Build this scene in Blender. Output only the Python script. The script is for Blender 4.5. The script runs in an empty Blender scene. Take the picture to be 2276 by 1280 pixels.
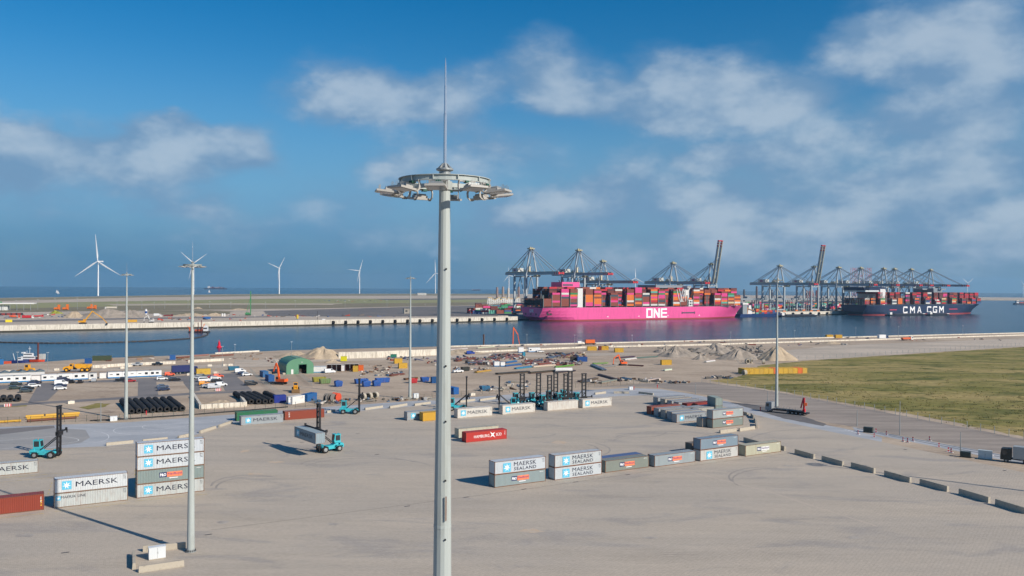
import bpy, math, random
from mathutils import Vector, Matrix, noise as mnoise
R = math.radians
rnd = random.Random(7)
sc = bpy.context.scene
C = sc.collection

# ------------------------------------------------------------------ camera
CAMZ, FPX, ROLL, PITCH = 40.5, 1880.0, R(0.38), R(-0.076)
RIGHT = Vector((math.cos(ROLL), 0, math.sin(ROLL)))
FWD = Vector((0, math.cos(PITCH), math.sin(PITCH)))
UP = RIGHT.cross(FWD).normalized()
RIGHT = FWD.cross(UP).normalized()
cd = bpy.data.cameras.new('camera'); cam = bpy.data.objects.new('camera', cd); C.objects.link(cam)
cam.matrix_world = Matrix(((RIGHT.x, UP.x, -FWD.x, 0), (RIGHT.y, UP.y, -FWD.y, 0), (RIGHT.z, UP.z, -FWD.z, CAMZ), (0, 0, 0, 1)))
cd.sensor_width = 36; cd.lens = FPX / 2276 * 36; cd.clip_start = 0.5; cd.clip_end = 60000
sc.camera = cam

def ray(px, py):
    return RIGHT * ((px - 1138) / FPX) - UP * ((py - 640) / FPX) + FWD
def G(px, py, z=0.0):
    """where the photograph's sight line meets the level z"""
    d = ray(px, py); t = (z - CAMZ) / d.z
    return Vector((d.x * t, d.y * t, z))
def AT(px, py, Y):
    d = ray(px, py); t = Y / d.y
    return Vector((d.x * t, Y, CAMZ + d.z * t))

# ------------------------------------------------------------------ light
SUN_EL = R(30)
SDIR = Vector((0.81, -0.586, 0)).normalized()            # horizontal direction towards the sun
world = bpy.data.worlds.new('World'); sc.world = world; world.use_nodes = True
sun_d = bpy.data.lights.new('sun', 'SUN'); sun = bpy.data.objects.new('sun', sun_d); C.objects.link(sun)
sun_d.energy = 4.2; sun_d.angle = R(0.53); sun_d.color = (1.0, 0.90, 0.78)
sv = Vector((SDIR.x * math.cos(SUN_EL), SDIR.y * math.cos(SUN_EL), math.sin(SUN_EL)))
sun.rotation_euler = sv.to_track_quat('Z', 'Y').to_euler()
vs = sc.view_settings; vs.view_transform = 'Standard'; vs.look = 'None'; vs.exposure = 0.35; vs.gamma = 1.0
sc.cycles.use_denoising = True
sc.cycles.max_bounces = 5; sc.cycles.volume_bounces = 0; sc.cycles.caustics_reflective = False
sc.cycles.caustics_refractive = False

def build_sky():
    nt = world.node_tree; N = nt.nodes; L = nt.links; N.clear()
    def nd(t, **k):
        n = N.new(t)
        for a, b in k.items(): setattr(n, a, b)
        return n
    def ma(op, a, b=None, clamp=False):
        n = nd('ShaderNodeMath', operation=op); n.use_clamp = clamp
        for i, v in enumerate((a, b)):
            if v is None: continue
            if isinstance(v, (int, float)): n.inputs[i].default_value = v
            else: L.new(v, n.inputs[i])
        return n.outputs[0]
    def mr(v, a, b, c, d, smooth=True):
        n = nd('ShaderNodeMapRange'); n.interpolation_type = 'SMOOTHSTEP' if smooth else 'LINEAR'
        for i, w in zip((1, 2, 3, 4), (a, b, c, d)): n.inputs[i].default_value = w
        L.new(v, n.inputs[0]); return n.outputs[0]
    def mix(f, a, b):
        n = nd('ShaderNodeMix', data_type='RGBA')
        for i, v in ((0, f), (6, a), (7, b)):
            if isinstance(v, (int, float)): n.inputs[i].default_value = v
            elif isinstance(v, tuple): n.inputs[i].default_value = (*v, 1)
            else: L.new(v, n.inputs[i])
        return n.outputs[2]
    sky = nd('ShaderNodeTexSky', sky_type='NISHITA'); sky.sun_disc = False
    sky.sun_elevation = SUN_EL; sky.sun_rotation = math.atan2(SDIR.x, SDIR.y)
    sky.altitude = 0; sky.air_density = 1.0; sky.dust_density = 0.35; sky.ozone_density = 2.2
    hs = nd('ShaderNodeHueSaturation'); hs.inputs['Saturation'].default_value = 1.54; hs.inputs['Value'].default_value = 1.0
    L.new(sky.outputs[0], hs.inputs['Color'])
    tc = nd('ShaderNodeTexCoord'); sep = nd('ShaderNodeSeparateXYZ'); L.new(tc.outputs['Generated'], sep.inputs[0])
    az = ma('ARCTAN2', sep.outputs[0], sep.outputs[1])
    el = ma('ARCSINE', sep.outputs[2])
    # clouds go on all round: the sky in view is continued by mirroring it every 80 degrees
    azf = ma('SUBTRACT', ma('PINGPONG', ma('ADD', az, R(40) + R(160)), R(80)), R(40))
    n1 = nd('ShaderNodeTexNoise'); n1.inputs['Scale'].default_value = 7; n1.inputs['Detail'].default_value = 6; n1.inputs['Roughness'].default_value = 0.55
    mp = nd('ShaderNodeMapping'); mp.inputs['Scale'].default_value = (1, 1, 1.8); L.new(tc.outputs['Generated'], mp.inputs[0]); L.new(mp.outputs[0], n1.inputs['Vector'])
    n2 = nd('ShaderNodeTexNoise'); n2.inputs['Scale'].default_value = 16; n2.inputs['Detail'].default_value = 6; n2.inputs['Roughness'].default_value = 0.6
    L.new(mp.outputs[0], n2.inputs['Vector'])
    of = nd('ShaderNodeVectorMath', operation='ADD'); L.new(mp.outputs[0], of.inputs[0]); of.inputs[1].default_value = (0.020, -0.012, 0.055)
    n3 = nd('ShaderNodeTexNoise'); n3.inputs['Scale'].default_value = 7; n3.inputs['Detail'].default_value = 4; n3.inputs['Roughness'].default_value = 0.55
    L.new(of.outputs[0], n3.inputs['Vector'])
    sc1 = nd('ShaderNodeSeparateColor'); L.new(n1.outputs['Color'], sc1.inputs[0])
    wx = ma('ADD', azf, ma('MULTIPLY', ma('SUBTRACT', sc1.outputs[0], 0.5), 0.11))
    wy = ma('ADD', el, ma('MULTIPLY', ma('SUBTRACT', sc1.outputs[1], 0.5), 0.065))
    cmb = nd('ShaderNodeCombineXYZ'); L.new(wx, cmb.inputs[0]); L.new(wy, cmb.inputs[1])
    blobs = [(300,330,170,62,.8),(365,300,70,50,.5),(440,325,110,55,.75),(545,330,70,56,.85),(190,345,110,40,.5),(5,330,95,62,.9),(30,410,120,32,.6),(350,425,120,42,.45),
             (505,490,120,38,.5),(745,215,130,72,.9),(880,240,130,58,.75),(1015,220,90,66,.85),(1220,170,115,68,.95),(1310,228,90,48,.6),
             (1465,190,110,80,.95),(1600,200,150,75,.95),(1750,205,90,62,.6),(2090,70,190,75,.85),(2150,165,170,70,.6),(1940,95,110,45,.7),
             (2010,285,150,50,.45),(2130,255,120,45,.5),(2220,370,120,60,.4),(2080,400,150,40,.25),(1700,345,120,60,.38),(1605,355,60,26,.5),(1580,470,75,42,.5),(1690,500,100,34,.62),(1860,485,70,34,.6),
             (1970,420,70,34,.6),(2262,480,50,18,1.0),(2150,520,95,34,.6),(1130,485,90,50,.5),(890,365,90,50,.6),(1090,340,140,45,.55),
             (1130,553,100,18,.6),(720,430,110,50,.3),(1280,460,120,40,.35),(1400,420,160,60,.3),(900,500,260,45,.25),(1880,430,560,230,.46),(2060,500,360,110,.28),(1500,520,330,80,.22),(1000,420,300,90,.20),(120,470,120,26,.3),(420,450,90,30,.3),(2230,560,160,30,.35),
             (1500,600,500,45,.22),(700,560,300,40,.22),(200,540,250,40,.16)]
    tot = None
    for px, py, rx, ry, s in blobs:
        d = ray(px, py).normalized(); a0 = math.atan2(d.x, d.y); e0 = math.asin(d.z)
        kx, ky = FPX / (rx * 1.3), FPX / (ry * 1.3)
        v1 = nd('ShaderNodeVectorMath', operation='MULTIPLY_ADD'); L.new(cmb.outputs[0], v1.inputs[0])
        v1.inputs[1].default_value = (kx, ky, 0); v1.inputs[2].default_value = (-a0 * kx, -e0 * ky, 0)
        v3 = nd('ShaderNodeVectorMath', operation='LENGTH'); L.new(v1.outputs[0], v3.inputs[0])
        b = ma('SUBTRACT', 1.15, v3.outputs['Value'], True)
        n = nd('ShaderNodeMath', operation='MULTIPLY_ADD'); L.new(b, n.inputs[0]); n.inputs[1].default_value = s * 1.2
        if tot is None: n.inputs[2].default_value = 0.0
        else: L.new(tot, n.inputs[2])
        tot = n.outputs[0]
    fb = ma('ADD', ma('MULTIPLY', n1.outputs[0], 0.6), ma('MULTIPLY', n2.outputs[0], 0.4))
    dens = ma('ADD', tot, ma('MULTIPLY', ma('MULTIPLY', ma('SUBTRACT', fb, 0.50), 1.75), mr(tot, 0.0, 0.45, 0.0, 1.0)))
    alpha = mr(dens, 0.08, 1.0, 0.0, 0.84)
    # distant haze bank that hugs the horizon
    bank = mr(el, R(1.5), R(15.5), 0.97, 0.0)
    bank = ma('MULTIPLY', bank, mr(n1.outputs[0], 0.25, 0.75, 0.86, 1.04, False))
    lit = mr(ma('ADD', ma('MULTIPLY', ma('SUBTRACT', n1.outputs[0], n3.outputs[0]), 2.6), ma('ADD', ma('MULTIPLY', dens, 0.45), ma('MULTIPLY', n2.outputs[0], 0.5))), 0.30, 1.25, 0.0, 1.0)
    bankc = mix(mr(el, R(0.5), R(6), 0, 1), mix(mr(azf, R(-20), R(25), 0, 1), (0.058, 0.186, 0.330), (0.120, 0.230, 0.335)), mix(mr(azf, R(-20), R(25), 0, 1), (0.080, 0.235, 0.430), (0.118, 0.250, 0.400)))
    ccol = mix(lit, (0.140, 0.245, 0.385), (0.345, 0.425, 0.515))
    k = nd('ShaderNodeVectorMath', operation='SCALE'); L.new(hs.outputs[0], k.inputs[0]); k.inputs['Scale'].default_value = 0.077
    c1 = mix(bank, k.outputs[0], bankc)
    c2 = mix(alpha, c1, ccol)
    bg = nd('ShaderNodeBackground'); bg.inputs['Strength'].default_value = 1.0; L.new(c2, bg.inputs[0])
    out = nd('ShaderNodeOutputWorld'); L.new(bg.outputs[0], out.inputs[0])
build_sky()
world.cycles.sampling_method = 'MANUAL'; world.cycles.sample_map_resolution = 256
sc.cycles.use_adaptive_sampling = True; sc.cycles.adaptive_threshold = 0.02

# ------------------------------------------------------------------ helpers
def col(r, g, b):
    f = lambda c: (c / 255 / 12.92) if c / 255 <= 0.04045 else ((c / 255 + 0.055) / 1.055) ** 2.4
    return (f(r), f(g), f(b))
_mats = {}
def mat(name, base, rough=0.6, metal=0.0, var=0.18, scale=1.2, dirt=None, dirt_amt=0.0, dirt_scale=0.9, streak=False, bump=0.0, spec=0.4, emit=0):
    """painted / bare surface with tone variation and optional dirt or rust"""
    if name in _mats: return _mats[name]
    m = bpy.data.materials.new(name); m.use_nodes = True; nt = m.node_tree; N = nt.nodes; L = nt.links
    b = N['Principled BSDF']; b.inputs['Roughness'].default_value = rough; b.inputs['Metallic'].default_value = metal
    b.inputs['Specular IOR Level'].default_value = spec
    tc = N.new('ShaderNodeTexCoord'); oi = N.new('ShaderNodeObjectInfo')
    ad = N.new('ShaderNodeVectorMath'); ad.operation = 'MULTIPLY_ADD'
    cb = N.new('ShaderNodeCombineXYZ')
    for i in range(3): L.new(oi.outputs['Random'], cb.inputs[i])
    L.new(cb.outputs[0], ad.inputs[0]); ad.inputs[1].default_value = (91, 57, 33); L.new(tc.outputs['Object'], ad.inputs[2])
    n = N.new('ShaderNodeTexNoise'); n.inputs['Scale'].default_value = scale; n.inputs['Detail'].default_value = 5; n.inputs['Roughness'].default_value = 0.6
    L.new(ad.outputs[0], n.inputs['Vector'])
    mx = N.new('ShaderNodeMix'); mx.data_type = 'RGBA'; L.new(n.outputs[0], mx.inputs[0])
    mx.inputs[6].default_value = (*[min(1, c * (1 - var)) for c in base], 1); mx.inputs[7].default_value = (*[min(1, c * (1 + var)) for c in base], 1)
    out = mx.outputs[2]
    if dirt is not None:
        mp = N.new('ShaderNodeMapping'); mp.inputs['Scale'].default_value = (3.0, 3.0, 0.45) if streak else (1, 1, 1)
        L.new(ad.outputs[0], mp.inputs[0])
        n2 = N.new('ShaderNodeTexNoise'); n2.inputs['Scale'].default_value = dirt_scale; n2.inputs['Detail'].default_value = 8; n2.inputs['Roughness'].default_value = 0.7
        L.new(mp.outputs[0], n2.inputs['Vector'])
        r = N.new('ShaderNodeMapRange'); r.inputs[1].default_value = 0.62 - 0.35 * dirt_amt; r.inputs[2].default_value = 0.80 - 0.25 * dirt_amt
        r.inputs[3].default_value = 0; r.inputs[4].default_value = 0.85; L.new(n2.outputs[0], r.inputs[0])
        m2 = N.new('ShaderNodeMix'); m2.data_type = 'RGBA'; L.new(r.outputs[0], m2.inputs[0]); L.new(out, m2.inputs[6]); m2.inputs[7].default_value = (*dirt, 1)
        out = m2.outputs[2]
    L.new(out, b.inputs['Base Color'])
    if bump:
        bp = N.new('ShaderNodeBump'); bp.inputs['Strength'].default_value = bump; bp.inputs['Distance'].default_value = 0.2
        L.new(n.outputs[0], bp.inputs['Height']); L.new(bp.outputs[0], b.inputs['Normal'])
    _mats[name] = m
    return m
RUST = col(120, 72, 48)
def paint(r, g, b, rough=0.5, **k):
    """plain weathered paint from a photographic colour"""
    nm = 'paint_%d_%d_%d' % (r, g, b) + ('_%.2f' % rough) + ''.join(sorted(k))
    return mat(nm, tuple(c * 0.82 for c in col(r, g, b)), rough, var=k.pop('var', 0.12), scale=k.pop('scale', 0.8), **k)
def glass():
    return mat('dark_glass', (0.02, 0.028, 0.035), 0.08, spec=0.8, var=0.1)
STEEL = lambda: mat('galvanised_steel', col(150, 155, 155), 0.45, 0.3)
BLACK = lambda: mat('black_steel', (0.022, 0.022, 0.024), 0.5)
RUBBER = lambda: mat('rubber', (0.016, 0.016, 0.017), 0.85, var=0.4, scale=3)
CONC = lambda: mat('concrete', col(176, 168, 152), 0.85, var=0.16, scale=1.5, dirt=col(120, 112, 100), dirt_amt=0.3, dirt_scale=1.5)
WHITE = lambda: paint(232, 232, 230)

class MB:
    def __init__(s): s.v = []; s.f = []
    def add(s, vs, fs):
        o = len(s.v); s.v += [tuple(p) for p in vs]; s.f += [tuple(i + o for i in q) for q in fs]; return s
    def box(s, x0, x1, y0, y1, z0, z1):
        return s.add([(x, y, z) for z in (z0, z1) for y in (y0, y1) for x in (x0, x1)],
                     [(0, 2, 3, 1), (4, 5, 7, 6), (0, 1, 5, 4), (2, 6, 7, 3), (0, 4, 6, 2), (1, 3, 7, 5)])
    def cbox(s, cx, cy, cz, sx, sy, sz, rz=0.0, tilt=0.0):
        c, n = math.cos(rz), math.sin(rz); vs = []
        for z in (-.5, .5):
            for y in (-.5, .5):
                for x in (-.5, .5):
                    X, Y, Z = x * sx, y * sy, z * sz
                    X, Z = X * math.cos(tilt) - Z * math.sin(tilt), X * math.sin(tilt) + Z * math.cos(tilt)
                    vs.append((cx + X * c - Y * n, cy + X * n + Y * c, cz + Z))
        return s.add(vs, [(0, 2, 3, 1), (4, 5, 7, 6), (0, 1, 5, 4), (2, 6, 7, 3), (0, 4, 6, 2), (1, 3, 7, 5)])
    def tube(s, a, b, r0, r1=None, n=8, cap=True):
        a, b = Vector(a), Vector(b); r1 = r0 if r1 is None else r1
        d = (b - a).normalized(); p = d.orthogonal().normalized(); q = d.cross(p); vs = []
        for c, r in ((a, r0), (b, r1)):
            for i in range(n):
                t = 2 * math.pi * i / n; vs.append(c + p * (r * math.cos(t)) + q * (r * math.sin(t)))
        fs = [(i, (i + 1) % n, n + (i + 1) % n, n + i) for i in range(n)]
        if cap: fs += [tuple(range(n - 1, -1, -1)), tuple(range(n, 2 * n))]
        return s.add(vs, fs)
    def bar(s, a, b, w, h=None):
        """square section member between two points"""
        a, b = Vector(a), Vector(b); h = w if h is None else h
        d = (b - a).normalized(); up = Vector((0, 0, 1)) if abs(d.z) < 0.95 else Vector((0, 1, 0))
        p = d.cross(up).normalized(); q = p.cross(d); vs = []
        for c in (a, b):
            for i, j in ((-1, -1), (1, -1), (1, 1), (-1, 1)): vs.append(c + p * (i * w / 2) + q * (j * h / 2))
        return s.add(vs, [(3, 2, 1, 0), (4, 5, 6, 7), (0, 1, 5, 4), (1, 2, 6, 5), (2, 3, 7, 6), (3, 0, 4, 7)])
    def lathe(s, prof, n=16, c=(0, 0, 0)):
        vs = []; fs = []
        for r, z in prof:
            for i in range(n):
                t = 2 * math.pi * i / n; vs.append((c[0] + r * math.cos(t), c[1] + r * math.sin(t), c[2] + z))
        for k in range(len(prof) - 1):
            for i in range(n):
                j = (i + 1) % n; fs.append((k * n + i, k * n + j, (k + 1) * n + j, (k + 1) * n + i))
        fs.append(tuple(range(n - 1, -1, -1))); m = (len(prof) - 1) * n; fs.append(tuple(range(m, m + n)))
        return s.add(vs, fs)
    def extrude(s, prof, y0, y1):
        """outline in x-z pulled along y"""
        n = len(prof); vs = [(x, y0, z) for x, z in prof] + [(x, y1, z) for x, z in prof]
        return s.add(vs, [tuple(range(n)), tuple(range(2 * n - 1, n - 1, -1))] + [(i, n + i, n + (i + 1) % n, (i + 1) % n) for i in range(n)])
    def loft(s, rings, closed=True):
        n = len(rings[0]); vs = [p for r in rings for p in r]; fs = []
        for k in range(len(rings) - 1):
            for i in range(n if closed else n - 1):
                j = (i + 1) % n; fs.append((k * n + i, k * n + j, (k + 1) * n + j, (k + 1) * n + i))
        return s.add(vs, fs)
    def mesh(s, name, smooth=False):
        me = bpy.data.meshes.new(name); me.from_pydata(s.v, [], s.f); me.materials.append(None)
        if smooth:
            me.polygons.foreach_set('use_smooth', [True] * len(me.polygons))
            try: me.set_sharp_from_angle(angle=R(40))
            except Exception: pass
        me.update(); return me
_mesh = {}
def cached(key, fn, smooth=False):
    if key not in _mesh:
        r = fn(); _mesh[key] = r.mesh(str(key), smooth) if isinstance(r, MB) else r
    return _mesh[key]
def put(name, me, m, parent=None, loc=(0, 0, 0), rz=0.0, rot=None, scale=None):
    if isinstance(me, MB): me = me.mesh(name)
    o = bpy.data.objects.new(name, me); C.objects.link(o)
    s = o.material_slots[0]; s.link = 'OBJECT'; s.material = m
    o.location = loc; o.rotation_euler = rot if rot else (0, 0, rz)
    if scale is not None: o.scale = scale if hasattr(scale, '__len__') else (scale,) * 3
    if parent is not None: o.parent = parent
    return o
def thing(name, label, cat, loc=(0, 0, 0), rz=0.0, group=None, scale=None):
    o = bpy.data.objects.new(name, None); C.objects.link(o); o.location = loc; o.rotation_euler = (0, 0, rz)
    if scale is not None: o.scale = scale if hasattr(scale, '__len__') else (scale,) * 3
    o.empty_display_size = 0.2
    return tag(o, label, cat, group)
def tag(o, label=None, cat=None, group=None, kind=None):
    for k, v in (('label', label), ('category', cat), ('group', group), ('kind', kind)):
        if v: o[k] = v
    return o
def dup(root, loc=None, rz=None, label=None, group=None, scale=None):
    r = root.copy(); C.objects.link(r)
    if loc is not None: r.location = loc
    if rz is not None: r.rotation_euler = (0, 0, rz)
    if scale is not None: r.scale = (scale,) * 3
    tag(r, label, None, group)
    for ch in list(root.children):
        c = ch.copy(); C.objects.link(c); c.parent = r
        for g in list(ch.children):
            d = g.copy(); C.objects.link(d); d.parent = c
    return r
ORD = ['first', 'second', 'third', 'fourth', 'fifth', 'sixth', 'seventh', 'eighth', 'ninth', 'tenth', 'eleventh', 'twelfth', 'thirteenth', 'fourteenth', 'fifteenth',
       'sixteenth', 'seventeenth', 'eighteenth', 'nineteenth', 'twentieth', 'twenty-first', 'twenty-second', 'twenty-third', 'twenty-fourth', 'twenty-fifth', 'twenty-sixth', 'twenty-seventh', 'twenty-eighth']
def text_mesh(s, width, height, bold=0.03, spacing=1.0):
    """lettering as a thin flat mesh, lower left corner at the origin, standing in x-z facing -y"""
    key = ('text', s, round(width, 2), round(height, 2), bold, spacing)
    if key in _mesh: return _mesh[key]
    cu = bpy.data.curves.new('lettering', 'FONT'); cu.body = s; cu.offset = bold; cu.space_character = spacing; cu.resolution_u = 2
    ob = bpy.data.objects.new('lettering', cu); me = bpy.data.meshes.new_from_object(ob); bpy.data.objects.remove(ob)
    xs = [v.co.x for v in me.vertices]; ys = [v.co.y for v in me.vertices]
    x0, x1, y0, y1 = min(xs), max(xs), min(ys), max(ys)
    for v in me.vertices:
        v.co = Vector(((v.co.x - x0) / (x1 - x0) * width, 0, (v.co.y - y0) / (y1 - y0) * height))
    me.materials.clear(); me.materials.append(None); _mesh[key] = me
    return me
def poly_sheet(name, pts, m, z, parent=None, kind=None):
    me = bpy.data.meshes.new(name); me.from_pydata([(p[0], p[1], z) for p in pts], [], [tuple(range(len(pts)))]); me.materials.append(None); me.update()
    if me.polygons[0].normal.z < 0: me.flip_normals()
    o = put(name, me, m, parent)
    if kind: o['kind'] = kind
    return o

# ------------------------------------------------------------------ the setting
WZ = -5.5
def ground(name, a, b, big=0.02, fine=0.6, c3=None, c3_t=0.6, stretch=None, rough=0.9, detail_amt=0.25, bump=0.15, joints=None, swirl=0.0, rot=R(30), c4=None, bands=0.0):
    """ground cover: two tones in large drifts, fine grain, optional third tone in patches"""
    m = bpy.data.materials.new(name); m.use_nodes = True; nt = m.node_tree; N = nt.nodes; L = nt.links
    p = N['Principled BSDF']; p.inputs['Roughness'].default_value = rough; p.inputs['Specular IOR Level'].default_value = 0.2
    tc = N.new('ShaderNodeTexCoord'); mp = N.new('ShaderNodeMapping'); mp.inputs['Rotation'].default_value = (0, 0, -rot)
    if stretch: mp.inputs['Scale'].default_value = (1.0, stretch, 1)
    L.new(tc.outputs['Object'], mp.inputs[0])
    def nz(scale, det=6, ro=0.6, dist=0.0):
        n = N.new('ShaderNodeTexNoise'); n.inputs['Scale'].default_value = scale; n.inputs['Detail'].default_value = det
        n.inputs['Roughness'].default_value = ro; n.inputs['Distortion'].default_value = dist; L.new(mp.outputs[0], n.inputs['Vector']); return n.outputs[0]
    def rg(v, a_, b_, c_=0.0, d_=1.0):
        r = N.new('ShaderNodeMapRange'); r.interpolation_type = 'SMOOTHSTEP'
        for i, w in zip((1, 2, 3, 4), (a_, b_, c_, d_)): r.inputs[i].default_value = w
        L.new(v, r.inputs[0]); return r.outputs[0]
    def mx(f, x, y, mode='MIX'):
        n = N.new('ShaderNodeMix'); n.data_type = 'RGBA'; n.blend_type = mode
        for i, v in ((0, f), (6, x), (7, y)):
            if isinstance(v, (float, int)): n.inputs[i].default_value = v
            elif isinstance(v, tuple): n.inputs[i].default_value = (*v, 1)
            else: L.new(v, n.inputs[i])
        return n.outputs[2]
    o = mx(rg(nz(big, 5, 0.55, 0.4), 0.33, 0.67), a, b)
    if c3: o = mx(rg(nz(big * 2.3, 7, 0.65, 0.8), c3_t, c3_t + 0.14), o, c3)
    if c4: o = mx(rg(nz(big * 5.1, 7, 0.7, 0.5), 0.66, 0.74, 0, 0.8), o, c4)
    f = nz(fine, 7, 0.7)
    k = N.new('ShaderNodeMapRange'); k.inputs[1].default_value = 0.25; k.inputs[2].default_value = 0.75; k.inputs[3].default_value = 1 - detail_amt; k.inputs[4].default_value = 1 + detail_amt * 0.8
    L.new(f, k.inputs[0]); cb = N.new('ShaderNodeCombineColor')
    for i in range(3): L.new(k.outputs[0], cb.inputs[i])
    o = mx(1.0, o, cb.outputs[0], 'MULTIPLY')
    if swirl:
        w = N.new('ShaderNodeTexWave'); w.wave_type = 'RINGS'; w.rings_direction = 'SPHERICAL'; w.inputs['Scale'].default_value = 0.22; w.inputs['Distortion'].default_value = 14
        w.inputs['Detail'].default_value = 3; w.inputs['Detail Scale'].default_value = 0.35; L.new(mp.outputs[0], w.inputs['Vector'])
        q = rg(w.outputs['Fac'], 0.80, 1.0, 0.0, swirl); qq = N.new('ShaderNodeMath'); qq.operation = 'MULTIPLY'; L.new(q, qq.inputs[0]); L.new(rg(nz(0.035, 3), 0.48, 0.66), qq.inputs[1])
        o = mx(qq.outputs[0], o, tuple(c * 0.45 for c in a))
    if bands:
        mp2 = N.new('ShaderNodeMapping'); mp2.inputs['Rotation'].default_value = (0, 0, -rot); mp2.inputs['Scale'].default_value = (0.05, 1, 1); L.new(tc.outputs['Object'], mp2.inputs[0])
        nb = N.new('ShaderNodeTexNoise'); nb.inputs['Scale'].default_value = 0.25; nb.inputs['Detail'].default_value = 6; nb.inputs['Roughness'].default_value = 0.7; L.new(mp2.outputs[0], nb.inputs['Vector'])
        vb = rg(nb.outputs[0], 0.3, 0.7, 1 - bands, 1 + bands); cb2 = N.new('ShaderNodeCombineColor')
        for i in range(3): L.new(vb, cb2.inputs[i])
        o = mx(1.0, o, cb2.outputs[0], 'MULTIPLY')
    if joints:
        br = N.new('ShaderNodeTexBrick'); br.inputs['Scale'].default_value = joints; br.inputs['Mortar Size'].default_value = 0.025; br.inputs['Mortar Smooth'].default_value = 0.4
        br.inputs['Color1'].default_value = (1.04, 1.04, 1.04, 1); br.inputs['Color2'].default_value = (0.95, 0.95, 0.95, 1); br.inputs['Mortar'].default_value = (0.72, 0.72, 0.72, 1)
        L.new(mp.outputs[0], br.inputs['Vector']); o = mx(1.0, o, br.outputs['Color'], 'MULTIPLY')
    L.new(o, p.inputs['Base Color'])
    if bump:
        bp = N.new('ShaderNodeBump'); bp.inputs['Strength'].default_value = bump; bp.inputs['Distance'].default_value = 0.3; L.new(f, bp.inputs['Height']); L.new(bp.outputs[0], p.inputs['Normal'])
    return m
GM = dict(
    yard=ground('yard_paving', col(184, 174, 160), col(192, 180, 163), 0.018, 1.6, c3=col(173, 165, 155), c3_t=0.52, stretch=2.6, detail_amt=0.22, joints=0.55, swirl=0.55, c4=col(196, 180, 158), rough=0.8, bump=0.08, bands=0.05),
    pale=ground('pale_concrete', col(178, 180, 182), col(160, 164, 168), 0.05, 0.8, c3=col(196, 197, 196), detail_amt=0.12, stretch=3, rough=0.75, bump=0.05),
    sand=ground('sandy_ground', col(190, 173, 152), col(168, 151, 132), 0.02, 0.5, c3=col(128, 112, 98), c3_t=0.58, stretch=2.5, detail_amt=0.30, bump=0.4),
    gravel=ground('gravel_ground', col(198, 184, 166), col(176, 165, 150), 0.012, 0.3, c3=col(130, 122, 114), c3_t=0.6, stretch=3.0, detail_amt=0.3, bump=0.3),
    asphalt=ground('asphalt', col(118, 116, 116), col(132, 128, 126), 0.05, 1.2, detail_amt=0.15, bump=0.05),
    dark=ground('dark_asphalt', col(106, 104, 104), col(122, 118, 114), 0.012, 0.3, stretch=4, c3=col(160, 150, 138), c3_t=0.55, detail_amt=0.2),
    bay=ground('bay_paving', col(150, 150, 149), col(160, 158, 155), 0.05, 1.0, c3=col(138, 138, 138), detail_amt=0.15, stretch=3),
    road=ground('compacted_road', col(164, 153, 142), col(142, 133, 124), 0.03, 0.5, stretch=7, rot=R(-38), c3=col(126, 118, 110), c3_t=0.62, detail_amt=0.2),
    grass=ground('field_grass', col(124, 120, 62), col(166, 148, 96), 0.014, 0.25, c3=col(94, 98, 48), c3_t=0.50, stretch=2.5, rot=R(8), c4=col(140, 112, 78), detail_amt=0.6, bump=0.8),
    fargrass=ground('far_grass', col(156, 152, 112), col(138, 140, 98), 0.006, 0.08, stretch=4, detail_amt=0.2),
    dune=ground('dune_grass', col(128, 124, 98), col(146, 136, 108), 0.006, 0.06, c3=col(190, 178, 152), c3_t=0.54, stretch=5, rot=R(12), detail_amt=0.4),
    olive=ground('olive_strip', col(122, 116, 94), col(142, 132, 108), 0.01, 0.1, c3=col(176, 164, 144), c3_t=0.58, stretch=4, detail_amt=0.3),
    palesand=ground('pale_sand', col(190, 178, 158), col(176, 164, 146), 0.02, 0.2, detail_amt=0.15),
    stain=ground('sand_spill', col(176, 152, 128), col(164, 140, 118), 0.1, 1.0, detail_amt=0.15),
)
def sea_mat():
    m = bpy.data.materials.new('sea_water'); m.use_nodes = True; N = m.node_tree.nodes; L = m.node_tree.links
    p = N['Principled BSDF']; p.inputs['Base Color'].default_value = (0.010, 0.045, 0.075, 1); p.inputs['Roughness'].default_value = 0.22; p.inputs['IOR'].default_value = 1.33
    tc = N.new('ShaderNodeTexCoord'); mp = N.new('ShaderNodeMapping'); mp.inputs['Scale'].default_value = (1, 1.6, 1); mp.inputs['Rotation'].default_value = (0, 0, R(-20)); L.new(tc.outputs['Object'], mp.inputs[0])
    n = N.new('ShaderNodeTexNoise'); n.inputs['Scale'].default_value = 0.35; n.inputs['Detail'].default_value = 4; L.new(mp.outputs[0], n.inputs['Vector'])
    n2 = N.new('ShaderNodeTexNoise'); n2.inputs['Scale'].default_value = 0.012; n2.inputs['Detail'].default_value = 5; L.new(mp.outputs[0], n2.inputs['Vector'])
    mr = N.new('ShaderNodeMapRange'); mr.inputs[1].default_value = 0.35; mr.inputs[2].default_value = 0.65; mr.inputs[3].default_value = 0.18; mr.inputs[4].default_value = 0.75
    L.new(n2.outputs[0], mr.inputs[0])
    b = N.new('ShaderNodeBump'); b.inputs['Distance'].default_value = 0.6; L.new(mr.outputs[0], b.inputs['Strength']); L.new(n.outputs[0], b.inputs['Height']); L.new(b.outputs[0], p.inputs['Normal'])
    return m
# sea: one sheet to the horizon
Rs = 15500.0
poly_sheet('sea', [(Rs * math.cos(2 * math.pi * i / 180), Rs * math.sin(2 * math.pi * i / 180)) for i in range(180)], sea_mat(), WZ, kind='structure')

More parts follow.
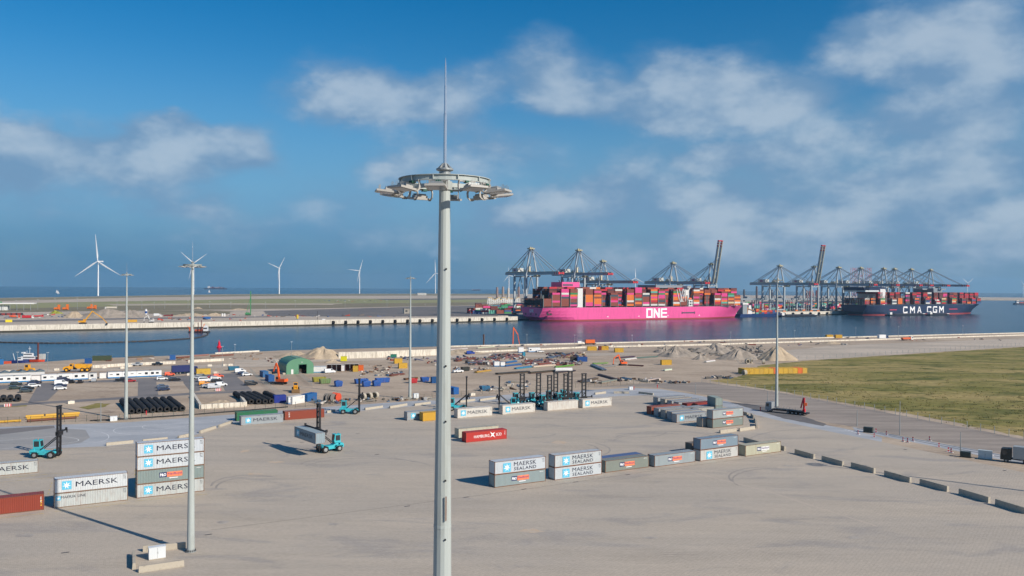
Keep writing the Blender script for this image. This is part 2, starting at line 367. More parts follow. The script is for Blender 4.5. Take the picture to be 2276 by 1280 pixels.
def slab(name, pts, m, z, depth=4.0):
    n = len(pts); vs = [(p[0], p[1], z) for p in pts] + [(p[0], p[1], z - depth - 5) for p in pts]
    area = sum(pts[i][0] * pts[(i + 1) % n][1] - pts[(i + 1) % n][0] * pts[i][1] for i in range(n))
    top = tuple(range(n)) if area > 0 else tuple(range(n - 1, -1, -1))
    fs = [top] + [((i + 1) % n, i, n + i, n + (i + 1) % n) if area > 0 else (i, (i + 1) % n, n + (i + 1) % n, n + i) for i in range(n)]
    o = put(name, MB().add(vs, fs), m); o['kind'] = 'structure'; return o
gx = lambda L_, z=0.0: [G(x, y, z) for x, y in L_]
NEAR = gx([(-250, 822), (85, 805), (200, 797), (420, 789), (620, 779), (1000, 769.5), (1500, 758), (2276, 739), (2900, 724)])
near_land = slab('ground', [tuple(p[:2]) for p in NEAR] + [(820, -160), (-420, -160), (-420, NEAR[0].y)], GM['sand'], 0.0)
# ship berth line
S0 = Vector((41, 1116, 0)); SU = Vector((math.cos(R(30.8)), math.sin(R(30.8)), 0)); SV = Vector((-SU.y, SU.x, 0))
SANG = R(30.8)
def berth(t, v, z=0.0): return S0 + SU * t + SV * v + Vector((0, 0, z))
Q0 = G(-150, 742, WZ); Q1 = G(1150, 714, WZ); QD = (Q1 - Q0).normalized()
QL = Q0 - QD * 260
FARZ = 0.6
far_edge = [tuple(QL[:2]), tuple(Q1[:2]), tuple(berth(-35, 64)[:2]), tuple(berth(1010, 64)[:2]), tuple(berth(1030, 400)[:2])]
far_back = [tuple(G(x, y, FARZ)[:2]) for x, y in [(2180, 664.2), (2700, 668), (2700, 664), (2200, 660.6), (1900, 657.5), (1500, 655), (1000, 652.6), (760, 652.8), (500, 653.8), (200, 659), (0, 662), (-350, 664)]]
far_land = slab('far_ground', far_edge + far_back, GM['gravel'], FARZ)
def ragged(P, step, amp, seed):
    out = []; n = len(P)
    for i in range(n):
        a, b = Vector((P[i][0], P[i][1], 0)), Vector((P[(i + 1) % n][0], P[(i + 1) % n][1], 0)); d = b - a; k = max(1, min(160, int(d.length / step))); q = Vector((-d.y, d.x, 0)).normalized()
        for j in range(k):
            p = a + d * (j / k); w = 0 if j == 0 else amp * (mnoise.noise(Vector((p.x / step / 2.2, p.y / step / 2.2, seed))) + 0.6 * mnoise.noise(Vector((p.x / step * 1.3, p.y / step * 1.3, seed + 4))))
            out.append((p.x + q.x * w, p.y + q.y * w))
    return out
RAG = {'field': (2.5, 1.5), 'grass_verge': (1.0, 0.9), 'grass_field': (25, 14), 'olive_field': (20, 10), 'sand_track': (20, 9), 'dune_belt': (40, 12), 'brown_field': (12, 8), 'terminal_paving': (18, 5), 'track': (4, 2.2), 'compacted_road': (3, 0.9), 'gravel_apron': (5, 2), 'dark_spur': (1.5, 0.5), 'lagoon_beach': (20, 9)}
def patch(name, pxs, g, z, base_z=0.0):
    P = [tuple(p[:2]) for p in gx(pxs, base_z)]
    if name in RAG: P = ragged(P, RAG[name][0], RAG[name][1], len(name))
    return poly_sheet(name, P, GM[g], z, kind='structure')
# far shore covers
patch('dune_belt', [(-300, 672), (0, 669), (300, 661), (620, 657.5), (1130, 656.5), (1130, 652.9), (760, 653.1), (500, 654.2), (200, 659.4), (0, 662.5), (-300, 664.6)], 'dune', FARZ + 0.05, FARZ)
patch('grass_field', [(-200, 678), (250, 670), (600, 664), (1120, 662), (1120, 671), (700, 676), (250, 682), (-200, 690)], 'fargrass', FARZ + 0.10, FARZ)
patch('olive_field', [(-250, 694), (0, 686), (300, 680), (760, 674.5), (1120, 671.5), (1130, 677), (760, 684), (330, 690), (0, 694), (-250, 700)], 'olive', FARZ + 0.15, FARZ)
patch('sand_track', [(230, 676), (500, 674.2), (760, 674.6), (740, 677.5), (480, 677.2), (260, 679.5)], 'palesand', FARZ + 0.20, FARZ)
patch('lagoon', [(830, 664.5), (1110, 662.8), (1110, 665.0), (860, 667.0)], 'dark', FARZ + 0.2, FARZ)
patch('lagoon_beach', [(700, 663.6), (1115, 660.8), (1115, 662.6), (830, 664.3)], 'palesand', FARZ + 0.22, FARZ)
patch('brown_field', [(335, 690), (470, 690), (520, 693), (500, 701), (400, 702), (330, 697)], 'olive', FARZ + 0.24, FARZ)
patch('terminal_paving', [(585, 691), (900, 682.5), (1135, 678), (1160, 690), (1150, 701), (1000, 703), (760, 704), (600, 702)], 'dark', FARZ + 0.12, FARZ)
patch('quay_road', [(-300, 720), (0, 712), (300, 706.5), (600, 703), (600, 705), (300, 709.5), (0, 716), (-300, 725)], 'asphalt', FARZ + 0.14, FARZ)
# near ground covers
YARD = [(-600, 1010), (0, 1000), (236, 992), (372, 979), (426, 969), (480, 952), (520, 941), (700, 922), (960, 899), (1190, 887), (1440, 878), (1500, 884), (1600, 901), (1720, 932), (1850, 960), (1960, 982), (2276, 1050), (2900, 1180)]
yard = poly_sheet('yard_paving', [p[:2] for p in gx(YARD)] + [(330, -120), (-260, -120)], GM['yard'], 0.004, kind='structure')
patch('concrete_road', [(-600, 968), (0, 949), (290, 938), (520, 921), (700, 906), (960, 888.5), (1190, 873), (1400, 862), (1470, 865), (1540, 876), (1640, 897), (1760, 930), (1900, 957), (1960, 972), (1960, 982), (1850, 960), (1720, 932), (1600, 901), (1500, 884), (1440, 878), (1190, 887), (960, 899), (700, 922), (520, 941), (480, 952), (426, 969), (372, 979), (236, 992), (0, 1000), (-600, 1010)], 'pale', 0.008)
patch('asphalt_bay', [(-600, 985), (0, 966), (110, 951), (190, 955), (200, 972), (180, 984), (60, 1000), (0, 1001), (-600, 1012)], 'bay', 0.012)
patch('dark_lane', [(-600, 968), (0, 953), (120, 946), (122, 951), (0, 966), (-600, 985)], 'asphalt', 0.016)
patch('dark_spur', [(1622, 894), (1660, 897), (1760, 917), (1838, 943), (1830, 947), (1745, 931)], 'dark', 0.012)  # asphalt stain, with the road mast's cast shadow painted into the same dark patch
patch('compacted_road', [(1300, 862), (1440, 852), (1560, 849), (1700, 867), (1900, 903), (2276, 976), (2900, 1090), (2900, 1140), (2276, 1018), (1900, 949), (1760, 925), (1640, 893), (1540, 872), (1470, 862), (1400, 859)], 'road', 0.005)
patch('kerb_strip', [(1895, 949), (2276, 1019), (2900, 1140), (2900, 1160), (2276, 1032), (1900, 957)], 'pale', 0.012)
field = patch('field', [(1575, 846), (1640, 838), (1690, 812), (1800, 801), (2276, 771), (2950, 738), (2950, 1080), (2276, 971), (2050, 925), (1800, 882), (1700, 864)], 'grass', 0.014)
patch('gravel_apron', [(1700, 802), (1640, 790), (1850, 768), (2276, 752), (2950, 722), (2950, 738), (2276, 769.5), (1800, 799.5)], 'gravel', 0.006)
for L_ in ([(88, 851), (150, 848), (106, 890), (62, 895)], [(307, 844), (346, 842.5), (352, 878), (306, 880)], [(405, 836), (440, 836), (445, 868), (425, 872), (408, 852)], [(486, 838), (525, 836), (560, 866), (500, 869)],
           [(-40, 903), (60, 895), (300, 880.5), (420, 873), (560, 867), (560, 871), (420, 878), (300, 886), (60, 900), (-40, 909)]):
    patch('parking_lane', L_, 'asphalt', 0.012)
patch('parking_front', [(-60, 861), (0, 857), (210, 846), (360, 838), (540, 828), (560, 835), (400, 848), (210, 850), (60, 856), (0, 866), (-60, 870)], 'asphalt', 0.016)
patch('grass_verge', [(175, 906), (215, 896), (245, 897), (230, 905), (195, 910)], 'grass', 0.010)
patch('grass_verge', [(0, 900), (60, 898), (60, 903), (0, 906)], 'grass', 0.010)
patch('track', [(0, 824), (300, 816), (620, 806), (620, 814), (300, 822), (0, 830)], 'gravel', 0.006)
patch('track', [(520, 800), (1000, 790), (1400, 784), (1400, 789), (1000, 797), (520, 808)], 'gravel', 0.006)
# painted lines on the yard and the road
YEL = mat('yellow_line_paint', col(205, 175, 60), 0.7, dirt=col(165, 158, 148), dirt_amt=0.6, dirt_scale=2)
WLN = mat('white_line_paint', col(225, 226, 225), 0.7, dirt=col(165, 168, 170), dirt_amt=0.5, dirt_scale=2)
def stripe(pts, w, m, z=0.018, name='painted_line', closed=False):
    mb = MB(); P = [Vector((p[0], p[1], 0)) for p in pts]; vs = []; n = len(P)
    for i, p in enumerate(P):
        d = (P[min(i + 1, n - 1)] - P[max(i - 1, 0)]).normalized(); q = Vector((-d.y, d.x, 0)) * (w / 2)
        vs += [(p.x + q.x, p.y + q.y, z), (p.x - q.x, p.y - q.y, z)]
    mb.add(vs, [(2 * i, 2 * i + 1, 2 * i + 3, 2 * i + 2) for i in range(n - 1)])
    o = put(name, mb, m); o['kind'] = 'structure'; return o
for a, b in (((-60, 1078), (232, 1050)), ((-60, 1068), (236, 1043)), ((98, 1141), (-60, 1158)), ((122, 1137), (290, 1117)), ((298, 1114), (460, 1098))):
    stripe([G(*a), G(*b)], 0.14, YEL)
for (x0, y0), (x1, y1), n in (((98, 1125), (117, 1068), 7), ((283, 1112), (284, 1046), 7), ((300, 1106), (300, 1040), 7)):
    a, b = G(x0, y0), G(x1, y1)
    for k in range(n):
        stripe([a.lerp(b, k / n), a.lerp(b, (k + 0.45) / n)], 0.14, YEL)
def loop_px(cx, cy, rx, ry, a0, a1, n=18):
    return [G(cx + rx * math.cos(a0 + (a1 - a0) * i / n), cy + ry * math.sin(a0 + (a1 - a0) * i / n)) for i in range(n + 1)]
stripe([G(-60, 985)] + loop_px(90, 978, 85, 9, R(-70), R(75)) + [G(-60, 1004)], 0.16, WLN)
stripe([G(60, 1000)] + loop_px(200, 971, 42, 13, R(85), R(-80)), 0.16, WLN)
stripe([G(430, 955)] + loop_px(300, 957, 48, 9, R(60), R(275)) + [G(420, 940)], 0.16, WLN)
stripe([G(430, 944)] + loop_px(350, 949, 34, 6, R(80), R(275)) + [G(430, 937)], 0.16, WLN)
for k in range(10):
    stripe([G(1430 + k * 6, 868 + k * 0.9), G(1433 + k * 6, 868.5 + k * 0.9)], 0.3, mat('dark_line_paint', col(110, 112, 115), 0.8))
for k in range(9): stripe([G(470 + k * 6.5, 937 - k * 0.2), G(473.5 + k * 6.5, 937 - k * 0.2)], 0.35, WLN)
for k in range(5): stripe([G(1878 + k * 7, 956 + k * 1.5), G(1882 + k * 7, 955 + k * 1.5)], 0.4, WLN)

# ------------------------------------------------------------------ light masts
MASTP = mat('mast_paint', col(168, 176, 173), 0.5, var=0.07, scale=0.5, dirt=col(146, 150, 144), dirt_amt=0.3, dirt_scale=0.5, streak=True)
def mast_mesh():
    mb = MB(); n = 14; H = 43.86; rings = []
    for k in range(12):
        z = 0.35 + (H - 0.35) * k / 11; r = 0.56 - (0.56 - 0.155) * k / 11
        rings.append([(r * math.cos(2 * math.pi * i / n), r * math.sin(2 * math.pi * i / n), z) for i in range(n)])
    return mb.loft(rings)
def build_mast():
    t = thing('light_mast', 'x', 'light mast')
    put('pole', cached('mast_pole', mast_mesh), MASTP, t)
    fl = MB().lathe([(0.80, 0.02), (0.80, 0.14), (0.62, 0.16), (0.60, 0.40), (0.57, 0.42)], 20)
    f = put('base_flange', fl, STEEL(), t)
    bo = cached('anchor_bolt', lambda: MB().lathe([(0.05, 0), (0.05, 0.12), (0.03, 0.13), (0.03, 0.24)], 6))
    for i in range(16):
        a = 2 * math.pi * i / 16; put('anchor_bolt', bo, BLACK(), f, (0.71 * math.cos(a), 0.71 * math.sin(a), 0.14))
    for z in (12.5, 24.5, 33.5):
        r = 0.56 - 0.405 * (z - 0.35) / 43.25 + 0.006
        put('joint_band', MB().lathe([(r - 0.02, z), (r + 0.004, z), (r + 0.002, z + 0.09), (r - 0.02, z + 0.09)], 14), MASTP, t)
    st = cached('pole_stud', lambda: MB().tube((0, 0, 0), (0, -0.05, 0), 0.028, n=8))
    for z in (31.5, 33.2, 34.9, 36.6, 38.2, 41.0):
        r = 0.56 - 0.405 * (z - 0.35) / 43.25
        put('pole_stud', st, BLACK(), t, (r * 0.30, -r * 0.95, z))
    put('inspection_slot', MB().box(0.075, 0.105, -0.315, -0.28, 33.75, 34.45), mat('rusty_slot', RUST, 0.8), t)
    # cap with stiffening fins
    cap = MB().lathe([(0.165, 43.6), (0.165, 43.84), (0.25, 43.87), (0.25, 43.92), (0.15, 43.93), (0.07, 44.08), (0.05, 44.08)], 18)
    cp = put('cap', cap, STEEL(), t)
    for i in range(8):
        a = 2 * math.pi * i / 8
        put('fin', cached('cap_fin', lambda: MB().extrude([(0.06, 43.92), (0.23, 43.92), (0.08, 44.07)], -0.008, 0.008)), STEEL(), cp, rz=a)
    put('lightning_rod', MB().lathe([(0.05, 44.0), (0.046, 45.5), (0.037, 45.52), (0.034, 46.3), (0.027, 46.32), (0.022, 46.9), (0.004, 47.15)], 10), mat('polished_steel', col(205, 208, 212), 0.25, 0.8, var=0.05), t)
    # ring beam
    RR, zr = 1.28, 43.52; mb = MB(); n = 48
    prof = [(-0.06, -0.08), (0.06, -0.08), (0.06, -0.062), (0.012, -0.062), (0.012, 0.062), (0.06, 0.062), (0.06, 0.08), (-0.06, 0.08), (-0.06, 0.062), (-0.012, 0.062), (-0.012, -0.062), (-0.06, -0.062)]
    rings = []
    for i in range(n + 1):
        a = 2 * math.pi * i / n; rings.append([((RR + x) * math.cos(a), (RR + x) * math.sin(a), zr + z) for x, z in prof])
    mb.loft(rings); rg = put('ring', mb, MASTP, t)
    for i in range(12):
        a = 2 * math.pi * (i + 0.5) / 12
        put('stiffener', cached('ring_stiff', lambda: MB().box(RR - 0.065, RR + 0.065, -0.012, 0.012, zr - 0.06, zr + 0.06)), MASTP, rg, rz=a)
    for i in range(3):
        a = 2 * math.pi * i / 3 + 0.5
        put('spoke', cached('ring_spoke', lambda: MB().box(0.15, 1.265, -0.045, 0.045, 43.40, 43.52)), MASTP, t, rz=a)
    put('collar', MB().lathe([(0.15, 43.3), (0.22, 43.3), (0.22, 43.54), (0.15, 43.54)], 16), MASTP, t)
    lamp_m = mat('luminaire_paint', col(168, 166, 160), 0.5, var=0.08, scale=3)
    def lum():
        m = MB(); m.cbox(1.70, 0, 43.19, 0.58, 0.56, 0.055, 0, R(6)); m.cbox(1.60, 0, 43.24, 0.26, 0.40, 0.08, 0, R(6)); return m
    def fins():
        m = MB(); m.cbox(1.60, 0, 43.285, 0.24, 0.36, 0.012, 0, R(6))
        for j in range(5): m.cbox(1.52 + 0.045 * j, 0, 43.30 + 0.005 * j, 0.010, 0.34, 0.05, 0, R(6))
        return m
    def brk():
        m = MB(); pts = [(1.30, 43.44), (1.26, 43.32), (1.28, 43.20), (1.38, 43.13), (1.52, 43.14)]
        for s_ in (-0.25, 0.25): m.loft([[(p[0] - 0.035, s_ - 0.012, p[1]), (p[0], s_ - 0.012, p[1] - 0.03), (p[0] + 0.035, s_ - 0.012, p[1]), (p[0] + 0.035, s_ + 0.012, p[1]), (p[0], s_ + 0.012, p[1] + 0.03), (p[0] - 0.035, s_ + 0.012, p[1])] for p in pts])
        m.tube((1.30, -0.262, 43.42), (1.30, 0.262, 43.42), 0.022, n=6); m.tube((1.45, -0.262, 43.15), (1.45, 0.262, 43.15), 0.018, n=6)
        return m
    def spk():
        m = MB(); m.cbox(1.88, 0, 43.245, 0.03, 0.5, 0.01, 0, R(6))
        for j in range(9): m.tube((1.88, -0.24 + 0.06 * j, 43.245), (1.88 + 0.02 * (j % 3 - 1), -0.24 + 0.06 * j, 43.36 + 0.03 * (j % 2)), 0.006, n=4)
        return m
    for i in range(10):
        a = 2 * math.pi * i / 10 + 0.16
        l = put('luminaire', cached('lum', lum), lamp_m, t, rz=a)
        put('cooling_fins', cached('lumfins', fins), STEEL(), l); put('bracket', cached('lumbrk', brk), lamp_m, l)
        put('lens', cached('lumlens', lambda: MB().cbox(1.70, 0, 43.158, 0.46, 0.46, 0.008, 0, R(6))), mat('lens_glass', col(130, 135, 140), 0.15), l)
        put('clamp', cached('lumclamp', lambda: MB().cbox(1.30, 0.0, 43.405, 0.14, 0.14, 0.06)), mat('green_clamp', col(40, 86, 74), 0.6), l)
        put('bird_spikes', cached('lumspk', spk), STEEL(), l)
    return t
mast = build_mast(); mast['group'] = 'light masts'
near_p = AT(987, 640, 24.6); mast.location = (near_p.x, near_p.y, 0.004); mast.rotation_euler.z = 0.1
mast['label'] = 'tall pale grey light mast standing closest, its lamp ring above the horizon'
for (x, y), lb, a in (((424, 1226), 'light mast beside the white cabinet, in front of the four-high container stack', 0.7), ((280, 932), 'light mast by the row of eight tyre rolls', 1.3),
                      ((911, 887), 'light mast by the fence, next to the white box beyond the yard', 2.1), ((1726, 905), 'light mast behind the flatbed truck by the grass field', 0.3)):
    dup(mast, G(x, y, 0.004), a, lb)
dup(mast, (131, 151, 0.004), 0.9, 'light mast out beyond the concrete barriers, seen by its long shadow')

# ------------------------------------------------------------------ shipping containers
CL, CW, CH = 12.19, 2.44, 2.59
def side_corr(L_, H, rec=0.045):
    """trapezoid corrugated wall, in x-z, outer face at y=0.02"""
    mb = MB(); n = max(6, int(L_ / 0.28)); x0, x1 = 0.10, L_ - 0.10; w = (x1 - x0) / n; xs = []
    for i in range(n):
        a = x0 + i * w; xs += [(a, 0.02), (a + w * 0.30, 0.02), (a + w * 0.5, 0.02 + rec), (a + w * 0.8, 0.02 + rec)]
    xs.append((x1, 0.02)); z0, z1 = 0.14, H - 0.08
    vs = [(x, y, z0) for x, y in xs] + [(x, y, z1) for x, y in xs]; k = len(xs)
    return mb.add(vs, [(i, i + 1, k + i + 1, k + i) for i in range(k - 1)])
def frame_mb(L_, H):
    mb = MB()
    for x in (0, L_ - 0.11):
        for y in (0, CW - 0.11): mb.box(x, x + 0.11, y, y + 0.11, 0.118, H - 0.118)
        for z0, z1 in ((0.03, 0.14), (H - 0.11, H - 0.01)): mb.box(x + 0.015, x + 0.095, 0.178, CW - 0.178, z0, z1)
    for y in (0.005, CW - 0.075):
        for z0, z1 in ((0.02, 0.14), (H - 0.09, H - 0.012)): mb.box(0.178, L_ - 0.178, y, y + 0.07, z0, z1)
    for x in (-0.004, L_ - 0.174):
        for y in (-0.004, CW - 0.174):
            for z in (0, H - 0.118): mb.box(x, x + 0.178, y, y + 0.178, z, z + 0.118)
    mb.box(0.1, L_ - 0.1, 0.07, CW - 0.07, 0.10, 0.16)
    return mb
def roof_mb(L_, H):
    mb = MB(); n = int(L_ / 0.42); x0 = 0.10; w = (L_ - 0.2) / n; xs = []
    for i in range(n):
        a = x0 + i * w; xs += [(a, H - 0.012), (a + w * 0.35, H - 0.012), (a + w * 0.5, H - 0.032), (a + w * 0.85, H - 0.032)]
    xs.append((L_ - 0.1, H - 0.012)); k = len(xs)
    vs = [(x, 0.06, z) for x, z in xs] + [(x, CW - 0.06, z) for x, z in xs]
    return mb.add(vs, [(i, i + 1, k + i + 1, k + i) for i in range(k - 1)])
def end_mb(H):
    mb = MB(); n = 9; w = (CW - 0.22) / n; ys = []
    for i in range(n):
        a = 0.11 + i * w; ys += [(a, 0.02), (a + w * 0.3, 0.02), (a + w * 0.5, 0.06), (a + w * 0.8, 0.06)]
    ys.append((CW - 0.11, 0.02)); k = len(ys)
    return mb.add([(x, y, 0.13) for y, x in ys] + [(x, y, H - 0.1) for y, x in ys], [(i + 1, i, k + i, k + i + 1) for i in range(k - 1)])
def star_mb():
    vs = [(0, 0, 0)]; n = 7
    for i in range(2 * n):
        a = math.pi / 2 + math.pi * i / n; r = 0.46 if i % 2 == 0 else 0.15
        vs.append((r * math.cos(a), 0, r * math.sin(a)))
    return MB().add(vs, [(0, 1 + i, 1 + (i + 1) % (2 * n)) for i in range(2 * n)])
NAVY = mat('navy_lettering', col(20, 28, 52), 0.6, var=0.1)
NAVY2 = mat('navy_lettering_worn', col(28, 36, 60), 0.6, var=0.1, dirt=col(150, 150, 140), dirt_amt=0.15, dirt_scale=2.5)
LBLUE = mat('sky_blue_emblem', col(92, 180, 210), 0.6, var=0.08)
def fr_m(c): return mat('frame_%d_%d_%d' % c, tuple(x * 0.75 for x in col(*c)), 0.6, dirt=RUST, dirt_amt=0.62, dirt_scale=1.6)
def wall_m(c, rust): return mat('wall_%d_%d_%d_%d' % (*c, int(rust * 100)), tuple(x * 0.82 for x in col(*c)), 0.5, var=0.10, scale=0.5, dirt=tuple(0.6 * a + 0.4 * b for a, b in zip(RUST, col(*c))), dirt_amt=rust, dirt_scale=0.55, streak=True)
def lettering(root, kind, L_, H):
    def tx(s, x0, x1, z0, z1, m, bold=0.02, y=0.014, sp=1.0): put('lettering', text_mesh(s, (x1 - x0) * L_, (z1 - z0) * H, bold, sp), m, root, (x0 * L_, y, z0 * H))
    def emblem(cx, s, zc=0.52):
        e = put('emblem', cached(('emb', s), lambda: MB().box(-s / 2, s / 2, -0.002, 0.004, -s / 2, s / 2)), LBLUE, root, (cx * L_, 0.014, zc * H))
        put('star', cached('star', star_mb), mat('star_white', col(240, 242, 242), 0.6), e, (0, -0.008, 0), scale=s)
    def block(x0, x1, z0, z1, m, nm='logo_panel'): put(nm, MB().box(x0 * L_, x1 * L_, 0.010, 0.014, z0 * H, z1 * H), m, root)
    if kind == 'maersk':
        emblem(0.165, 0.60 * H); tx('MAERSK', 0.285, 0.86, 0.36, 0.72, NAVY, 0.0)
    elif kind == 'line':
        emblem(0.055, 0.30 * H, 0.66); tx('MAERSK LINE', 0.09, 0.42, 0.62, 0.80, NAVY, 0.0)
    elif kind == 'sealand':
        emblem(0.235, 0.70 * H, 0.46); tx('MAERSK', 0.37, 0.81, 0.50, 0.83, NAVY2, 0.0); tx('SEALAND', 0.37, 0.81, 0.16, 0.42, NAVY2, 0.01, sp=1.15)
    elif kind in ('pno', 'pno_pale'):
        o = mat('orange_panel', col(236, 128, 88), 0.6, var=0.12) if kind == 'pno' else mat('pale_panel', col(214, 218, 216), 0.6)
        block(0.325, 0.435, 0.36, 0.72, mat('navy_panel', col(32, 48, 92), 0.6)); block(0.438, 0.665, 0.36, 0.72, o)
        tx('P&O', 0.335, 0.425, 0.43, 0.65, mat('star_white', (0.8, 0.8, 0.8)), 0.03, 0.006)
        tx('Nedlloyd', 0.45, 0.655, 0.43, 0.67, mat('purple_lettering', col(90, 60, 110) if kind == 'pno' else col(70, 90, 150), 0.6), 0.02, 0.006)
        block(0.47, 0.60, 0.24, 0.29, mat('star_white', (0.8, 0.8, 0.8)), 'caption_strip')
        tx('P&ONL', 0.88, 0.95, 0.80, 0.86, mat('star_white', (0.8, 0.8, 0.8)), 0.01)
    elif kind == 'hamburg':
        w = mat('star_white', (0.8, 0.8, 0.8))
        tx('HAMBURG', 0.19, 0.565, 0.36, 0.66, w, 0.0); tx('SÜD', 0.73, 0.87, 0.40, 0.76, w, 0.0)
        f = MB().add([(-.9, 0, .95), (.0, 0, .42), (.9, 0, .8), (.28, 0, .1), (.95, 0, -.75), (0, 0, -.2), (-.9, 0, -.65), (-.3, 0, .1)], [(0, 7, 1), (1, 7, 3), (1, 3, 2), (7, 6, 5), (7, 5, 3), (3, 5, 4)])
        put('emblem', f, w, root, (0.645 * L_, 0.012, 0.53 * H), scale=(0.85, 1, 0.95))
        for i in range(5): tx(['SUDU', '584 127', '45G1', 'MAX', 'TARE'][i], 0.935, 0.965, 0.82 - i * 0.09, 0.87 - i * 0.09, w, 0.01)
    elif kind == 'code':
        y_ = mat('data_white', col(225, 225, 220)); o = mat('warning_yellow', col(225, 180, 50))
        for i in range(5): block(0.952, 0.965, 0.78 - i * 0.09, 0.83 - i * 0.09, y_, 'data_mark')
        for z in (0.28, 0.42, 0.56): block(0.952, 0.972, z, z + 0.06, o, 'warning_mark')
    elif kind == 'code2':
        for i in range(3): tx('TGHU'[:3], 0.09, 0.125, 0.72 - i * 0.2, 0.86 - i * 0.2, mat('data_white', col(225, 225, 220)), 0.03)
    if kind in ('maersk', 'sealand', 'line'):
        for i in range(3): tx(['MSKU 4', '22 G1', '7 581'][i], 0.935, 0.975, 0.82 - i * 0.11, 0.88 - i * 0.11, NAVY, 0.01)
DEF_H = R(30.5)
def container(loc, label, c, kind=None, rz=None, L_=CL, H=CH, rust=0.25, roof=None, group='containers in the yard', fr=None, door_right=True):
    t = thing('shipping_container', label, 'container', loc, DEF_H if rz is None else rz, group)
    w = wall_m(c, rust); fm = fr_m(fr or c)
    sm = cached(('side', L_, H), lambda: side_corr(L_, H))
    put('side_wall', sm, w, t); put('side_wall', sm, w, t, (L_, CW, 0), math.pi)
    put('frame', cached(('frame', L_, H), lambda: frame_mb(L_, H)), fm, t)
    put('roof', cached(('roof', L_, H), lambda: roof_mb(L_, H)), wall_m(roof or c, min(0.6, rust + 0.1)), t)
    e = cached(('end', H), lambda: end_mb(H))
    if door_right: put('end_wall', e, w, t)
    else: put('end_wall', e, w, t, (L_, CW, 0), math.pi)
    for s in (0, 1):
        y0 = 0.125 + s * 1.098
        if door_right: x = L_ - 0.06; d = put('door', cached(('door', H), lambda: MB().box(0, 0.045, 0, 1.09, 0.15, H - 0.12)), w, t, (x, y0, 0))
        else: x = 0.015; d = put('door', cached(('door', H), lambda: MB().box(0, 0.045, 0, 1.09, 0.15, H - 0.12)), w, t, (x, y0, 0))
        for q in (0.25, 0.82):
            put('locking_bar', cached(('bar', H), lambda: MB().tube((0, 0, 0.16), (0, 0, H - 0.13), 0.022, n=6)), STEEL(), d, (0.068 if door_right else -0.022, q, 0))
    if kind: lettering(t, kind, L_, H)
    return t
UV = lambda a=DEF_H: (Vector((math.cos(a), math.sin(a), 0)), Vector((-math.sin(a), math.cos(a), 0)))
PALE, GREY, GREEN_G, CREAM = (196, 202, 200), (160, 172, 176), (140, 156, 154), (206, 204, 184)
MSK, WHT = (166, 174, 178), (220, 218, 210)
Z0 = 0.006
def from_right(px, py, L_=CL, rz=DEF_H): return G(px, py, Z0) - Vector((math.cos(rz), math.sin(rz), 0)) * L_
up = lambda p, n, h=CH: p + Vector((0, 0, n * (h + 0.012)))
# left foreground
container(from_right(98, 1133), 'red-brown container cut off by the left edge, lying on the yard', (150, 70, 54), 'code', H=2.896, rust=0.05, fr=(130, 84, 66))
pB = G(120, 1130, Z0)
container(pB, 'pale rusty container with small lettering, underneath the white one with the blue star', PALE, 'line', rust=0.38, fr=(150, 140, 120))
container(up(pB, 1), 'pale container with blue star on top of the two-high stack at the left', (214, 220, 222), 'maersk', rust=0.18, fr=(150, 140, 130))
pC = G(304, 1108, Z0)
for k, (c, kd, lb, ru) in enumerate(((PALE, 'maersk', 'pale rusty star container at the bottom of the four-high stack', .33), (GREEN_G, 'pno', 'grey-green container with orange panel, second from below in the four-high stack', .2),
                                     ((208, 216, 220), 'maersk', 'pale star container third from below in the four-high stack', .2), ((204, 212, 218), 'maersk', 'pale star container topping the four-high stack', .22))):
    container(up(pC, k), lb, c, kd, rust=ru, fr=(140, 120, 100))
container(from_right(85, 1050), 'pale container with dark lettering cut off at the left, behind the red-brown one', PALE, 'maersk', rust=0.3, fr=(150, 140, 125))
# middle left
pF = G(536, 946, Z0)
container(pF, 'light grey star container in front of the green one', MSK, 'maersk', rust=0.05)
container(G(527, 937, Z0) + UV()[1] * 0.6, 'dark green container behind the light grey star container', (50, 120, 84), None, rust=0.05, roof=(70, 140, 100))
container(G(633, 934, Z0), 'red-brown container beside the light grey star container', (148, 72, 54), 'code2', rust=0.08, fr=(140, 80, 60), roof=(170, 120, 104))
# behind the near mast
container(G(905, 935, Z0), 'light grey star container partly hidden by a yellow one', MSK, 'maersk', rust=0.1)
container(G(938, 936, Z0) - UV()[1] * 0.6, 'yellow container standing close to the tall foreground mast', (212, 168, 60), None, rust=0.2, L_=6.06, fr=(200, 160, 60))
# white reefers
for (x, y), kd, lb, ru in (((1017, 930), 'maersk', 'white container with blue star nearest to the foreground mast', .12), ((1117, 921.5), 'maersk', 'white container with blue star, second from the foreground mast', .12),
                           ((1217, 913.5), None, 'white rust-stained container without a star in front of the parked handlers', .4), ((1295, 907), 'maersk', 'white container with blue star at the right end of the white row', .12)):
    container(G(x, y, Z0), lb, WHT, kd, H=2.896, rust=ru, fr=(214, 206, 190), group='white containers in front of the handlers')
# red one
container(G(1036, 984, Z0), 'bright red container with white lettering in mid-yard', (196, 62, 56), 'hamburg', rust=0.04, fr=(180, 70, 60))
container(G(1021, 975.5, Z0) + UV()[1] * 0.4, 'cream container hidden behind the bright red one', CREAM, None, rust=0.3, roof=(190, 186, 168))
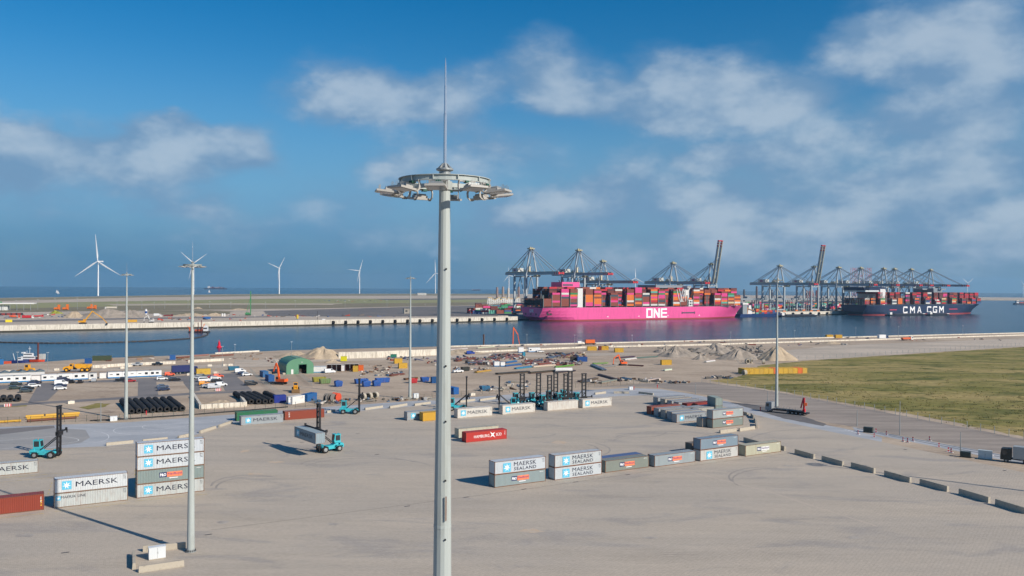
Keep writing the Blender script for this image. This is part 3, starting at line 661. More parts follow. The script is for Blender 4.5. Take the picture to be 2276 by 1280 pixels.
# front row
pK = G(1099.5, 1084.3, Z0)
container(pK, 'grey-green container with orange panel under a pale star container', (150, 166, 168), 'pno', rust=0.15, fr=(130, 100, 80))
container(up(pK, 1), 'pale two-line lettered star container on top of the grey-green one', (206, 214, 220), 'sealand', rust=0.16, fr=(140, 110, 90))
pK2 = G(1233, 1067.5, Z0)
container(pK2, 'pale two-line lettered star container at the bottom of the second front stack', (206, 214, 218), 'sealand', rust=0.16, fr=(140, 104, 84))
container(up(pK2, 1), 'rust-spotted two-line lettered star container on top of the second front stack', (202, 210, 212), 'sealand', rust=0.34, fr=(140, 104, 84))
pK3 = G(1345.5, 1051, Z0)
container(pK3, 'dull green-grey container with orange panel, alone in the front row', (142, 150, 142), 'pno', rust=0.22, fr=(130, 100, 80))
container(pK3 + UV()[1] * 2.7 + UV()[0] * 0.3, 'blue-roofed container behind the dull green-grey one', (120, 140, 160), None, rust=0.2, roof=(92, 116, 160))
container(G(1455, 1038.5, Z0), 'pale blue-grey container with orange panel between two front stacks', (164, 176, 180), 'pno', rust=0.22, fr=(136, 104, 84))
pK5 = G(1556.5, 1025.5, Z0)
container(pK5, 'pale two-line lettered star container under a blue-grey one', (208, 210, 206), 'sealand', rust=0.28, fr=(140, 108, 88))
container(up(pK5, 1), 'blue-grey container with orange panel topping the last front stack', (138, 158, 172), 'pno', rust=0.12, fr=(120, 90, 76))
container(G(1540, 1010, Z0) + UV()[1] * 0.3, 'brownish container end behind the last front stack', (126, 120, 108), None, rust=0.3)
container(G(1657, 1014.5, Z0), 'cream container with pale panel ending the front row', (196, 196, 174), 'pno_pale', rust=0.3, fr=(140, 120, 96))
# right cluster
gp = 'containers in the right-hand cluster'
for (x, y), c, kd, lb in (((1504, 940), MSK, 'maersk', 'grey star container at the front of the right cluster'), ((1493, 934.5), MSK, None, 'grey container second from the front of the right cluster'),
                          ((1479.5, 930.5), (178, 178, 170), None, 'rusty grey container third from the front of the right cluster'), ((1464, 926.5), MSK, None, 'grey container next to the red one in the right cluster'),
                          ((1448, 922), (158, 80, 62), None, 'red-brown container at the left back of the right cluster front rank')):
    container(G(x, y, Z0), lb, c, kd, rust=0.2, fr=(150, 140, 130), group=gp)
for (x, y), c, lb in (((1508, 911.5), MSK, 'grey container fourth from the left in the rear rank'), ((1493, 908), MSK, 'grey container third from the left in the rear rank'), ((1478, 904.2), (186, 180, 168), 'cream-edged container second from the left in the rear rank'), ((1462, 900.3), MSK, 'grey container at the left end of the rear rank')):
    container(G(x, y, Z0), lb, c, None, rust=0.2, fr=(150, 140, 130), group=gp)
container(G(1527, 914.5, Z0), 'long dark red container in the middle of the right cluster', (150, 62, 56), None, rust=0.05, roof=(140, 66, 60), group=gp)
U_, V_ = UV()
pf = G(1504, 940, Z0)
for k, (c, lb) in enumerate((((176, 176, 168), 'cream container right behind the paired orange-panel stack'), (MSK, 'blue-grey star container in the second column of the cluster'))):
    container(pf + U_ * 12.9 + V_ * (6.6 + k * 3.1), lb, c, 'maersk' if k else None, rust=0.2, group=gp)
pM = G(1584, 952, Z0)
container(pM, 'grey-green orange-panel container at the bottom of the cluster pair stack', (140, 152, 146), 'pno', rust=0.18, fr=(120, 96, 76), group=gp)
container(up(pM, 1), 'light grey orange-panel container on top of the cluster pair stack', (176, 186, 186), 'pno', rust=0.16, fr=(130, 100, 82), group=gp)
container(pM + V_ * 2.75 - U_ * 1.4, 'dull grey container end showing behind the cluster pair stack', (150, 156, 152), None, rust=0.2, group=gp)
pE = G(1606, 922, Z0)
container(pE, 'grey-green container standing crosswise behind the pair stack, doors facing out', (138, 156, 150), None, rz=DEF_H + R(72), L_=6.06, H=2.896, rust=0.1, group=gp, door_right=False)
container(up(pE, 1, 2.896), 'upper grey-green container crosswise behind the pair stack, doors facing out', (150, 166, 160), None, rz=DEF_H + R(72), L_=6.06, rust=0.1, group=gp, door_right=False)

# ------------------------------------------------------------------ concrete barriers, cabinets
def barrier(a, b, label, h=0.95, w=0.55, group='concrete barriers on the yard', inset=0.03):
    a, b = Vector(a), Vector(b); d = b - a; L_ = d.length; rz = math.atan2(d.y, d.x)
    mb = MB().extrude([(-w / 2, 0), (w / 2, 0), (w / 2, 0.18), (w / 2 - inset, 0.42), (w / 2 - inset - 0.03, h), (-w / 2 + inset + 0.03, h), (-w / 2 + inset, 0.42), (-w / 2, 0.18)], 0, L_)
    mb.v = [(y, x, z) for x, y, z in mb.v]; mb.f = [f[::-1] for f in mb.f]
    o = put('concrete_barrier', mb, CONC(), None, (a.x, a.y, Z0), rz); return tag(o, label, 'barrier', group)
RB = [((1768, 1008), (1810, 1020)), ((1828, 1023), (1874, 1036)), ((1893, 1038), (1944, 1052)), ((1967, 1057), (2024, 1073)), ((2046, 1076), (2107, 1093)), ((2133, 1098), (2199, 1118)), ((2214, 1122), (2282, 1143))]
for i, (a, b) in enumerate(RB): barrier(G(*a), G(*b), 'concrete barrier, %s from the containers in the line running to the right edge' % ORD[i], h=1.15, w=0.6)
barrier(G(1654, 981), G(1692, 992), 'concrete barrier hidden behind the cream container', 1.15)
barrier(G(1734, 998), G(1745, 1002), 'short concrete barrier at the end of the cream container', 1.1)
for i, (a, b) in enumerate((((1600, 963), (1636, 958.5)), ((1643, 958.5), (1677, 953.5)))): barrier(G(*a), G(*b), ['pale concrete barrier lying in front of the orange-panel pair stack', 'pale concrete barrier ending at the corner of the barrier ring'][i], 0.9)
for i, (a, b) in enumerate((((1682, 952), (1681, 943)), ((1680.5, 941), (1677, 933)), ((1676, 931), (1670, 924.5)), ((1662, 924), (1650, 920.5)))): barrier(G(*a), G(*b), 'concrete barrier, %s from the corner along the curved ring by the pair stack' % ORD[i], 1.0)
LB = [((236, 990.5), (296, 984.5)), ((317, 983), (372, 977.5)), ((396, 975), (424, 968.5)), ((444, 963), (479, 952)), ((486, 950), (515, 940)), ((726, 918), (744, 915)), ((811, 911.5), (850, 906)), ((866, 907.5), (904, 901)), ((921, 902), (956, 897)), ((1022, 895), (1055, 890.5)), ((1066, 891.5), (1103, 886)), ((1322, 877), (1346, 874)), ((1364, 874), (1398, 874.5)), ((1420, 874.5), (1452, 878))]
for i, (a, b) in enumerate(LB): barrier(G(*a), G(*b), 'low concrete barrier, %s from the left along the pale road edge' % ORD[i], 0.75, 0.6, 'barriers along the road edge')
barrier(G(318, 1226), G(413, 1218), 'concrete barrier behind the white cabinet at the mast foot', 0.9, 0.5)
barrier(G(308, 1272.5), G(409, 1258), 'concrete barrier in front of the white cabinet at the mast foot', 0.9, 0.5)
barrier(G(298, 1266), G(297, 1236), 'concrete barrier left of the white cabinet at the mast foot', 0.9, 0.5)
def cabinet(px, py, w, h, label, rz=DEF_H, c=(226, 232, 234)):
    t = thing('switch_cabinet', label, 'cabinet', G(px, py, Z0), rz, 'switch cabinets')
    put('plinth', MB().box(0.05, w - 0.05, 0.05, 0.85, 0, 0.12), CONC(), t)
    put('housing', MB().box(0, w, 0, 0.9, 0.12, h - 0.08), paint(*c), t)
    put('lid', MB().box(-0.05, w + 0.05, -0.05, 0.95, h - 0.08, h), paint(*c), t)
    put('door_seam', MB().box(w / 2 - 0.012, w / 2 + 0.012, -0.006, 0.0, 0.2, h - 0.16), BLACK(), t)
    put('handle', MB().box(w / 2 + 0.06, w / 2 + 0.1, -0.03, -0.001, h * 0.45, h * 0.6), BLACK(), t)
    return t
cabinet(331, 1246, 2.3, 1.85, 'white switch cabinet between concrete barriers at the foot of the mast')
cabinet(245, 937, 1.9, 1.5, 'white cabinet beside the mast near the eight tyre rolls')
cabinet(920, 886.5, 1.9, 1.9, 'white cabinet right of the mast beyond the yard')
cabinet(2174, 1019, 2.9, 2.1, 'pale blue-white cabinet by the kerb at the right', R(-36), (206, 220, 222))
cabinet(1399, 867, 1.6, 1.3, 'small white block on the pale road near the parked handlers', 0.3)

# ------------------------------------------------------------------ empty-container handlers
TEAL = mat('turquoise_paint', col(64, 178, 190), 0.4, var=0.1, scale=1.0, dirt=col(60, 90, 90), dirt_amt=0.2, dirt_scale=1.2)
def wheel(name, parent, x, y, r, w, hub=None):
    o = put(name, cached(('tyre', r, w), lambda: MB().lathe([(r * 0.55, -w / 2), (r * 0.92, -w / 2), (r, -w * 0.36), (r, w * 0.36), (r * 0.92, w / 2), (r * 0.55, w / 2)], 18)), RUBBER(), parent, (x, y, r), rot=(R(90), 0, 0))
    put('rim', cached(('rim', r, w), lambda: MB().lathe([(r * 0.20, -w * 0.53), (r * 0.54, -w * 0.51), (r * 0.54, w * 0.51), (r * 0.20, w * 0.53)], 12)), hub or STEEL(), o)
    return o
def build_handler(label, loc, ang, lift=1.6, spread=6.0, grp='turquoise container handlers', mast_h=11.8):
    """local x points forward; origin on the ground under the machine"""
    t = thing('container_handler', label, 'container handler', loc, ang, grp); b = BLACK()
    ch = MB().extrude([(-3.0, 0.75), (2.1, 0.6), (2.3, 1.15), (1.2, 1.45), (-0.6, 1.55), (-1.6, 2.0), (-3.0, 2.0), (-3.35, 1.6), (-3.35, 1.0)], -0.85, 0.85)
    put('chassis', cached('h_chassis', lambda: ch), TEAL, t)
    put('counterweight', cached('h_cw', lambda: MB().extrude([(-3.3, 1.0), (-2.3, 1.0), (-2.3, 2.05), (-3.0, 2.05), (-3.3, 1.7)], -1.45, 1.45)), TEAL, t)
    fd = MB()
    for s in (-1, 1):
        for x in (-2.1, 1.75): fd.extrude([(x - 0.9, 1.2), (x - 0.75, 1.62), (x + 0.75, 1.62), (x + 0.9, 1.2), (x + 0.72, 1.5), (x - 0.72, 1.5)], s * 1.35 - 0.42, s * 1.35 + 0.42)
    put('mudguards', cached('h_fd', lambda: fd), TEAL, t)
    for s in (-1, 1):
        wheel('wheel', t, -2.1, s * 1.35, 0.75, 0.6); wheel('wheel', t, 1.75, s * 1.55, 0.85, 0.95)
    cab = put('cab', cached('h_cab', lambda: MB().extrude([(-2.75, 2.06), (-1.2, 2.06), (-1.05, 2.6), (-1.25, 4.0), (-2.75, 4.0)], -0.75, 0.75)), TEAL, t)
    gl = glass()
    put('windscreen', cached('h_ws', lambda: MB().add([(-1.03, -0.64, 2.62), (-1.03, 0.64, 2.62), (-1.225, 0.64, 3.86), (-1.225, -0.64, 3.86)], [(0, 1, 2, 3)])), gl, cab)
    for s in (-1, 1): put('side_window', cached('h_sw', lambda: MB().box(-2.6, -1.42, -0.006, 0.006, 2.55, 3.85)), gl, cab, (0, s * 0.757, 0))
    put('rear_window', cached('h_rw', lambda: MB().box(-2.762, -2.752, -0.6, 0.6, 2.75, 3.85)), gl, cab)
    put('cab_roof', cached('h_cr', lambda: MB().box(-2.85, -1.15, -0.82, 0.82, 4.004, 4.12)), TEAL, cab)
    put('ladder', cached('h_lad', lambda: MB().box(-2.6, -2.2, 0.86, 0.98, 0.7, 2.0)), b, t)
    # mast: two uprights and rungs
    X = 2.75
    for s in (-1, 1): put('mast_upright', cached(('h_up', s, mast_h), lambda: MB().box(X - 0.22, X + 0.2, s * 0.72 - 0.17, s * 0.72 + 0.17, 0.45, mast_h)), b, t)
    rg = cached('h_rung', lambda: MB().box(X - 0.1, X + 0.06, -0.55, 0.55, -0.13, 0.13))
    for k in range(9): put('mast_rung', rg, b, t, (0, 0, 0.9 + k * (mast_h - 1.3) / 8))
    put('mast_head', cached(('h_head', mast_h), lambda: MB().box(X - 0.35, X + 0.3, -0.95, 0.95, mast_h + 0.004, mast_h + 0.28)), b, t)
    for s in (-1, 1):
        put('tilt_cylinder', cached(('h_tilt', s), lambda: MB().tube((-1.0, s * 0.95, 1.9), (X - 0.2, s * 0.95, 4.9), 0.11, n=8).tube((0.9, s * 0.95, 3.43), (X - 0.2, s * 0.95, 4.9), 0.07, n=6)), b, t)
    # carriage and side-lift spreader
    put('carriage', cached('h_car', lambda: MB().box(X + 0.22, X + 0.45, -1.1, 1.1, -0.5, 0.7).box(X - 0.3, X + 0.2, 0.95, 1.15, -0.4, 0.5).box(X - 0.3, X + 0.2, -1.15, -0.95, -0.4, 0.5)), b, t, (0, 0, lift + 2.2))
    sp = put('spreader', cached(('h_spr', spread), lambda: MB().box(X + 0.46, X + 0.75, -spread / 2, spread / 2, 0.0, 0.32)), b, t, (0, 0, lift + 2.55))
    for s in (-1, 1):
        put('twist_arm', cached(('h_arm', spread, s), lambda: MB().box(X + 0.5, X + 0.95, s * spread / 2 - 0.15, s * spread / 2 + 0.15, 0.33, 0.7).box(X + 0.78, X + 1.0, s * spread / 2 - 0.1, s * spread / 2 + 0.1, -0.5, 0.33)), b, sp)
    put('beacon', cached('h_bea', lambda: MB().tube((-2.0, 0, 4.125), (-2.0, 0, 4.3), 0.07)), mat('amber', col(230, 130, 40), 0.3), cab)
    return t
def gh(px, py): return G(px, py, Z0)
build_handler('turquoise container handler driving alone at the far left of the yard', gh(104, 1016), R(3), lift=3.4, spread=4.0)
hc_dir = Vector((-0.79, -0.61, 0)).normalized()
hpos = gh(731, 1003)
build_handler('turquoise container handler carrying a grey star container in mid-yard', hpos, math.atan2(hc_dir.y, hc_dir.x), lift=3.2, spread=12.0, mast_h=11.6)
cax = Vector((hc_dir.y * -1, hc_dir.x, 0))      # long axis of the carried box
if cax.y > 0: cax = -cax
front = hpos + hc_dir * 3.85
# the carried container hangs in front of the mast with its long side facing forwards
cr = math.atan2(cax.y, cax.x)
c0 = front - cax * (CL / 2) + hc_dir * (CW)
container((c0.x, c0.y, 3.3), 'grey star container hanging from the handler in mid-yard', (150, 168, 176), 'maersk', rz=cr, rust=0.05, fr=(150, 160, 165), group='containers in the yard')
build_handler('turquoise container handler standing by the road, left of the mast in mid-distance', gh(779, 919), R(2), lift=3.2, spread=4.0, mast_h=10.8)
build_handler('turquoise container handler half hidden by the foreground mast', gh(1018, 912), R(4), lift=2.0, spread=4.0, mast_h=10.8)
build_handler('turquoise container handler facing left at the left end of the parked group', gh(1128, 911), R(178), lift=1.6, spread=4.0, mast_h=10.8)
for i, (x, y, w) in enumerate(((1152, 901, 'second'), (1188, 900, 'third'), (1212, 906, 'fourth'), (1226, 896, 'fifth'), (1248, 901, 'sixth'), (1258, 893, 'seventh'), (1288, 900, 'eighth'))):
    build_handler('turquoise container handler parked with mast to the front, %s from the left in the group' % w, gh(x, y), R(-62), lift=0.4, spread=5.5, mast_h=10.9)

# ------------------------------------------------------------------ container ships
def hull_rings(L_, B, zs, over, fl_bow, stern_rise):
    """stations along x; returns rings per station for the given heights (0 = waterline)"""
    D = zs[-1]; rings = []
    for i in range(41):
        s = i / 40; row = []
        for z in zs:
            f = max(0.0, min(1.0, z / D)); xb = L_ + over * f ** 1.5          # bow rakes forward with height
            x0 = 6.0 * (1 - f) if z < D * 0.3 else 0.0                          # counter stern
            x = x0 + (xb - x0) * s
            bow = max(0.0, (s - 0.74) / 0.26); e = 1.7 + 1.3 * f
            h = B / 2 * (1 - bow ** e) if bow > 0 else B / 2
            if s > 0.999: h = 0.25
            st = max(0.0, (0.13 - s) / 0.13)
            h *= 1 - (1 - f) ** 1.2 * st ** 1.3 * stern_rise
            row.append((x, h, z))
        rings.append(row)
    return rings
def hull_mesh(rings, k0, k1, cap_top=False, cap_stern=True):
    mb = MB(); n = k1 - k0 + 1
    for side in (1, -1):
        vs = [(x, side * h, z) for r in rings for x, h, z in r[k0:k1 + 1]]; fs = []
        for i in range(len(rings) - 1):
            for j in range(n - 1):
                q = (i * n + j, (i + 1) * n + j, (i + 1) * n + j + 1, i * n + j + 1); fs.append(q if side < 0 else q[::-1])
        mb.add(vs, fs)
    r = rings[0][k0:k1 + 1]
    if cap_stern:
        for a, b in zip(r, r[1:]): mb.add([(a[0], a[1], a[2]), (a[0], -a[1], a[2]), (b[0], -b[1], b[2]), (b[0], b[1], b[2])], [(0, 1, 2, 3)])
    r = rings[-1][k0:k1 + 1]
    for a, b in zip(r, r[1:]): mb.add([(a[0], a[1], a[2]), (a[0], -a[1], a[2]), (b[0], -b[1], b[2]), (b[0], b[1], b[2])], [(3, 2, 1, 0)])
    if cap_top:
        for ra, rb in zip(rings, rings[1:]):
            a, b = ra[k1], rb[k1]; mb.add([(a[0], a[1], a[2]), (a[0], -a[1], a[2]), (b[0], -b[1], b[2]), (b[0], b[1], b[2])], [(0, 1, 2, 3)])
    return mb
SHIPC = {'m': ((226, 70, 140), 'magenta'), 'b': ((140, 72, 56), 'brown'), 'o': ((232, 122, 44), 'orange'), 'g': ((62, 78, 92), 'slate grey'), 'w': ((220, 220, 214), 'white'),
         'n': ((56, 140, 84), 'green'), 't': ((96, 176, 158), 'teal'), 'r': ((196, 44, 56), 'red'), 'd': ((110, 52, 46), 'dark brown'), 'u': ((58, 88, 140), 'blue'), 'c': ((218, 200, 160), 'cream'), 'k': ((86, 44, 44), 'maroon')}
def shipmat(k): return mat('ship_box_' + k, tuple(x * 0.8 for x in col(*SHIPC[k][0])), 0.55, var=0.12, scale=0.2)
def corr_box(L_, W, H):
    """container seen from far: shell with sunken corrugated sides between posts and rails"""
    mb = MB(); mb.box(0, L_, 0.06, W - 0.06, 0, H)
    for x in (0, L_ - 0.3): mb.box(x, x + 0.3, 0, 0.06, 0, H); mb.box(x, x + 0.3, W - 0.06, W, 0, H)
    for z in (0, H - 0.2):
        for y in (0, W - 0.06): mb.box(0.3, L_ - 0.3, y, y + 0.06, z, z + 0.2)
    return mb
BH, BW = 2.62, 2.5
def ship_box(parent_loc, rz, key, label, grp, L_=12.19):
    o = put('shipping_container', cached(('sbox', L_), lambda: corr_box(L_, 2.44, 2.58)), shipmat(key), None, parent_loc, rz)
    tag(o, label, 'container', grp); return o
ONE_M = mat('ship_pink', col(224, 88, 150), 0.42, var=0.07, scale=0.08, dirt=col(196, 82, 128), dirt_amt=0.35, dirt_scale=0.12, streak=True)
ANTI = mat('ship_antifouling', col(150, 62, 64), 0.6, var=0.1, scale=0.05)
GREYS = mat('ship_grey_steel', col(96, 104, 108), 0.6, var=0.1, scale=0.1)
def local_root(name, label, t): return thing(name, label, 'container ship', (berth(t, 0).x, berth(t, 0).y, WZ), SANG)
def on_ship(root, x, y, z):
    c, s = math.cos(SANG), math.sin(SANG)
    return (root.location.x + x * c - y * s, root.location.y + x * s + y * c, root.location.z + z)
def letter_polys(defs):
    mb = MB()
    for quads in defs:
        for q in quads: mb.add([(x, 0, z) for x, z in q], [(0, 1, 2, 3)])
    return mb
def block_letter(ch, x, w, h, s):
    """square stencil letters, stroke s"""
    Rr = lambda a, b, c, d: [(x + a, c), (x + b, c), (x + b, d), (x + a, d)]
    if ch == 'O': return [Rr(0, s, 0, h), Rr(w - s, w, 0, h), Rr(s, w - s, 0, s * 0.8), Rr(s, w - s, h - s * 0.8, h)]
    if ch == 'N': return [Rr(0, s, 0, h), Rr(w - s, w, 0, h), [(x + s, h), (x + s, h - 1.9 * s), (x + w - s, 0), (x + w - s, 1.9 * s)]]
    if ch == 'E': return [Rr(0, s, 0, h), Rr(s, w, 0, s * 0.8), Rr(s, w, h - s * 0.8, h), Rr(s, w, h / 2 - s * 0.4, h / 2 + s * 0.4)]
    if ch == 'C': return [Rr(0, s, s * .6, h - s * .6), Rr(s * .4, w, 0, s), Rr(s * .4, w, h - s, h), Rr(w - s, w, s, h * .27), Rr(w - s, w, h * .73, h - s)]
    if ch == 'G': return [Rr(0, s, s * .6, h - s * .6), Rr(s * .4, w, 0, s), Rr(s * .4, w, h - s, h), Rr(w - s, w, s, h * .5), Rr(w - s, w, h * .75, h - s), Rr(w * .55, w - s, h * .38, h * .5)]
    if ch == 'M': return [Rr(0, s, 0, h), Rr(w - s, w, 0, h), [(x + s, h), (x + s, h - 1.8 * s), (x + w / 2, h * .25), (x + w / 2, h * .25 + 1.8 * s)], [(x + w - s, h), (x + w / 2, h * .25 + 1.8 * s), (x + w / 2, h * .25), (x + w - s, h - 1.8 * s)]]
    if ch == 'A': return [[(x, 0), (x + s, 0), (x + w / 2 + s * .35, h), (x + w / 2 - s * .55, h)], [(x + w - s, 0), (x + w, 0), (x + w / 2 + s * .55, h), (x + w / 2 - s * .35, h)], Rr(w * .25, w * .75, h * .25, h * .25 + s * .8)]
    return []
WLET = mat('ship_white_lettering', col(235, 236, 236), 0.6, var=0.05, scale=0.1)

# ---- the pink ship
BEAM, SL, DECK = 57.0, 378.0, 18.6
one = local_root('container_ship', 'pink container ship moored under the cranes, stacked with coloured containers', 0)
zs = [-3.0, 0.0, 2.2, 2.9, 6.0, 10.0, 14.0, DECK]
rg_ = hull_rings(SL, BEAM, zs, 17, 0, 0.55)
hm = lambda k0, k1, **k: [setattr(m := hull_mesh(rg_, k0, k1, **k), 'v', [(x, y + BEAM / 2, z) for x, y, z in m.v]), m][1]
put('boot_top', hm(0, 2), ANTI, one)
put('hull', hm(2, len(zs) - 1), ONE_M, one)
put('main_deck', MB().box(2, SL - 38, 0.6, BEAM - 0.6, DECK - 0.5, DECK + 0.25), GREYS, one)
put('forecastle', MB().add([(SL - 40, 4, DECK), (SL + 10, BEAM / 2 - 1.2, DECK), (SL + 10, BEAM / 2 + 1.2, DECK), (SL - 40, BEAM - 4, DECK), (SL - 40, 4, DECK + 0.3), (SL + 10, BEAM / 2 - 1.2, DECK + 0.3), (SL + 10, BEAM / 2 + 1.2, DECK + 0.3), (SL - 40, BEAM - 4, DECK + 0.3)], [(4, 5, 6, 7), (0, 1, 5, 4), (3, 7, 6, 2)]), GREYS, one)
lh, lw = 13.6, 11.8
for i, ch in enumerate('ONE'):
    put('letter', letter_polys([block_letter(ch, 0, lw, lh, 3.0)]), WLET, one, (175.4 + i * 13.4, -0.04, 3.0))
for x in (105, 160, 214, 275): put('tug_mark', MB().add([(0, 0, 0), (3.4, 0, 1.4), (2.4, 0, 0), (3.6, 0, -0.6)], [(0, 3, 2, 1)]), WLET, one, (x, -0.03, 5.4))
for x in (6, 10.5): put('mooring_port', MB().box(x, x + 3.6, -0.06, 0.3, 8.5, 11.3), BLACK(), one)
put('mooring_port', MB().box(9.5, 12, -0.06, 0.3, 13.6, 15.0), BLACK(), one)
put('pilot_door_recess', MB().box(242, 268, -0.06, 0.2, 8.6, 10.6).box(242, 243.5, -0.06, 0.2, 7.8, 11.4).box(266.5, 268, -0.06, 0.2, 7.8, 11.4), mat('recess_dark', col(84, 70, 90), 0.6), one)
# stern name and openings
for i, y in enumerate((14, 27, 40)): put('stern_port', MB().box(-0.05, 0.3, BEAM - y - 1.6, BEAM - y + 1.6, 8.2, 10.6), BLACK(), one)
nm = put('stern_lettering', text_mesh('ONE', 10, 4.6, 0.02), WLET, one, (-0.06, BEAM / 2 + 5, 11.8), rot=(0, 0, R(-90)))
# lashing bridges, columns of containers
bay_px = [1210, 1229, 1249, 1269, 1285, 1303, 1322, 1340, 1359, 1376, 1395, 1413, 1430, 1448, 1465, 1481, 1498, 1514, 1530, 1543, 1557, 1575, 1590, 1605, 1620, 1634]
bay_tiers = ['bbbb', 'bbmbbbm', 'bbbbgmwmm', 'mgbbmonbb', '', 'mmoooobbb', 'mooobobmb', '-r', 'bbmrbgb', '-', 'obwooombb', 'bobtbrbmmm', 'wmbbbgw', 'wbromobto', 'wbgbmmnmb', '-', 'owboomonb', 'bbbbo', '', 'mwobmbbowk', '-bo', '-', 'browbbm', 'btombmmb', 'bcbobtn', 'owobob']
def side_t(px):
    k = (px - 1138) / FPX; return (k * S0.y - S0.x) / (SU.x - k * SU.y)
pitch = 13.55
lash = cached('lash_post', lambda: MB().box(-0.35, 0.35, 0, 0.7, 0, 16.5).box(-0.35, 0.35, 2.6, 3.2, 0, 16.5).box(-0.3, 0.3, 0.7, 2.6, 7.6, 8.0).box(-0.3, 0.3, 0.7, 2.6, 15.6, 16.0))
fill = {k: MB() for k in 'bdkrogumw'}
nrow = 20
def one_bay(ship, x, tiers, grp, word, i, zbase, beam, fillset, rng, zoff=BH, fill_h=9):
    recess = tiers.startswith('-'); t = tiers.replace('-', '')
    if not recess:
        for k, ch in enumerate(t):
            lab = '%s container, %s tier up in the %s bay from the %s ship stern' % (SHIPC[ch][1], ORD[k], ORD[i], word)
            ship_box(on_ship(ship, x, 1.0, zbase + k * BH), SANG, ch, lab, grp)
    elif t:
        for k, ch in enumerate(t):
            ship_box(on_ship(ship, x, 1.0 + BW * 2, zbase + (fill_h - 1 - k) * BH), SANG, ch, '%s container set back, %s from the top of the %s bay, %s ship' % (SHIPC[ch][1], ORD[k], ORD[i], word), grp)
    hmax = max(fill_h, len(t)) if recess else max(len(t), 4)
    for r in range(1 if not recess else 3, nrow):
        hh = max(hmax, 9 + (i * 7 + r // 5) % 2) if (r > 2 and zoff and fill_h > 5 and len(t) > 4) else hmax if r > 2 else min(hmax, len(t) + (1 if rng.random() < .5 else 0)) if not recess else hmax
        for k in range(hh):
            if r > 3 and r < nrow - 1 and k < hh - 1: continue
            c = rng.choice('bbbddkkrogum' if k < hh - 1 else 'bbdkrow')
            fillset[c].box(x, x + 12.19, 1.0 + r * BW, 1.0 + r * BW + 2.44, zbase + k * BH, zbase + k * BH + 2.58)
        if r == 3 and recess: pass
rngs = random.Random(11); zb = DECK + 1.7
xs_one = [side_t(px) for px in bay_px]
for i, (x, t) in enumerate(zip(xs_one, bay_tiers)):
    put('lashing_bridge', lash, mat('lashing_grey', col(120, 128, 126), 0.6), one, (x - 0.68, 0.7, DECK + 0.25))
    if t == '': continue
    one_bay(one, x, t, 'containers stacked on the pink ship', 'pink', i, zb, BEAM, fill, rngs)
for k, mb in fill.items():
    if mb.v: tag(put('stacked_containers', mb, shipmat(k)), '%s containers packed deep inside the pink ship stacks' % SHIPC[k][1], 'containers', None, 'stuff').matrix_world = Matrix.Translation(one.location) @ Matrix.Rotation(SANG, 4, 'Z')
# stern lashing frame
sf = MB()
for j in range(16): sf.box(0.5, 1.1, 2 + j * 3.5, 2.5 + j * 3.5, DECK, DECK + 12)
for z in (3.5, 7.2, 11.5): sf.box(0.55, 1.05, 2.4, 54.9, DECK + z, DECK + z + 0.5)
put('stern_frame', sf, mat('dark_frame', col(58, 62, 62), 0.6), one)
# funnel casing and house
xf = xs_one[4] - 1
put('engine_casing', MB().box(xf + 1, xf + 11, 3, BEAM - 14, DECK + 0.26, DECK + 26), WHITE(), one)
put('funnel_top', MB().box(xf - 13, xf + 16, 18, BEAM - 12, DECK + 27.5, DECK + 34.5), ONE_M, one)
put('house_window_band', MB().box(xf - 12, xf + 5, 17.9, 18, DECK + 29, DECK + 32), mat('house_windows', col(110, 84, 104), 0.4), one)
put('funnel_pipes', MB().tube((xf - 6, 30, DECK + 34.5), (xf - 6, 30, DECK + 38), 0.7).tube((xf - 3, 30, DECK + 34.5), (xf - 3, 30, DECK + 38.5), 0.6).tube((xf - 9, 30, DECK + 34.5), (xf - 10, 30, DECK + 37), 0.6), BLACK(), one)
xb_ = xs_one[18]
put('accommodation', MB().box(xb_ + 1.5, xb_ + 11, 8, BEAM - 8, DECK + 0.26, DECK + 27), WHITE(), one)
put('bridge_deck', MB().box(xb_ - 50, xb_ + 9, 14, BEAM - 1, DECK + 27.1, DECK + 31.5), mat('bridge_grey', col(128, 138, 146), 0.55), one)
put('bridge_wing', MB().box(xb_ + 2, xb_ + 9, 4, 13.9, DECK + 27.2, DECK + 30.6), WHITE(), one)
put('wing_windows', MB().box(xb_ + 2.4, xb_ + 8.6, 3.9, 4.0, DECK + 28.4, DECK + 29.8), glass(), one)
zz = MB(); x0 = xb_ - 22
for a, b in (((0, 25), (5, 9)), ((5, 26), (10, 7)), ((12, 26), (7, 7)), ((13, 26), (17, 8)), ((6, 8), (14, 8)), ((16, 26), (11, 9))): zz.bar((x0 + a[0], 0.6, DECK + a[1]), (x0 + b[0], 0.6, DECK + b[1]), 0.9, 0.8)
put('stair_tower', zz, WHITE(), one)
lb_ = MB()
for z in (0.5, 4.5, 8.5): lb_.box(xb_ + 1, xb_ + 9, 0.4, 3.0, DECK + z, DECK + z + 1.6)
for x in (2, 7): lb_.box(xb_ + x, xb_ + x + 1.6, 0.5, 2.8, DECK + 0.3, DECK + 10)
put('gangway_frame', lb_, WHITE(), one)
put('lifeboat', MB().loft([[(xb_ + 1.5 + 7 * k / 8, 0.2 + 1.5 + r * math.cos(a), DECK + 11.6 + r * math.sin(a)) for a in [2 * math.pi * q / 10 for q in range(10)]] for k, r in enumerate((0.2, 1.1, 1.5, 1.6, 1.6, 1.6, 1.5, 1.1, 0.2))]), mat('lifeboat_orange', col(226, 104, 50), 0.5), one)
put('bow_mast', MB().tube((SL - 6, BEAM / 2, DECK), (SL - 6, BEAM / 2, DECK + 16), 0.8, 0.5).box(SL + 2, SL + 4.5, BEAM / 2 - 2, BEAM / 2 + 1, DECK, DECK + 8), WHITE(), one)

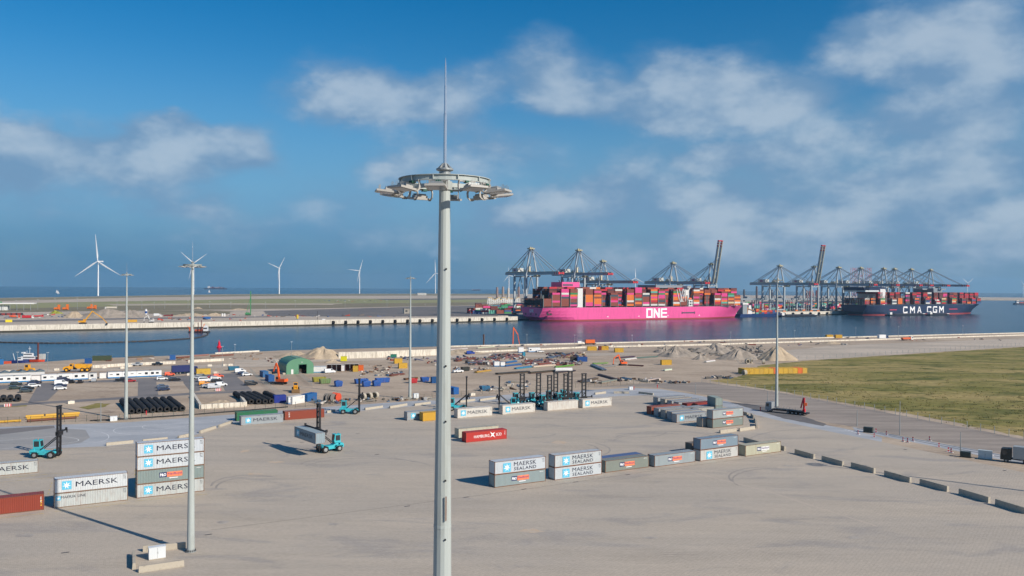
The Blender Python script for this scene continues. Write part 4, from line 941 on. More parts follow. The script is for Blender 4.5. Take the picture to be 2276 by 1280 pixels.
# ---- the navy ship
CB, CSL, CD = 55.0, 352.0, 18.5
cma = local_root('container_ship', 'navy container ship moored farther away behind the low barges', 664)
CMA_M = mat('ship_navy', col(34, 48, 76), 0.45, var=0.06, scale=0.05)
rg_ = hull_rings(CSL, CB, [-3.0, 0, 2.6, 3.2, 7, 11, 15, CD], 28, 0, 0.5)
hm2 = lambda k0, k1: [setattr(m := hull_mesh(rg_, k0, k1), 'v', [(x, y + CB / 2, z) for x, y, z in m.v]), m][1]
put('boot_top', hm2(0, 2), ANTI, cma); put('hull', hm2(2, 7), CMA_M, cma)
put('main_deck', MB().box(2, CSL - 34, 0.6, CB - 0.6, CD - 0.5, CD + 0.25), GREYS, cma)
for ch, x in zip('CMACGM', (108, 128, 149, 178, 196, 215)):
    put('letter', letter_polys([block_letter(ch, 0, 12.5 if ch != 'M' else 14, 12.0, 2.4)]), WLET, cma, (x - 8, -0.05, 3.6))
for x0, x1 in ((62, 82), (238, 264)): put('red_stripe', MB().box(x0, x1, -0.05, 0.1, 9.4, 10.6), mat('stripe_red', col(214, 60, 80), 0.5), cma)
put('bow_bulwark', MB().box(CSL - 8, CSL + 14, CB / 2 - 1, CB / 2 + 1, CD, CD + 8), CMA_M, cma)
fill2 = {k: MB() for k in 'bdkrogumw'}
cb_t = ['-', '-', 'rocn', '-', 'wgwb', 'oooo', '', '-', 'brgo', '-', 'wugr', '-', 'wr', 'rnbc', '-', 'rcon', '-', 'brgb', 'ob', 'rbur', 'ugrb', 'orgw']
for i, t in enumerate(cb_t):
    x = 6 + i * 16.2
    if x > CSL - 20: break
    put('lashing_bridge', lash, mat('lashing_grey', col(120, 128, 126), 0.6), cma, (x - 0.68, 0.7, CD + 0.25))
    if t == '': continue
    if t == '-': one_bay(cma, x, '-', 'containers stacked on the navy ship', 'navy', i, CD + 1.5, CB, fill2, rngs, fill_h=4 if i < 2 else 8)
    else: one_bay(cma, x, t, 'containers stacked on the navy ship', 'navy', i, CD + 1.5, CB, fill2, rngs); [fill2[rngs.choice('bdkr')].box(x, x + 12.19, 1 + BW * r, 3.44 + BW * r, CD + 1.5 + k * BH, CD + 4 + k * BH) for r in range(2, nrow) for k in range(len(t), 8) if (r < 4 or k == 7)]
for k, mb in fill2.items():
    if mb.v: tag(put('stacked_containers', mb, shipmat(k)), '%s containers packed deep inside the navy ship stacks' % SHIPC[k][1], 'containers', None, 'stuff').matrix_world = Matrix.Translation(cma.location) @ Matrix.Rotation(SANG, 4, 'Z')
put('accommodation', MB().box(44, 58, 6, CB - 4, CD + 0.3, CD + 28), WHITE(), cma)
put('house_band', MB().box(6, 62, 8, CB - 3, CD + 23, CD + 25.8), mat('pale_band', col(196, 204, 206), 0.5), cma)
put('house_top', MB().box(4, 62.5, 8.5, CB - 3.5, CD + 25.9, CD + 31), CMA_M, cma)
put('bridge', MB().box(205, 232, 10, CB - 6, CD + 20, CD + 30).box(190, 262, 22, CB - 20, CD + 27, CD + 29.5), mat('bridge_grey', col(128, 138, 146), 0.55), cma)
sf = MB()
for j in range(15): sf.box(0.5, 1.1, 2 + j * 3.5, 2.5 + j * 3.5, CD, CD + 11)
for z in (3.5, 7.2, 10.5): sf.box(0.55, 1.05, 2.4, 51.4, CD + z, CD + z + 0.5)
put('stern_frame', sf, mat('stern_frame_grey', col(96, 104, 108), 0.6), cma)

# ------------------------------------------------------------------ ship-to-shore cranes
CRANE = mat('crane_grey', col(158, 168, 174), 0.5, var=0.08, scale=0.1)
CRTOP = mat('crane_walkway', col(166, 160, 130), 0.6, var=0.3, scale=0.4)
STRR = mat('signal_red', col(190, 52, 60), 0.5)
def build_crane(label, raised, Hg=46.0, Ha=78.0):
    """local x along the quay, -y towards the water, origin on the waterside rail"""
    t = thing('quay_crane', label, 'crane', group='quay cranes'); W, S = 9.0, 32.0
    for y in (0, S):
        for x in (-W, W):
            put('leg', cached(('cr_leg', y, Hg), lambda: MB().box(-1.25, 1.25, y - 1.25, y + 1.25, 2.6, Hg)), CRANE, t, (x, 0, 0))
            put('bogie', cached(('cr_bog', y), lambda: MB().box(-3.4, 3.4, y - 0.7, y + 0.7, 0.1, 2.5)), mat('bogie_orange', col(190, 110, 60), 0.6), t, (x, 0, 0))
        put('sill_beam', cached(('cr_sill', y), lambda: MB().box(-W + 1.27, W - 1.27, y - 0.8, y + 0.8, 3.0, 5.0)), CRANE, t)
        put('portal_tie', cached(('cr_tie', y, Hg), lambda: MB().box(-W + 1.27, W - 1.27, y - 0.7, y + 0.7, Hg - 3.2, Hg - 1.2)), CRANE, t)
    for x in (-W, W):
        put('portal_beam', cached('cr_pb', lambda: MB().box(-0.8, 0.8, 1.27, S - 1.27, 15.5, 17.6)), CRANE, t, (x, 0, 0))
        put('upper_beam', cached(('cr_ub', Hg), lambda: MB().box(-0.7, 0.7, 1.27, S - 1.27, Hg - 2.6, Hg - 1.0)), CRANE, t, (x, 0, 0))
        put('brace', cached(('cr_br', Hg), lambda: MB().tube((0, 1, 17.8), (0, S / 2, Hg - 2.8), 0.6).tube((0, S - 1, 17.8), (0, S / 2, Hg - 2.8), 0.6)), CRANE, t, (x, 0, 0))
        put('brace', cached(('cr_br2', Hg), lambda: MB().tube((0, -0.5, 17.6), (0, S + 0.5, 5.2), 0.4)), CRANE, t, (x, 0, 0))
    for x in (-3.4, 3.4):
        put('girder', cached(('cr_gir', Hg), lambda: MB().box(-1.1, 1.1, -4, S + 34, Hg + 0.05, Hg + 3.5)), CRANE, t, (x, 0, 0))
        put('girder_walkway', cached(('cr_wk', Hg), lambda: MB().box(-0.7, 0.7, -3.8, S + 33.5, Hg + 3.55, Hg + 4.6)), CRTOP, t, (x, 0, 0))
    put('girder_end_tie', MB().box(-2.28, 2.28, S + 32, S + 33.5, Hg + 0.3, Hg + 2.8), CRANE, t)
    Lb = 70.0; el = R(79) if raised else 0.0
    bp = lambda d, o=0.0: (0, -4.2 - d * math.cos(el) + o * math.sin(el) * -1, Hg + 1.6 + d * math.sin(el) + o * math.cos(el))
    for x in (-3.4, 3.4):
        put('boom', cached(('cr_boom', raised, Hg), lambda: MB().bar(bp(0.2), bp(Lb - 10.1), 2.1, 3.2)), CRANE, t, (x, 0, 0))
        for q in range(5):
            put('boom_tip_band', cached(('cr_tip', raised, Hg, q), lambda: MB().bar(bp(Lb - 10 + q * 2), bp(Lb - 8.02 + q * 2), 2.12, 3.22)), STRR if q % 2 == 0 else WHITE(), t, (x, 0, 0))
        put('boom_walkway', cached(('cr_bwk', raised, Hg), lambda: MB().bar(bp(0.4, 2.0), bp(Lb - 2, 2.0), 1.0, 0.9)), CRTOP, t, (x, 0, 0))
    a, b = bp(Lb - 0.8), bp(Lb - 0.0)
    put('boom_tip', MB().bar((-4.3, a[1], a[2]), (4.3, a[1], a[2]), 1.6, 1.6), STRR, t)
    for d in (20, 42):
        c = bp(d); put('boom_tie', MB().bar((-2.5, c[1], c[2]), (2.5, c[1], c[2]), 1.0, 1.0), CRANE, t)
    # pylon over the waterside legs
    ap = (0, 2.0, Ha)
    for s in (-1, 1):
        put('pylon_leg', cached(('cr_py', s, Hg, Ha), lambda: MB().bar((s * W, 0.5, Hg), (s * 2.2, 2.0, Ha), 1.6, 1.6)), CRANE, t)
        put('pylon_back_leg', cached(('cr_py2', s, Hg, Ha), lambda: MB().bar((s * 6.5, 15, Hg + 15.5), (s * 2.2, 2.6, Ha - 1), 0.8, 0.8).bar((s * 6.5, 15.4, Hg + 15.5), (s * 8, S, Hg), 0.8, 0.8).bar((s * 6.5, 15, Hg + 15), (s * 6, 3, Hg + 3.4), 0.6, 0.6)), CRANE, t)
        put('back_stay', cached(('cr_bs', s, Hg, Ha), lambda: MB().tube((s * 2.2, 3, Ha), (s * 3.4, S + 28, Hg + 4), 0.55, n=6)), CRANE, t)
        if not raised:
            put('fore_stay', cached(('cr_fs', s, Hg, Ha), lambda: MB().tube((s * 2.2, 1, Ha), (s * 3.4, bp(Lb - 14)[1], Hg + 4), 0.55, n=6)), CRANE, t)
            put('fore_stay', cached(('cr_fs2', s, Hg, Ha), lambda: MB().tube((s * 2.2, 1, Ha - 1), (s * 3.4, bp(24)[1], Hg + 4), 0.38, n=6)), CRANE, t)
        else:
            put('fore_stay', cached(('cr_fs3', s, Hg, Ha), lambda: MB().tube((s * 2.2, 1, Ha), (s * 3.4, bp(40, 1)[1], bp(40)[2]), 0.4, n=6)), CRANE, t)
    put('apex_platform', MB().box(-4.2, 4.2, -1.5, 5.5, Ha, Ha + 1.6).box(-3, -1, 0, 2, Ha + 1.6, Ha + 3.2).box(1, 2.4, 1, 3, Ha + 1.6, Ha + 2.8), CRTOP, t)
    mh = put('machinery_house', MB().box(-4.6, 4.6, S - 2, S + 14, Hg + 4.4, Hg + 10.0), mat('house_pale', col(190, 192, 186), 0.6, var=0.1), t)
    put('house_sign', MB().box(-4.7, -4.62, S + 4, S + 10, Hg + 5.6, Hg + 8.4), mat('sign_mauve', col(150, 96, 120), 0.6), mh)
    put('trolley', MB().box(-3.0, 3.0, -18, -10, Hg - 3.0, Hg - 0.4), CRTOP, t) if not raised else put('trolley', MB().box(-3.0, 3.0, 6, 13, Hg - 3.4, Hg - 0.4), CRTOP, t)
    put('electrical_house', MB().box(-3.5, 3.5, 8, 16, Hg + 4.4, Hg + 7.6).box(-1, 1, 5, 7, Hg + 4.4, Hg + 12), mat('house_cream', col(206, 196, 170), 0.6, var=0.2), t)
    return t
def crane_t(px, v):
    lo, hi = -200, 1400
    for _ in range(60):
        m_ = (lo + hi) / 2; p = berth(m_, v); x = 1138 + FPX * p.x / p.y
        lo, hi = (m_, hi) if x < px else (lo, m_)
    return lo
CV = 69.0
big = build_crane('tallest grey quay crane, nearest the stern of the pink ship', False, 57.0, 93.0)
small = build_crane('lower grey quay crane above the middle of the pink ship', False)
rais = build_crane('grey quay crane with boom raised high beside the bow of the pink ship', True)
def place(o, px):
    t = crane_t(px, CV + 2); p = berth(t, CV, FARZ + 0.02); o.location = p; o.rotation_euler.z = SANG; return o
place(big, 1180); place(dup(big, label='tall grey quay crane, second from the stern of the pink ship'), 1286)
place(small, 1496); place(dup(small, label='lower grey quay crane, third from the stern of the pink ship'), 1340)
place(rais, 1581)
place(dup(rais, label='grey quay crane with boom raised high, standing between the two ships'), 1809)
for px, lb in ((1733, 'grey quay crane standing left of the raised boom between the ships'), (1864, 'grey quay crane over the stern of the navy ship'), (1913, 'grey quay crane second over the navy ship'), (1964, 'grey quay crane third over the navy ship'),
               (1988, 'grey quay crane fourth over the navy ship'), (2025, 'grey quay crane fifth over the navy ship'), (2068, 'grey quay crane nearest the bow of the navy ship')):
    place(dup(small, label=lb), px)

# ------------------------------------------------------------------ quay walls and their fittings
def wall_run(name, label, pts, h, w, m, cat='quay wall', z=0.0, seg=25.0, group=None):
    """low concrete wall along a line, cast in separate sections"""
    t = thing(name, label, cat, (pts[0][0], pts[0][1], z), 0, group); o0 = Vector((pts[0][0], pts[0][1], 0))
    for a, b in zip(pts, pts[1:]):
        a, b = Vector((a[0], a[1], 0)), Vector((b[0], b[1], 0)); d = b - a; n = max(1, int(d.length / seg)); rz = math.atan2(d.y, d.x); l = d.length / n
        me = cached((name, round(l, 2), h, w), lambda: MB().box(0.05, l - 0.05, -w / 2, w / 2, 0, h))
        for i in range(n): put('wall_section', me, m, t, a + d * (i / n) - o0, rz)
    return t
PALEC = mat('pale_quay_concrete', col(214, 208, 194), 0.85, var=0.1, scale=0.3, dirt=col(150, 142, 128), dirt_amt=0.5, dirt_scale=0.35, streak=True)
wall_run('quay_wall', 'pale concrete kerb wall along the edge of the near quay', gx([(1000, 771), (1500, 759.5), (2276, 740.5), (2800, 728)]), 0.8, 0.7, PALEC)
wall_run('quay_wall', 'second pale concrete wall inland of the near quay edge', gx([(1010, 786), (1300, 773), (1560, 767.5), (1900, 757), (2276, 745.5), (2800, 732)]), 1.0, 0.9, PALEC)
wall_run('quay_wall', 'tall concrete wall section behind the green hall and sand heap', gx([(752, 797), (835, 795), (1000, 788)]), 3.6, 1.0, PALEC, seg=14)
wall_run('quay_wall', 'pale concrete sheet wall in the trench behind the site cabins', gx([(205, 818), (300, 812), (390, 808.5)]), 1.4, 0.7, PALEC, seg=9)
wall_run('quay_wall', 'pale concrete wall in the trench right of the small mast', gx([(418, 806), (497, 802)]), 1.4, 0.7, PALEC, seg=9)
wall_run('quay_wall', 'pale concrete coping on the near quay beside the red buoy', gx([(478, 786.5), (576, 781.5)]), 0.8, 0.8, PALEC, seg=14)
# facing of the far quay: cast panels, tide-darkened foot
fq = thing('far_quay_wall', 'long pale concrete quay wall across the water with a dark tide line', 'quay wall', (QL.x, QL.y, 0), math.atan2(QD.y, QD.x))
qn = int((Q1 - QL).length / 18); ql = (Q1 - QL).length / qn
pq = cached('fq_panel', lambda: MB().box(0.06, ql - 0.06, -0.9, 0.2, WZ + 1.5, FARZ + 0.5)); pt_ = cached('fq_foot', lambda: MB().box(0.0, ql, -0.7, 0.2, WZ - 2, WZ + 1.48))
TIDE = mat('tide_dark', col(66, 62, 52), 0.8, var=0.3, scale=0.2)
for i in range(qn):
    put('wall_panel', pq, PALEC, fq, (i * ql, 0, 0)); put('tide_foot', pt_, TIDE, fq, (i * ql, 0, 0))
fq2 = thing('far_quay_wall', 'concrete quay wall at the container berths behind the ships', 'quay wall', berth(-33, 64), SANG)
for i in range(52):
    put('wall_panel', cached('fq_panel2', lambda: MB().box(0.05, 19.95, -0.9, 0.2, WZ + 1.5, FARZ + 0.4)), PALEC, fq2, (i * 20, 0, 0))
    put('tide_foot', cached('fq_foot2', lambda: MB().box(0, 20, -0.7, 0.2, WZ - 2, WZ + 1.48)), TIDE, fq2, (i * 20, 0, 0))
fend = cached('fender', lambda: MB().tube((-1.2, -2.2, -1.6), (1.2, -2.2, -1.6), 1.3, n=12).box(-1.5, 1.5, -1.9, -0.92, -3.6, 0.4))
for i in range(15):
    p = G(732 + i * 26.8, 722 - i * 0.62, WZ); u = (Vector((p.x, p.y, 0)) - Q0).dot(QD); q = Q0 + QD * u
    o = put('quay_fender', fend, RUBBER(), None, (q.x, q.y, -0.6), math.atan2(QD.y, QD.x))
    tag(o, 'black quay fender, %s from the left on the far quay wall' % ORD[i], 'fender', 'fenders on the far quay wall')
for i in range(13):
    p = berth(375 + i * 22, 63.0); o = put('quay_fender', fend, RUBBER(), None, (p.x, p.y, -0.6), SANG)
    tag(o, 'black quay fender, %s from the pink bow towards the navy ship' % ORD[i], 'fender', 'fenders between the ships')

# ------------------------------------------------------------------ heaps of sand and rubble
def mound(px, py, w, h, label, name='sand_heap', seed=1, g=None, ratio=0.6, peak=0.0, rough=0.16):
    """natural heap: irregular ridge line, slumped flanks"""
    c = G(px, py); Y = c.y; rx = w / FPX * Y / 2; hz = h / FPX * Y; ry = rx * ratio; mb = MB(); nr, ns = 18, 64; vs = [(peak * rx, 0, hz)]
    for k in range(1, nr + 1):
        f = k / nr
        for i in range(ns):
            a = 2 * math.pi * i / ns; e = 1 + 0.30 * mnoise.noise(Vector((math.cos(a) * 1.7 + seed * 9.1, math.sin(a) * 1.7, seed)))
            x = rx * f * e * math.cos(a) + peak * rx * (1 - f); y = ry * f * e * math.sin(a)
            z = hz * max(0.0, (1 - f ** 1.15)) * (1 + 0.35 * mnoise.noise(Vector((x / rx * 2.2 + seed, y / rx * 2.2, seed * 3))))
            z += hz * rough * mnoise.noise(Vector((x / rx * 6 + seed * 5, y / rx * 6, seed))) * (1 - f)
            z -= hz * 0.22 * abs(mnoise.noise(Vector((math.cos(a) * 5 + seed, math.sin(a) * 5, seed * 2 + f * 0.6)))) * (1 - abs(2 * f - 1)) * (1.4 if rough > 0.1 else 0.7)
            vs.append((x, y, max(z, -0.05) if k < nr else -0.15))
    fs = [(0, 1 + i, 1 + (i + 1) % ns) for i in range(ns)]
    for k in range(nr - 1):
        for i in range(ns): fs.append((1 + k * ns + i, 1 + (k + 1) * ns + i, 1 + (k + 1) * ns + (i + 1) % ns, 1 + k * ns + (i + 1) % ns))
    o = put(name, mb.add(vs, fs).mesh(name, True), g or SANDM, None, (c.x, c.y, 0.0)); o.data.validate()
    return tag(o, label, 'heap', 'heaps on the building site')
SANDM = ground('heap_sand', col(186, 170, 146), col(170, 154, 132), 0.3, 1.2, c3=col(150, 134, 114), detail_amt=0.2, bump=0.3)
GREYM = ground('heap_gravel', col(162, 152, 140), col(140, 132, 122), 0.3, 1.2, detail_amt=0.25, bump=0.4)
mound(712, 796, 110, 26, 'tall pale sand heap behind the green arched hall', seed=1, peak=0.15)
mound(655, 793, 95, 12, 'long low sand heap left of the tall one behind the hall', seed=2)
mound(738, 806, 40, 8, 'small sand cone in front of the concrete wall', seed=3)
mound(1512, 792, 100, 23, 'broad grey sand heap at the left of the heaps beyond the field', seed=4, g=GREYM, peak=-0.2)
mound(1478, 783, 60, 14, 'rubble ridge behind the broad grey heap', 'rubble_heap', 5, GREYM, rough=0.4)
mound(1590, 784, 110, 20, 'broken concrete rubble ridge in the middle of the heaps', 'rubble_heap', 6, GREYM, rough=0.5)
mound(1640, 798, 100, 24, 'dark-flanked sand heap right of the middle of the heaps', seed=7, g=GREYM, peak=0.1)
mound(1728, 800, 90, 32, 'pointed sand cone behind the mast by the field', seed=8, g=SANDM, rough=0.08)
mound(1557, 799, 38, 12, 'small pointed sand cone in front of the broad grey heap', seed=9, g=GREYM, rough=0.08)
mound(1850, 764, 46, 5, 'low furrowed sand bank near the yellow containers by the quay', seed=10)
mound(1015, 785, 130, 9, 'low sand spread at the foot of the concrete wall near the foreground mast', seed=12)
mound(240, 707, 150, 21, 'huge grey gravel heap across the water', seed=13, g=GREYM, ratio=0.35, rough=0.06)
mound(300, 706, 80, 19, 'grey gravel heap beside the blue and white silo', seed=14, g=GREYM, ratio=0.4, peak=-0.3, rough=0.06)
mound(165, 707, 60, 15, 'brown earth heap at the left of the gravel heap', seed=15, ratio=0.4)
mound(425, 703, 100, 7, 'low line of sand heaps right of the silo', seed=16, ratio=0.3, rough=0.5)
mound(478, 703, 60, 8, 'pale sand heap near the two white tanks', seed=17, ratio=0.3)
mound(440, 687, 30, 5, 'small sand heap beyond the brown field', seed=18, ratio=0.4)
mound(530, 690, 60, 5, 'flat sand heap near the green drilling rig', seed=19, ratio=0.4)
mound(124, 698, 34, 8, 'yellow-green overgrown mound on the far building site', 'overgrown_mound', 20, mat('broom_green', col(136, 138, 52), 0.9, var=0.4, scale=0.6), ratio=0.5, rough=0.5)

# ------------------------------------------------------------------ tyre rolls
tyre = cached('big_tyre', lambda: MB().lathe([(0.48, -0.62), (0.88, -0.66), (1.0, -0.42), (1.0, 0.42), (0.88, 0.66), (0.48, 0.62), (0.40, 0.3), (0.40, -0.3), (0.48, -0.62)], 20), True)
TYRE = mat('tyre_black', (0.020, 0.020, 0.021), 0.8, var=0.4, scale=2.0)
def roll(px, py, n, k, block, zlift=0.0):
    a = DEF_H; v = Vector((-math.sin(a), math.cos(a), 0)); p = G(px, py) + v * 0.7 + Vector((0, 0, 1.0 + zlift))
    for j in range(n):
        q = p + v * (j * 1.36) + Vector((math.cos(a), math.sin(a), 0)) * rnd.uniform(-0.06, 0.06)
        s = rnd.uniform(0.94, 1.0)
        o = put('tyre', tyre, TYRE, None, (q.x, q.y, q.z - (1 - s)), rot=(R(90), rnd.uniform(0, 6), a), scale=(s, s, 1))
        tag(o, 'black tyre, %s from front, %s roll of the %s' % (ORD[j], ORD[k], block), 'tyre', 'tyres rolled up in the ' + block)
for k, (x, y) in enumerate(((292.7, 921), (308.8, 920), (324.3, 919), (340.5, 918), (356, 917), (372, 916.5), (389.7, 915.5), (405.9, 914.5))): roll(x, y, 20, k, 'eight-roll block')
for k, (x, y) in enumerate(((559, 899), (575, 899), (589.5, 898.5), (603.5, 898))): roll(x, y, 18, k, 'four-roll block')
roll(620, 893, 14, 4, 'four-roll block')
for k, (x, y) in enumerate(((-9, 895), (7, 894.5), (23, 893.8), (40, 893))): roll(x, y, 5, k, 'left-edge tyre block')

# ------------------------------------------------------------------ vehicles
def car_body(kind):
    if kind == 'van': lo = [(-2.45, 0.35), (2.45, 0.35), (2.5, 0.8), (2.35, 1.1), (1.55, 1.32), (0.95, 1.98), (-2.35, 2.0), (-2.5, 1.6)]
    elif kind == 'small_van': lo = [(-2.1, 0.32), (2.1, 0.32), (2.15, 0.75), (1.95, 1.02), (1.15, 1.15), (0.55, 1.75), (-1.95, 1.80), (-2.12, 1.3)]
    elif kind == 'pickup': lo = [(-2.6, 0.4), (2.5, 0.4), (2.55, 0.85), (2.4, 1.1), (1.3, 1.2), (0.7, 1.75), (-0.7, 1.78), (-0.95, 1.15), (-2.6, 1.12)]
    else: lo = [(-2.2, 0.3), (2.2, 0.3), (2.25, 0.65), (2.0, 0.88), (1.05, 0.98), (0.3, 1.45), (-1.1, 1.48), (-1.95, 1.05), (-2.25, 0.95)]
    if kind == 'estate': lo = lo[:6] + [(-1.75, 1.5), (-2.2, 1.0)]
    mb = MB(); W = 0.98 if kind == 'van' else 0.9; wi = [(x, z) for x, z in lo]; n = len(lo)
    def off(z): return W - max(0, z - 0.95) * 0.22
    vs = [(x, -off(z), z) for x, z in lo] + [(x, off(z), z) for x, z in lo]
    return mb.add(vs, [tuple(range(n)), tuple(range(2 * n - 1, n - 1, -1))] + [(i, n + i, n + (i + 1) % n, (i + 1) % n) for i in range(n)])
WIN = {'van': ((0.2, 1.30), (1.4, 1.32), (0.95, 1.85), (0.2, 1.88)), 'small_van': ((0.0, 1.10), (1.0, 1.14), (0.55, 1.62), (0.0, 1.66)), 'pickup': ((-0.7, 1.15), (1.15, 1.2), (0.65, 1.66), (-0.62, 1.68)),
       'estate': ((-1.8, 1.0), (0.9, 0.98), (0.28, 1.36), (-1.6, 1.40)), 'saloon': ((-1.6, 1.03), (0.85, 0.98), (0.28, 1.36), (-1.05, 1.40)), 'bus': ((-2.2, 1.25), (1.4, 1.30), (0.95, 1.8), (-2.15, 1.82))}
SCRN = {'van': (1.55, 1.34, 0.97, 1.95), 'small_van': (1.15, 1.17, 0.57, 1.72), 'pickup': (1.3, 1.22, 0.72, 1.72), 'estate': (1.05, 1.0, 0.32, 1.42), 'saloon': (1.05, 1.0, 0.32, 1.42), 'bus': (1.55, 1.34, 0.97, 1.95)}
def car(px, py, kind, c, label, rz=None, flip=False, grp='cars in the site car park'):
    a = (DEF_H if rz is None else rz) + (math.pi if flip else 0)
    t = thing('parked_car' if kind in ('estate', 'saloon') else 'parked_van' if kind != 'pickup' else 'pickup_truck', label, 'van' if 'van' in kind or kind == 'bus' else 'car', G(px, py, 0.02), a, grp)
    bk = 'van' if kind == 'bus' else kind; m = mat('car_%d_%d_%d' % c, tuple(x * 0.85 for x in col(*c)), 0.25, var=0.05, spec=0.6)
    put('body', cached(('car', bk), lambda: car_body(bk)), m, t)
    W = 0.99 if bk == 'van' else 0.91
    w = WIN[kind]; off = lambda z: W - max(0, z - 0.95) * 0.22
    for s in (-1, 1): put('side_window', cached(('carw', kind, s), lambda: MB().add([(x, s * (off(z) + 0.004), z) for x, z in w], [(0, 1, 2, 3) if s < 0 else (3, 2, 1, 0)])), glass(), t)
    x0, z0, x1, z1 = SCRN[kind]
    put('windscreen', cached(('cars', kind), lambda: MB().add([(x0 + .02, -off(z0) + .1, z0 + .02), (x0 + .02, off(z0) - .1, z0 + .02), (x1 + .03, off(z1) - .1, z1 + .02), (x1 + .03, -off(z1) + .1, z1 + .02)], [(0, 1, 2, 3)])), glass(), t)
    r = 0.33 if bk in ('estate', 'saloon') else 0.36
    for x in (-1.35, 1.4):
        for s in (-1, 1):
            o = put('wheel', cached(('carwh', r), lambda: MB().lathe([(0.1, -0.12), (r, -0.12), (r, 0.12), (0.1, 0.12)], 12)), RUBBER(), t, (x, s * 0.83, r), rot=(R(90), 0, 0))
    for s in (-1, 1): put('headlight', cached(('hl', bk, s), lambda: MB().box(2.12 if bk in ('estate', 'saloon', 'small_van') else 2.44, 2.24 if bk in ('estate', 'saloon', 'small_van') else 2.52, s * 0.65 - 0.16, s * 0.65 + 0.16, 0.62, 0.76)), mat('lamp_glass', col(220, 225, 230), 0.1), t)
    return t
K, DG, NV, WH, SI, RD, OR = (30, 32, 36), (50, 62, 60), (40, 52, 84), (236, 238, 238), (170, 176, 182), (160, 44, 50), (226, 92, 52)
for a in ((36, 856, 'estate', DG, 'dark green estate car at the back of the left car row'), (34, 865, 'estate', (54, 70, 64), 'dark green estate car in the middle of the left car row'), (58, 872, 'estate', (66, 74, 74), 'dark grey estate car nearest the short tyre rolls'),
          (62, 866, 'saloon', K, 'black car behind the dark grey estate'), (74, 854, 'saloon', NV, 'navy car at the back right of the left car row'), (76, 860, 'estate', WH, 'white estate among the dark cars at the left'), (80, 852, 'estate', (34, 40, 60), 'dark blue car closest to the left white cabins'),
          (136, 855, 'van', WH, 'white van in the short row before the white cabins'), (135, 860, 'saloon', NV, 'navy hatchback between white van and white hatchback'), (134, 866, 'estate', WH, 'white hatchback at the front of the short row'),
          (141, 848, 'van', (44, 48, 70), 'dark blue van tucked behind the white van'), (360, 844, 'estate', WH, 'white car parked left of the dark grey pair'), (376, 843, 'estate', (70, 78, 84), 'grey car between the white and the black car'),
          (389, 846, 'saloon', K, 'black saloon right of the grey car'), (362, 862, 'saloon', (84, 96, 120), 'blue-grey car behind the navy car on its own bay'), (364, 868, 'saloon', NV, 'navy car at the front of its own bay'),
          (377, 835, 'small_van', OR, 'orange-red van by the blue lorry'), (448, 841, 'van', (96, 104, 108), 'grey van behind the white minibus'), (439, 842, 'saloon', SI, 'silver car partly behind the mast near the grey van'), (454, 848, 'bus', WH, 'white minibus with dark windows'),
          (472, 841, 'saloon', RD, 'red car near the orange van'), (485, 839, 'small_van', OR, 'bright orange van at the back of the right car group'), (479, 843, 'estate', WH, 'white car in front of the orange van'), (481, 849, 'saloon', K, 'black car right of the white minibus'),
          (454, 856, 'small_van', (226, 150, 40), 'yellow-orange van in the right car group'), (461, 861, 'saloon', SI, 'silver car beside the grey panel van'), (475, 863, 'van', (190, 196, 202), 'silver panel van at the front of the right car group'), (492, 858, 'small_van', WH, 'white small van at the right of the car group'),
          (534, 828, 'van', WH, 'white van near the teal skip'), (540, 832, 'saloon', NV, 'dark blue car behind the striped white estate'), (549, 835, 'estate', WH, 'white estate with light bar near the fence'), (558, 856, 'van', K, 'black van behind the four-roll tyre block'),
          (289, 849, 'saloon', RD, 'dark red car behind the mast of the tyre rolls'), (271, 847, 'pickup', K, 'black off-road car left of the dark red car'), (733, 829, 'van', WH, 'white van in front of the open sheds by the hall'), (1018, 828, 'pickup', WH, 'white pickup among the stored materials')):
    car(*a)
for x, y, c, lb in ((160, 851, K, 'black car seen from behind before the white cabins'), (179, 851, (48, 46, 48), 'dark car seen from behind right of the black one'), (209, 848, SI, 'silver car seen from behind at the cabin row')):
    car(x, y, 'estate', c, lb, rz=DEF_H + R(80))
for x, y, c, lb, k in ((305, 813, SI, 'silver pickup on the sand track behind the cabins', 'pickup'), (350, 812, (36, 40, 44), 'black pickup on the sand track behind the cabins', 'pickup'), (1046, 787, (40, 70, 160), 'blue van on the sand by the near quay', 'van'), (1201, 783, WH, 'white car beside the white and blue cabins', 'estate'), (1291, 764, WH, 'white van near the orange tank by the quay', 'van')):
    car(x, y, k, c, lb, rz=R(15))

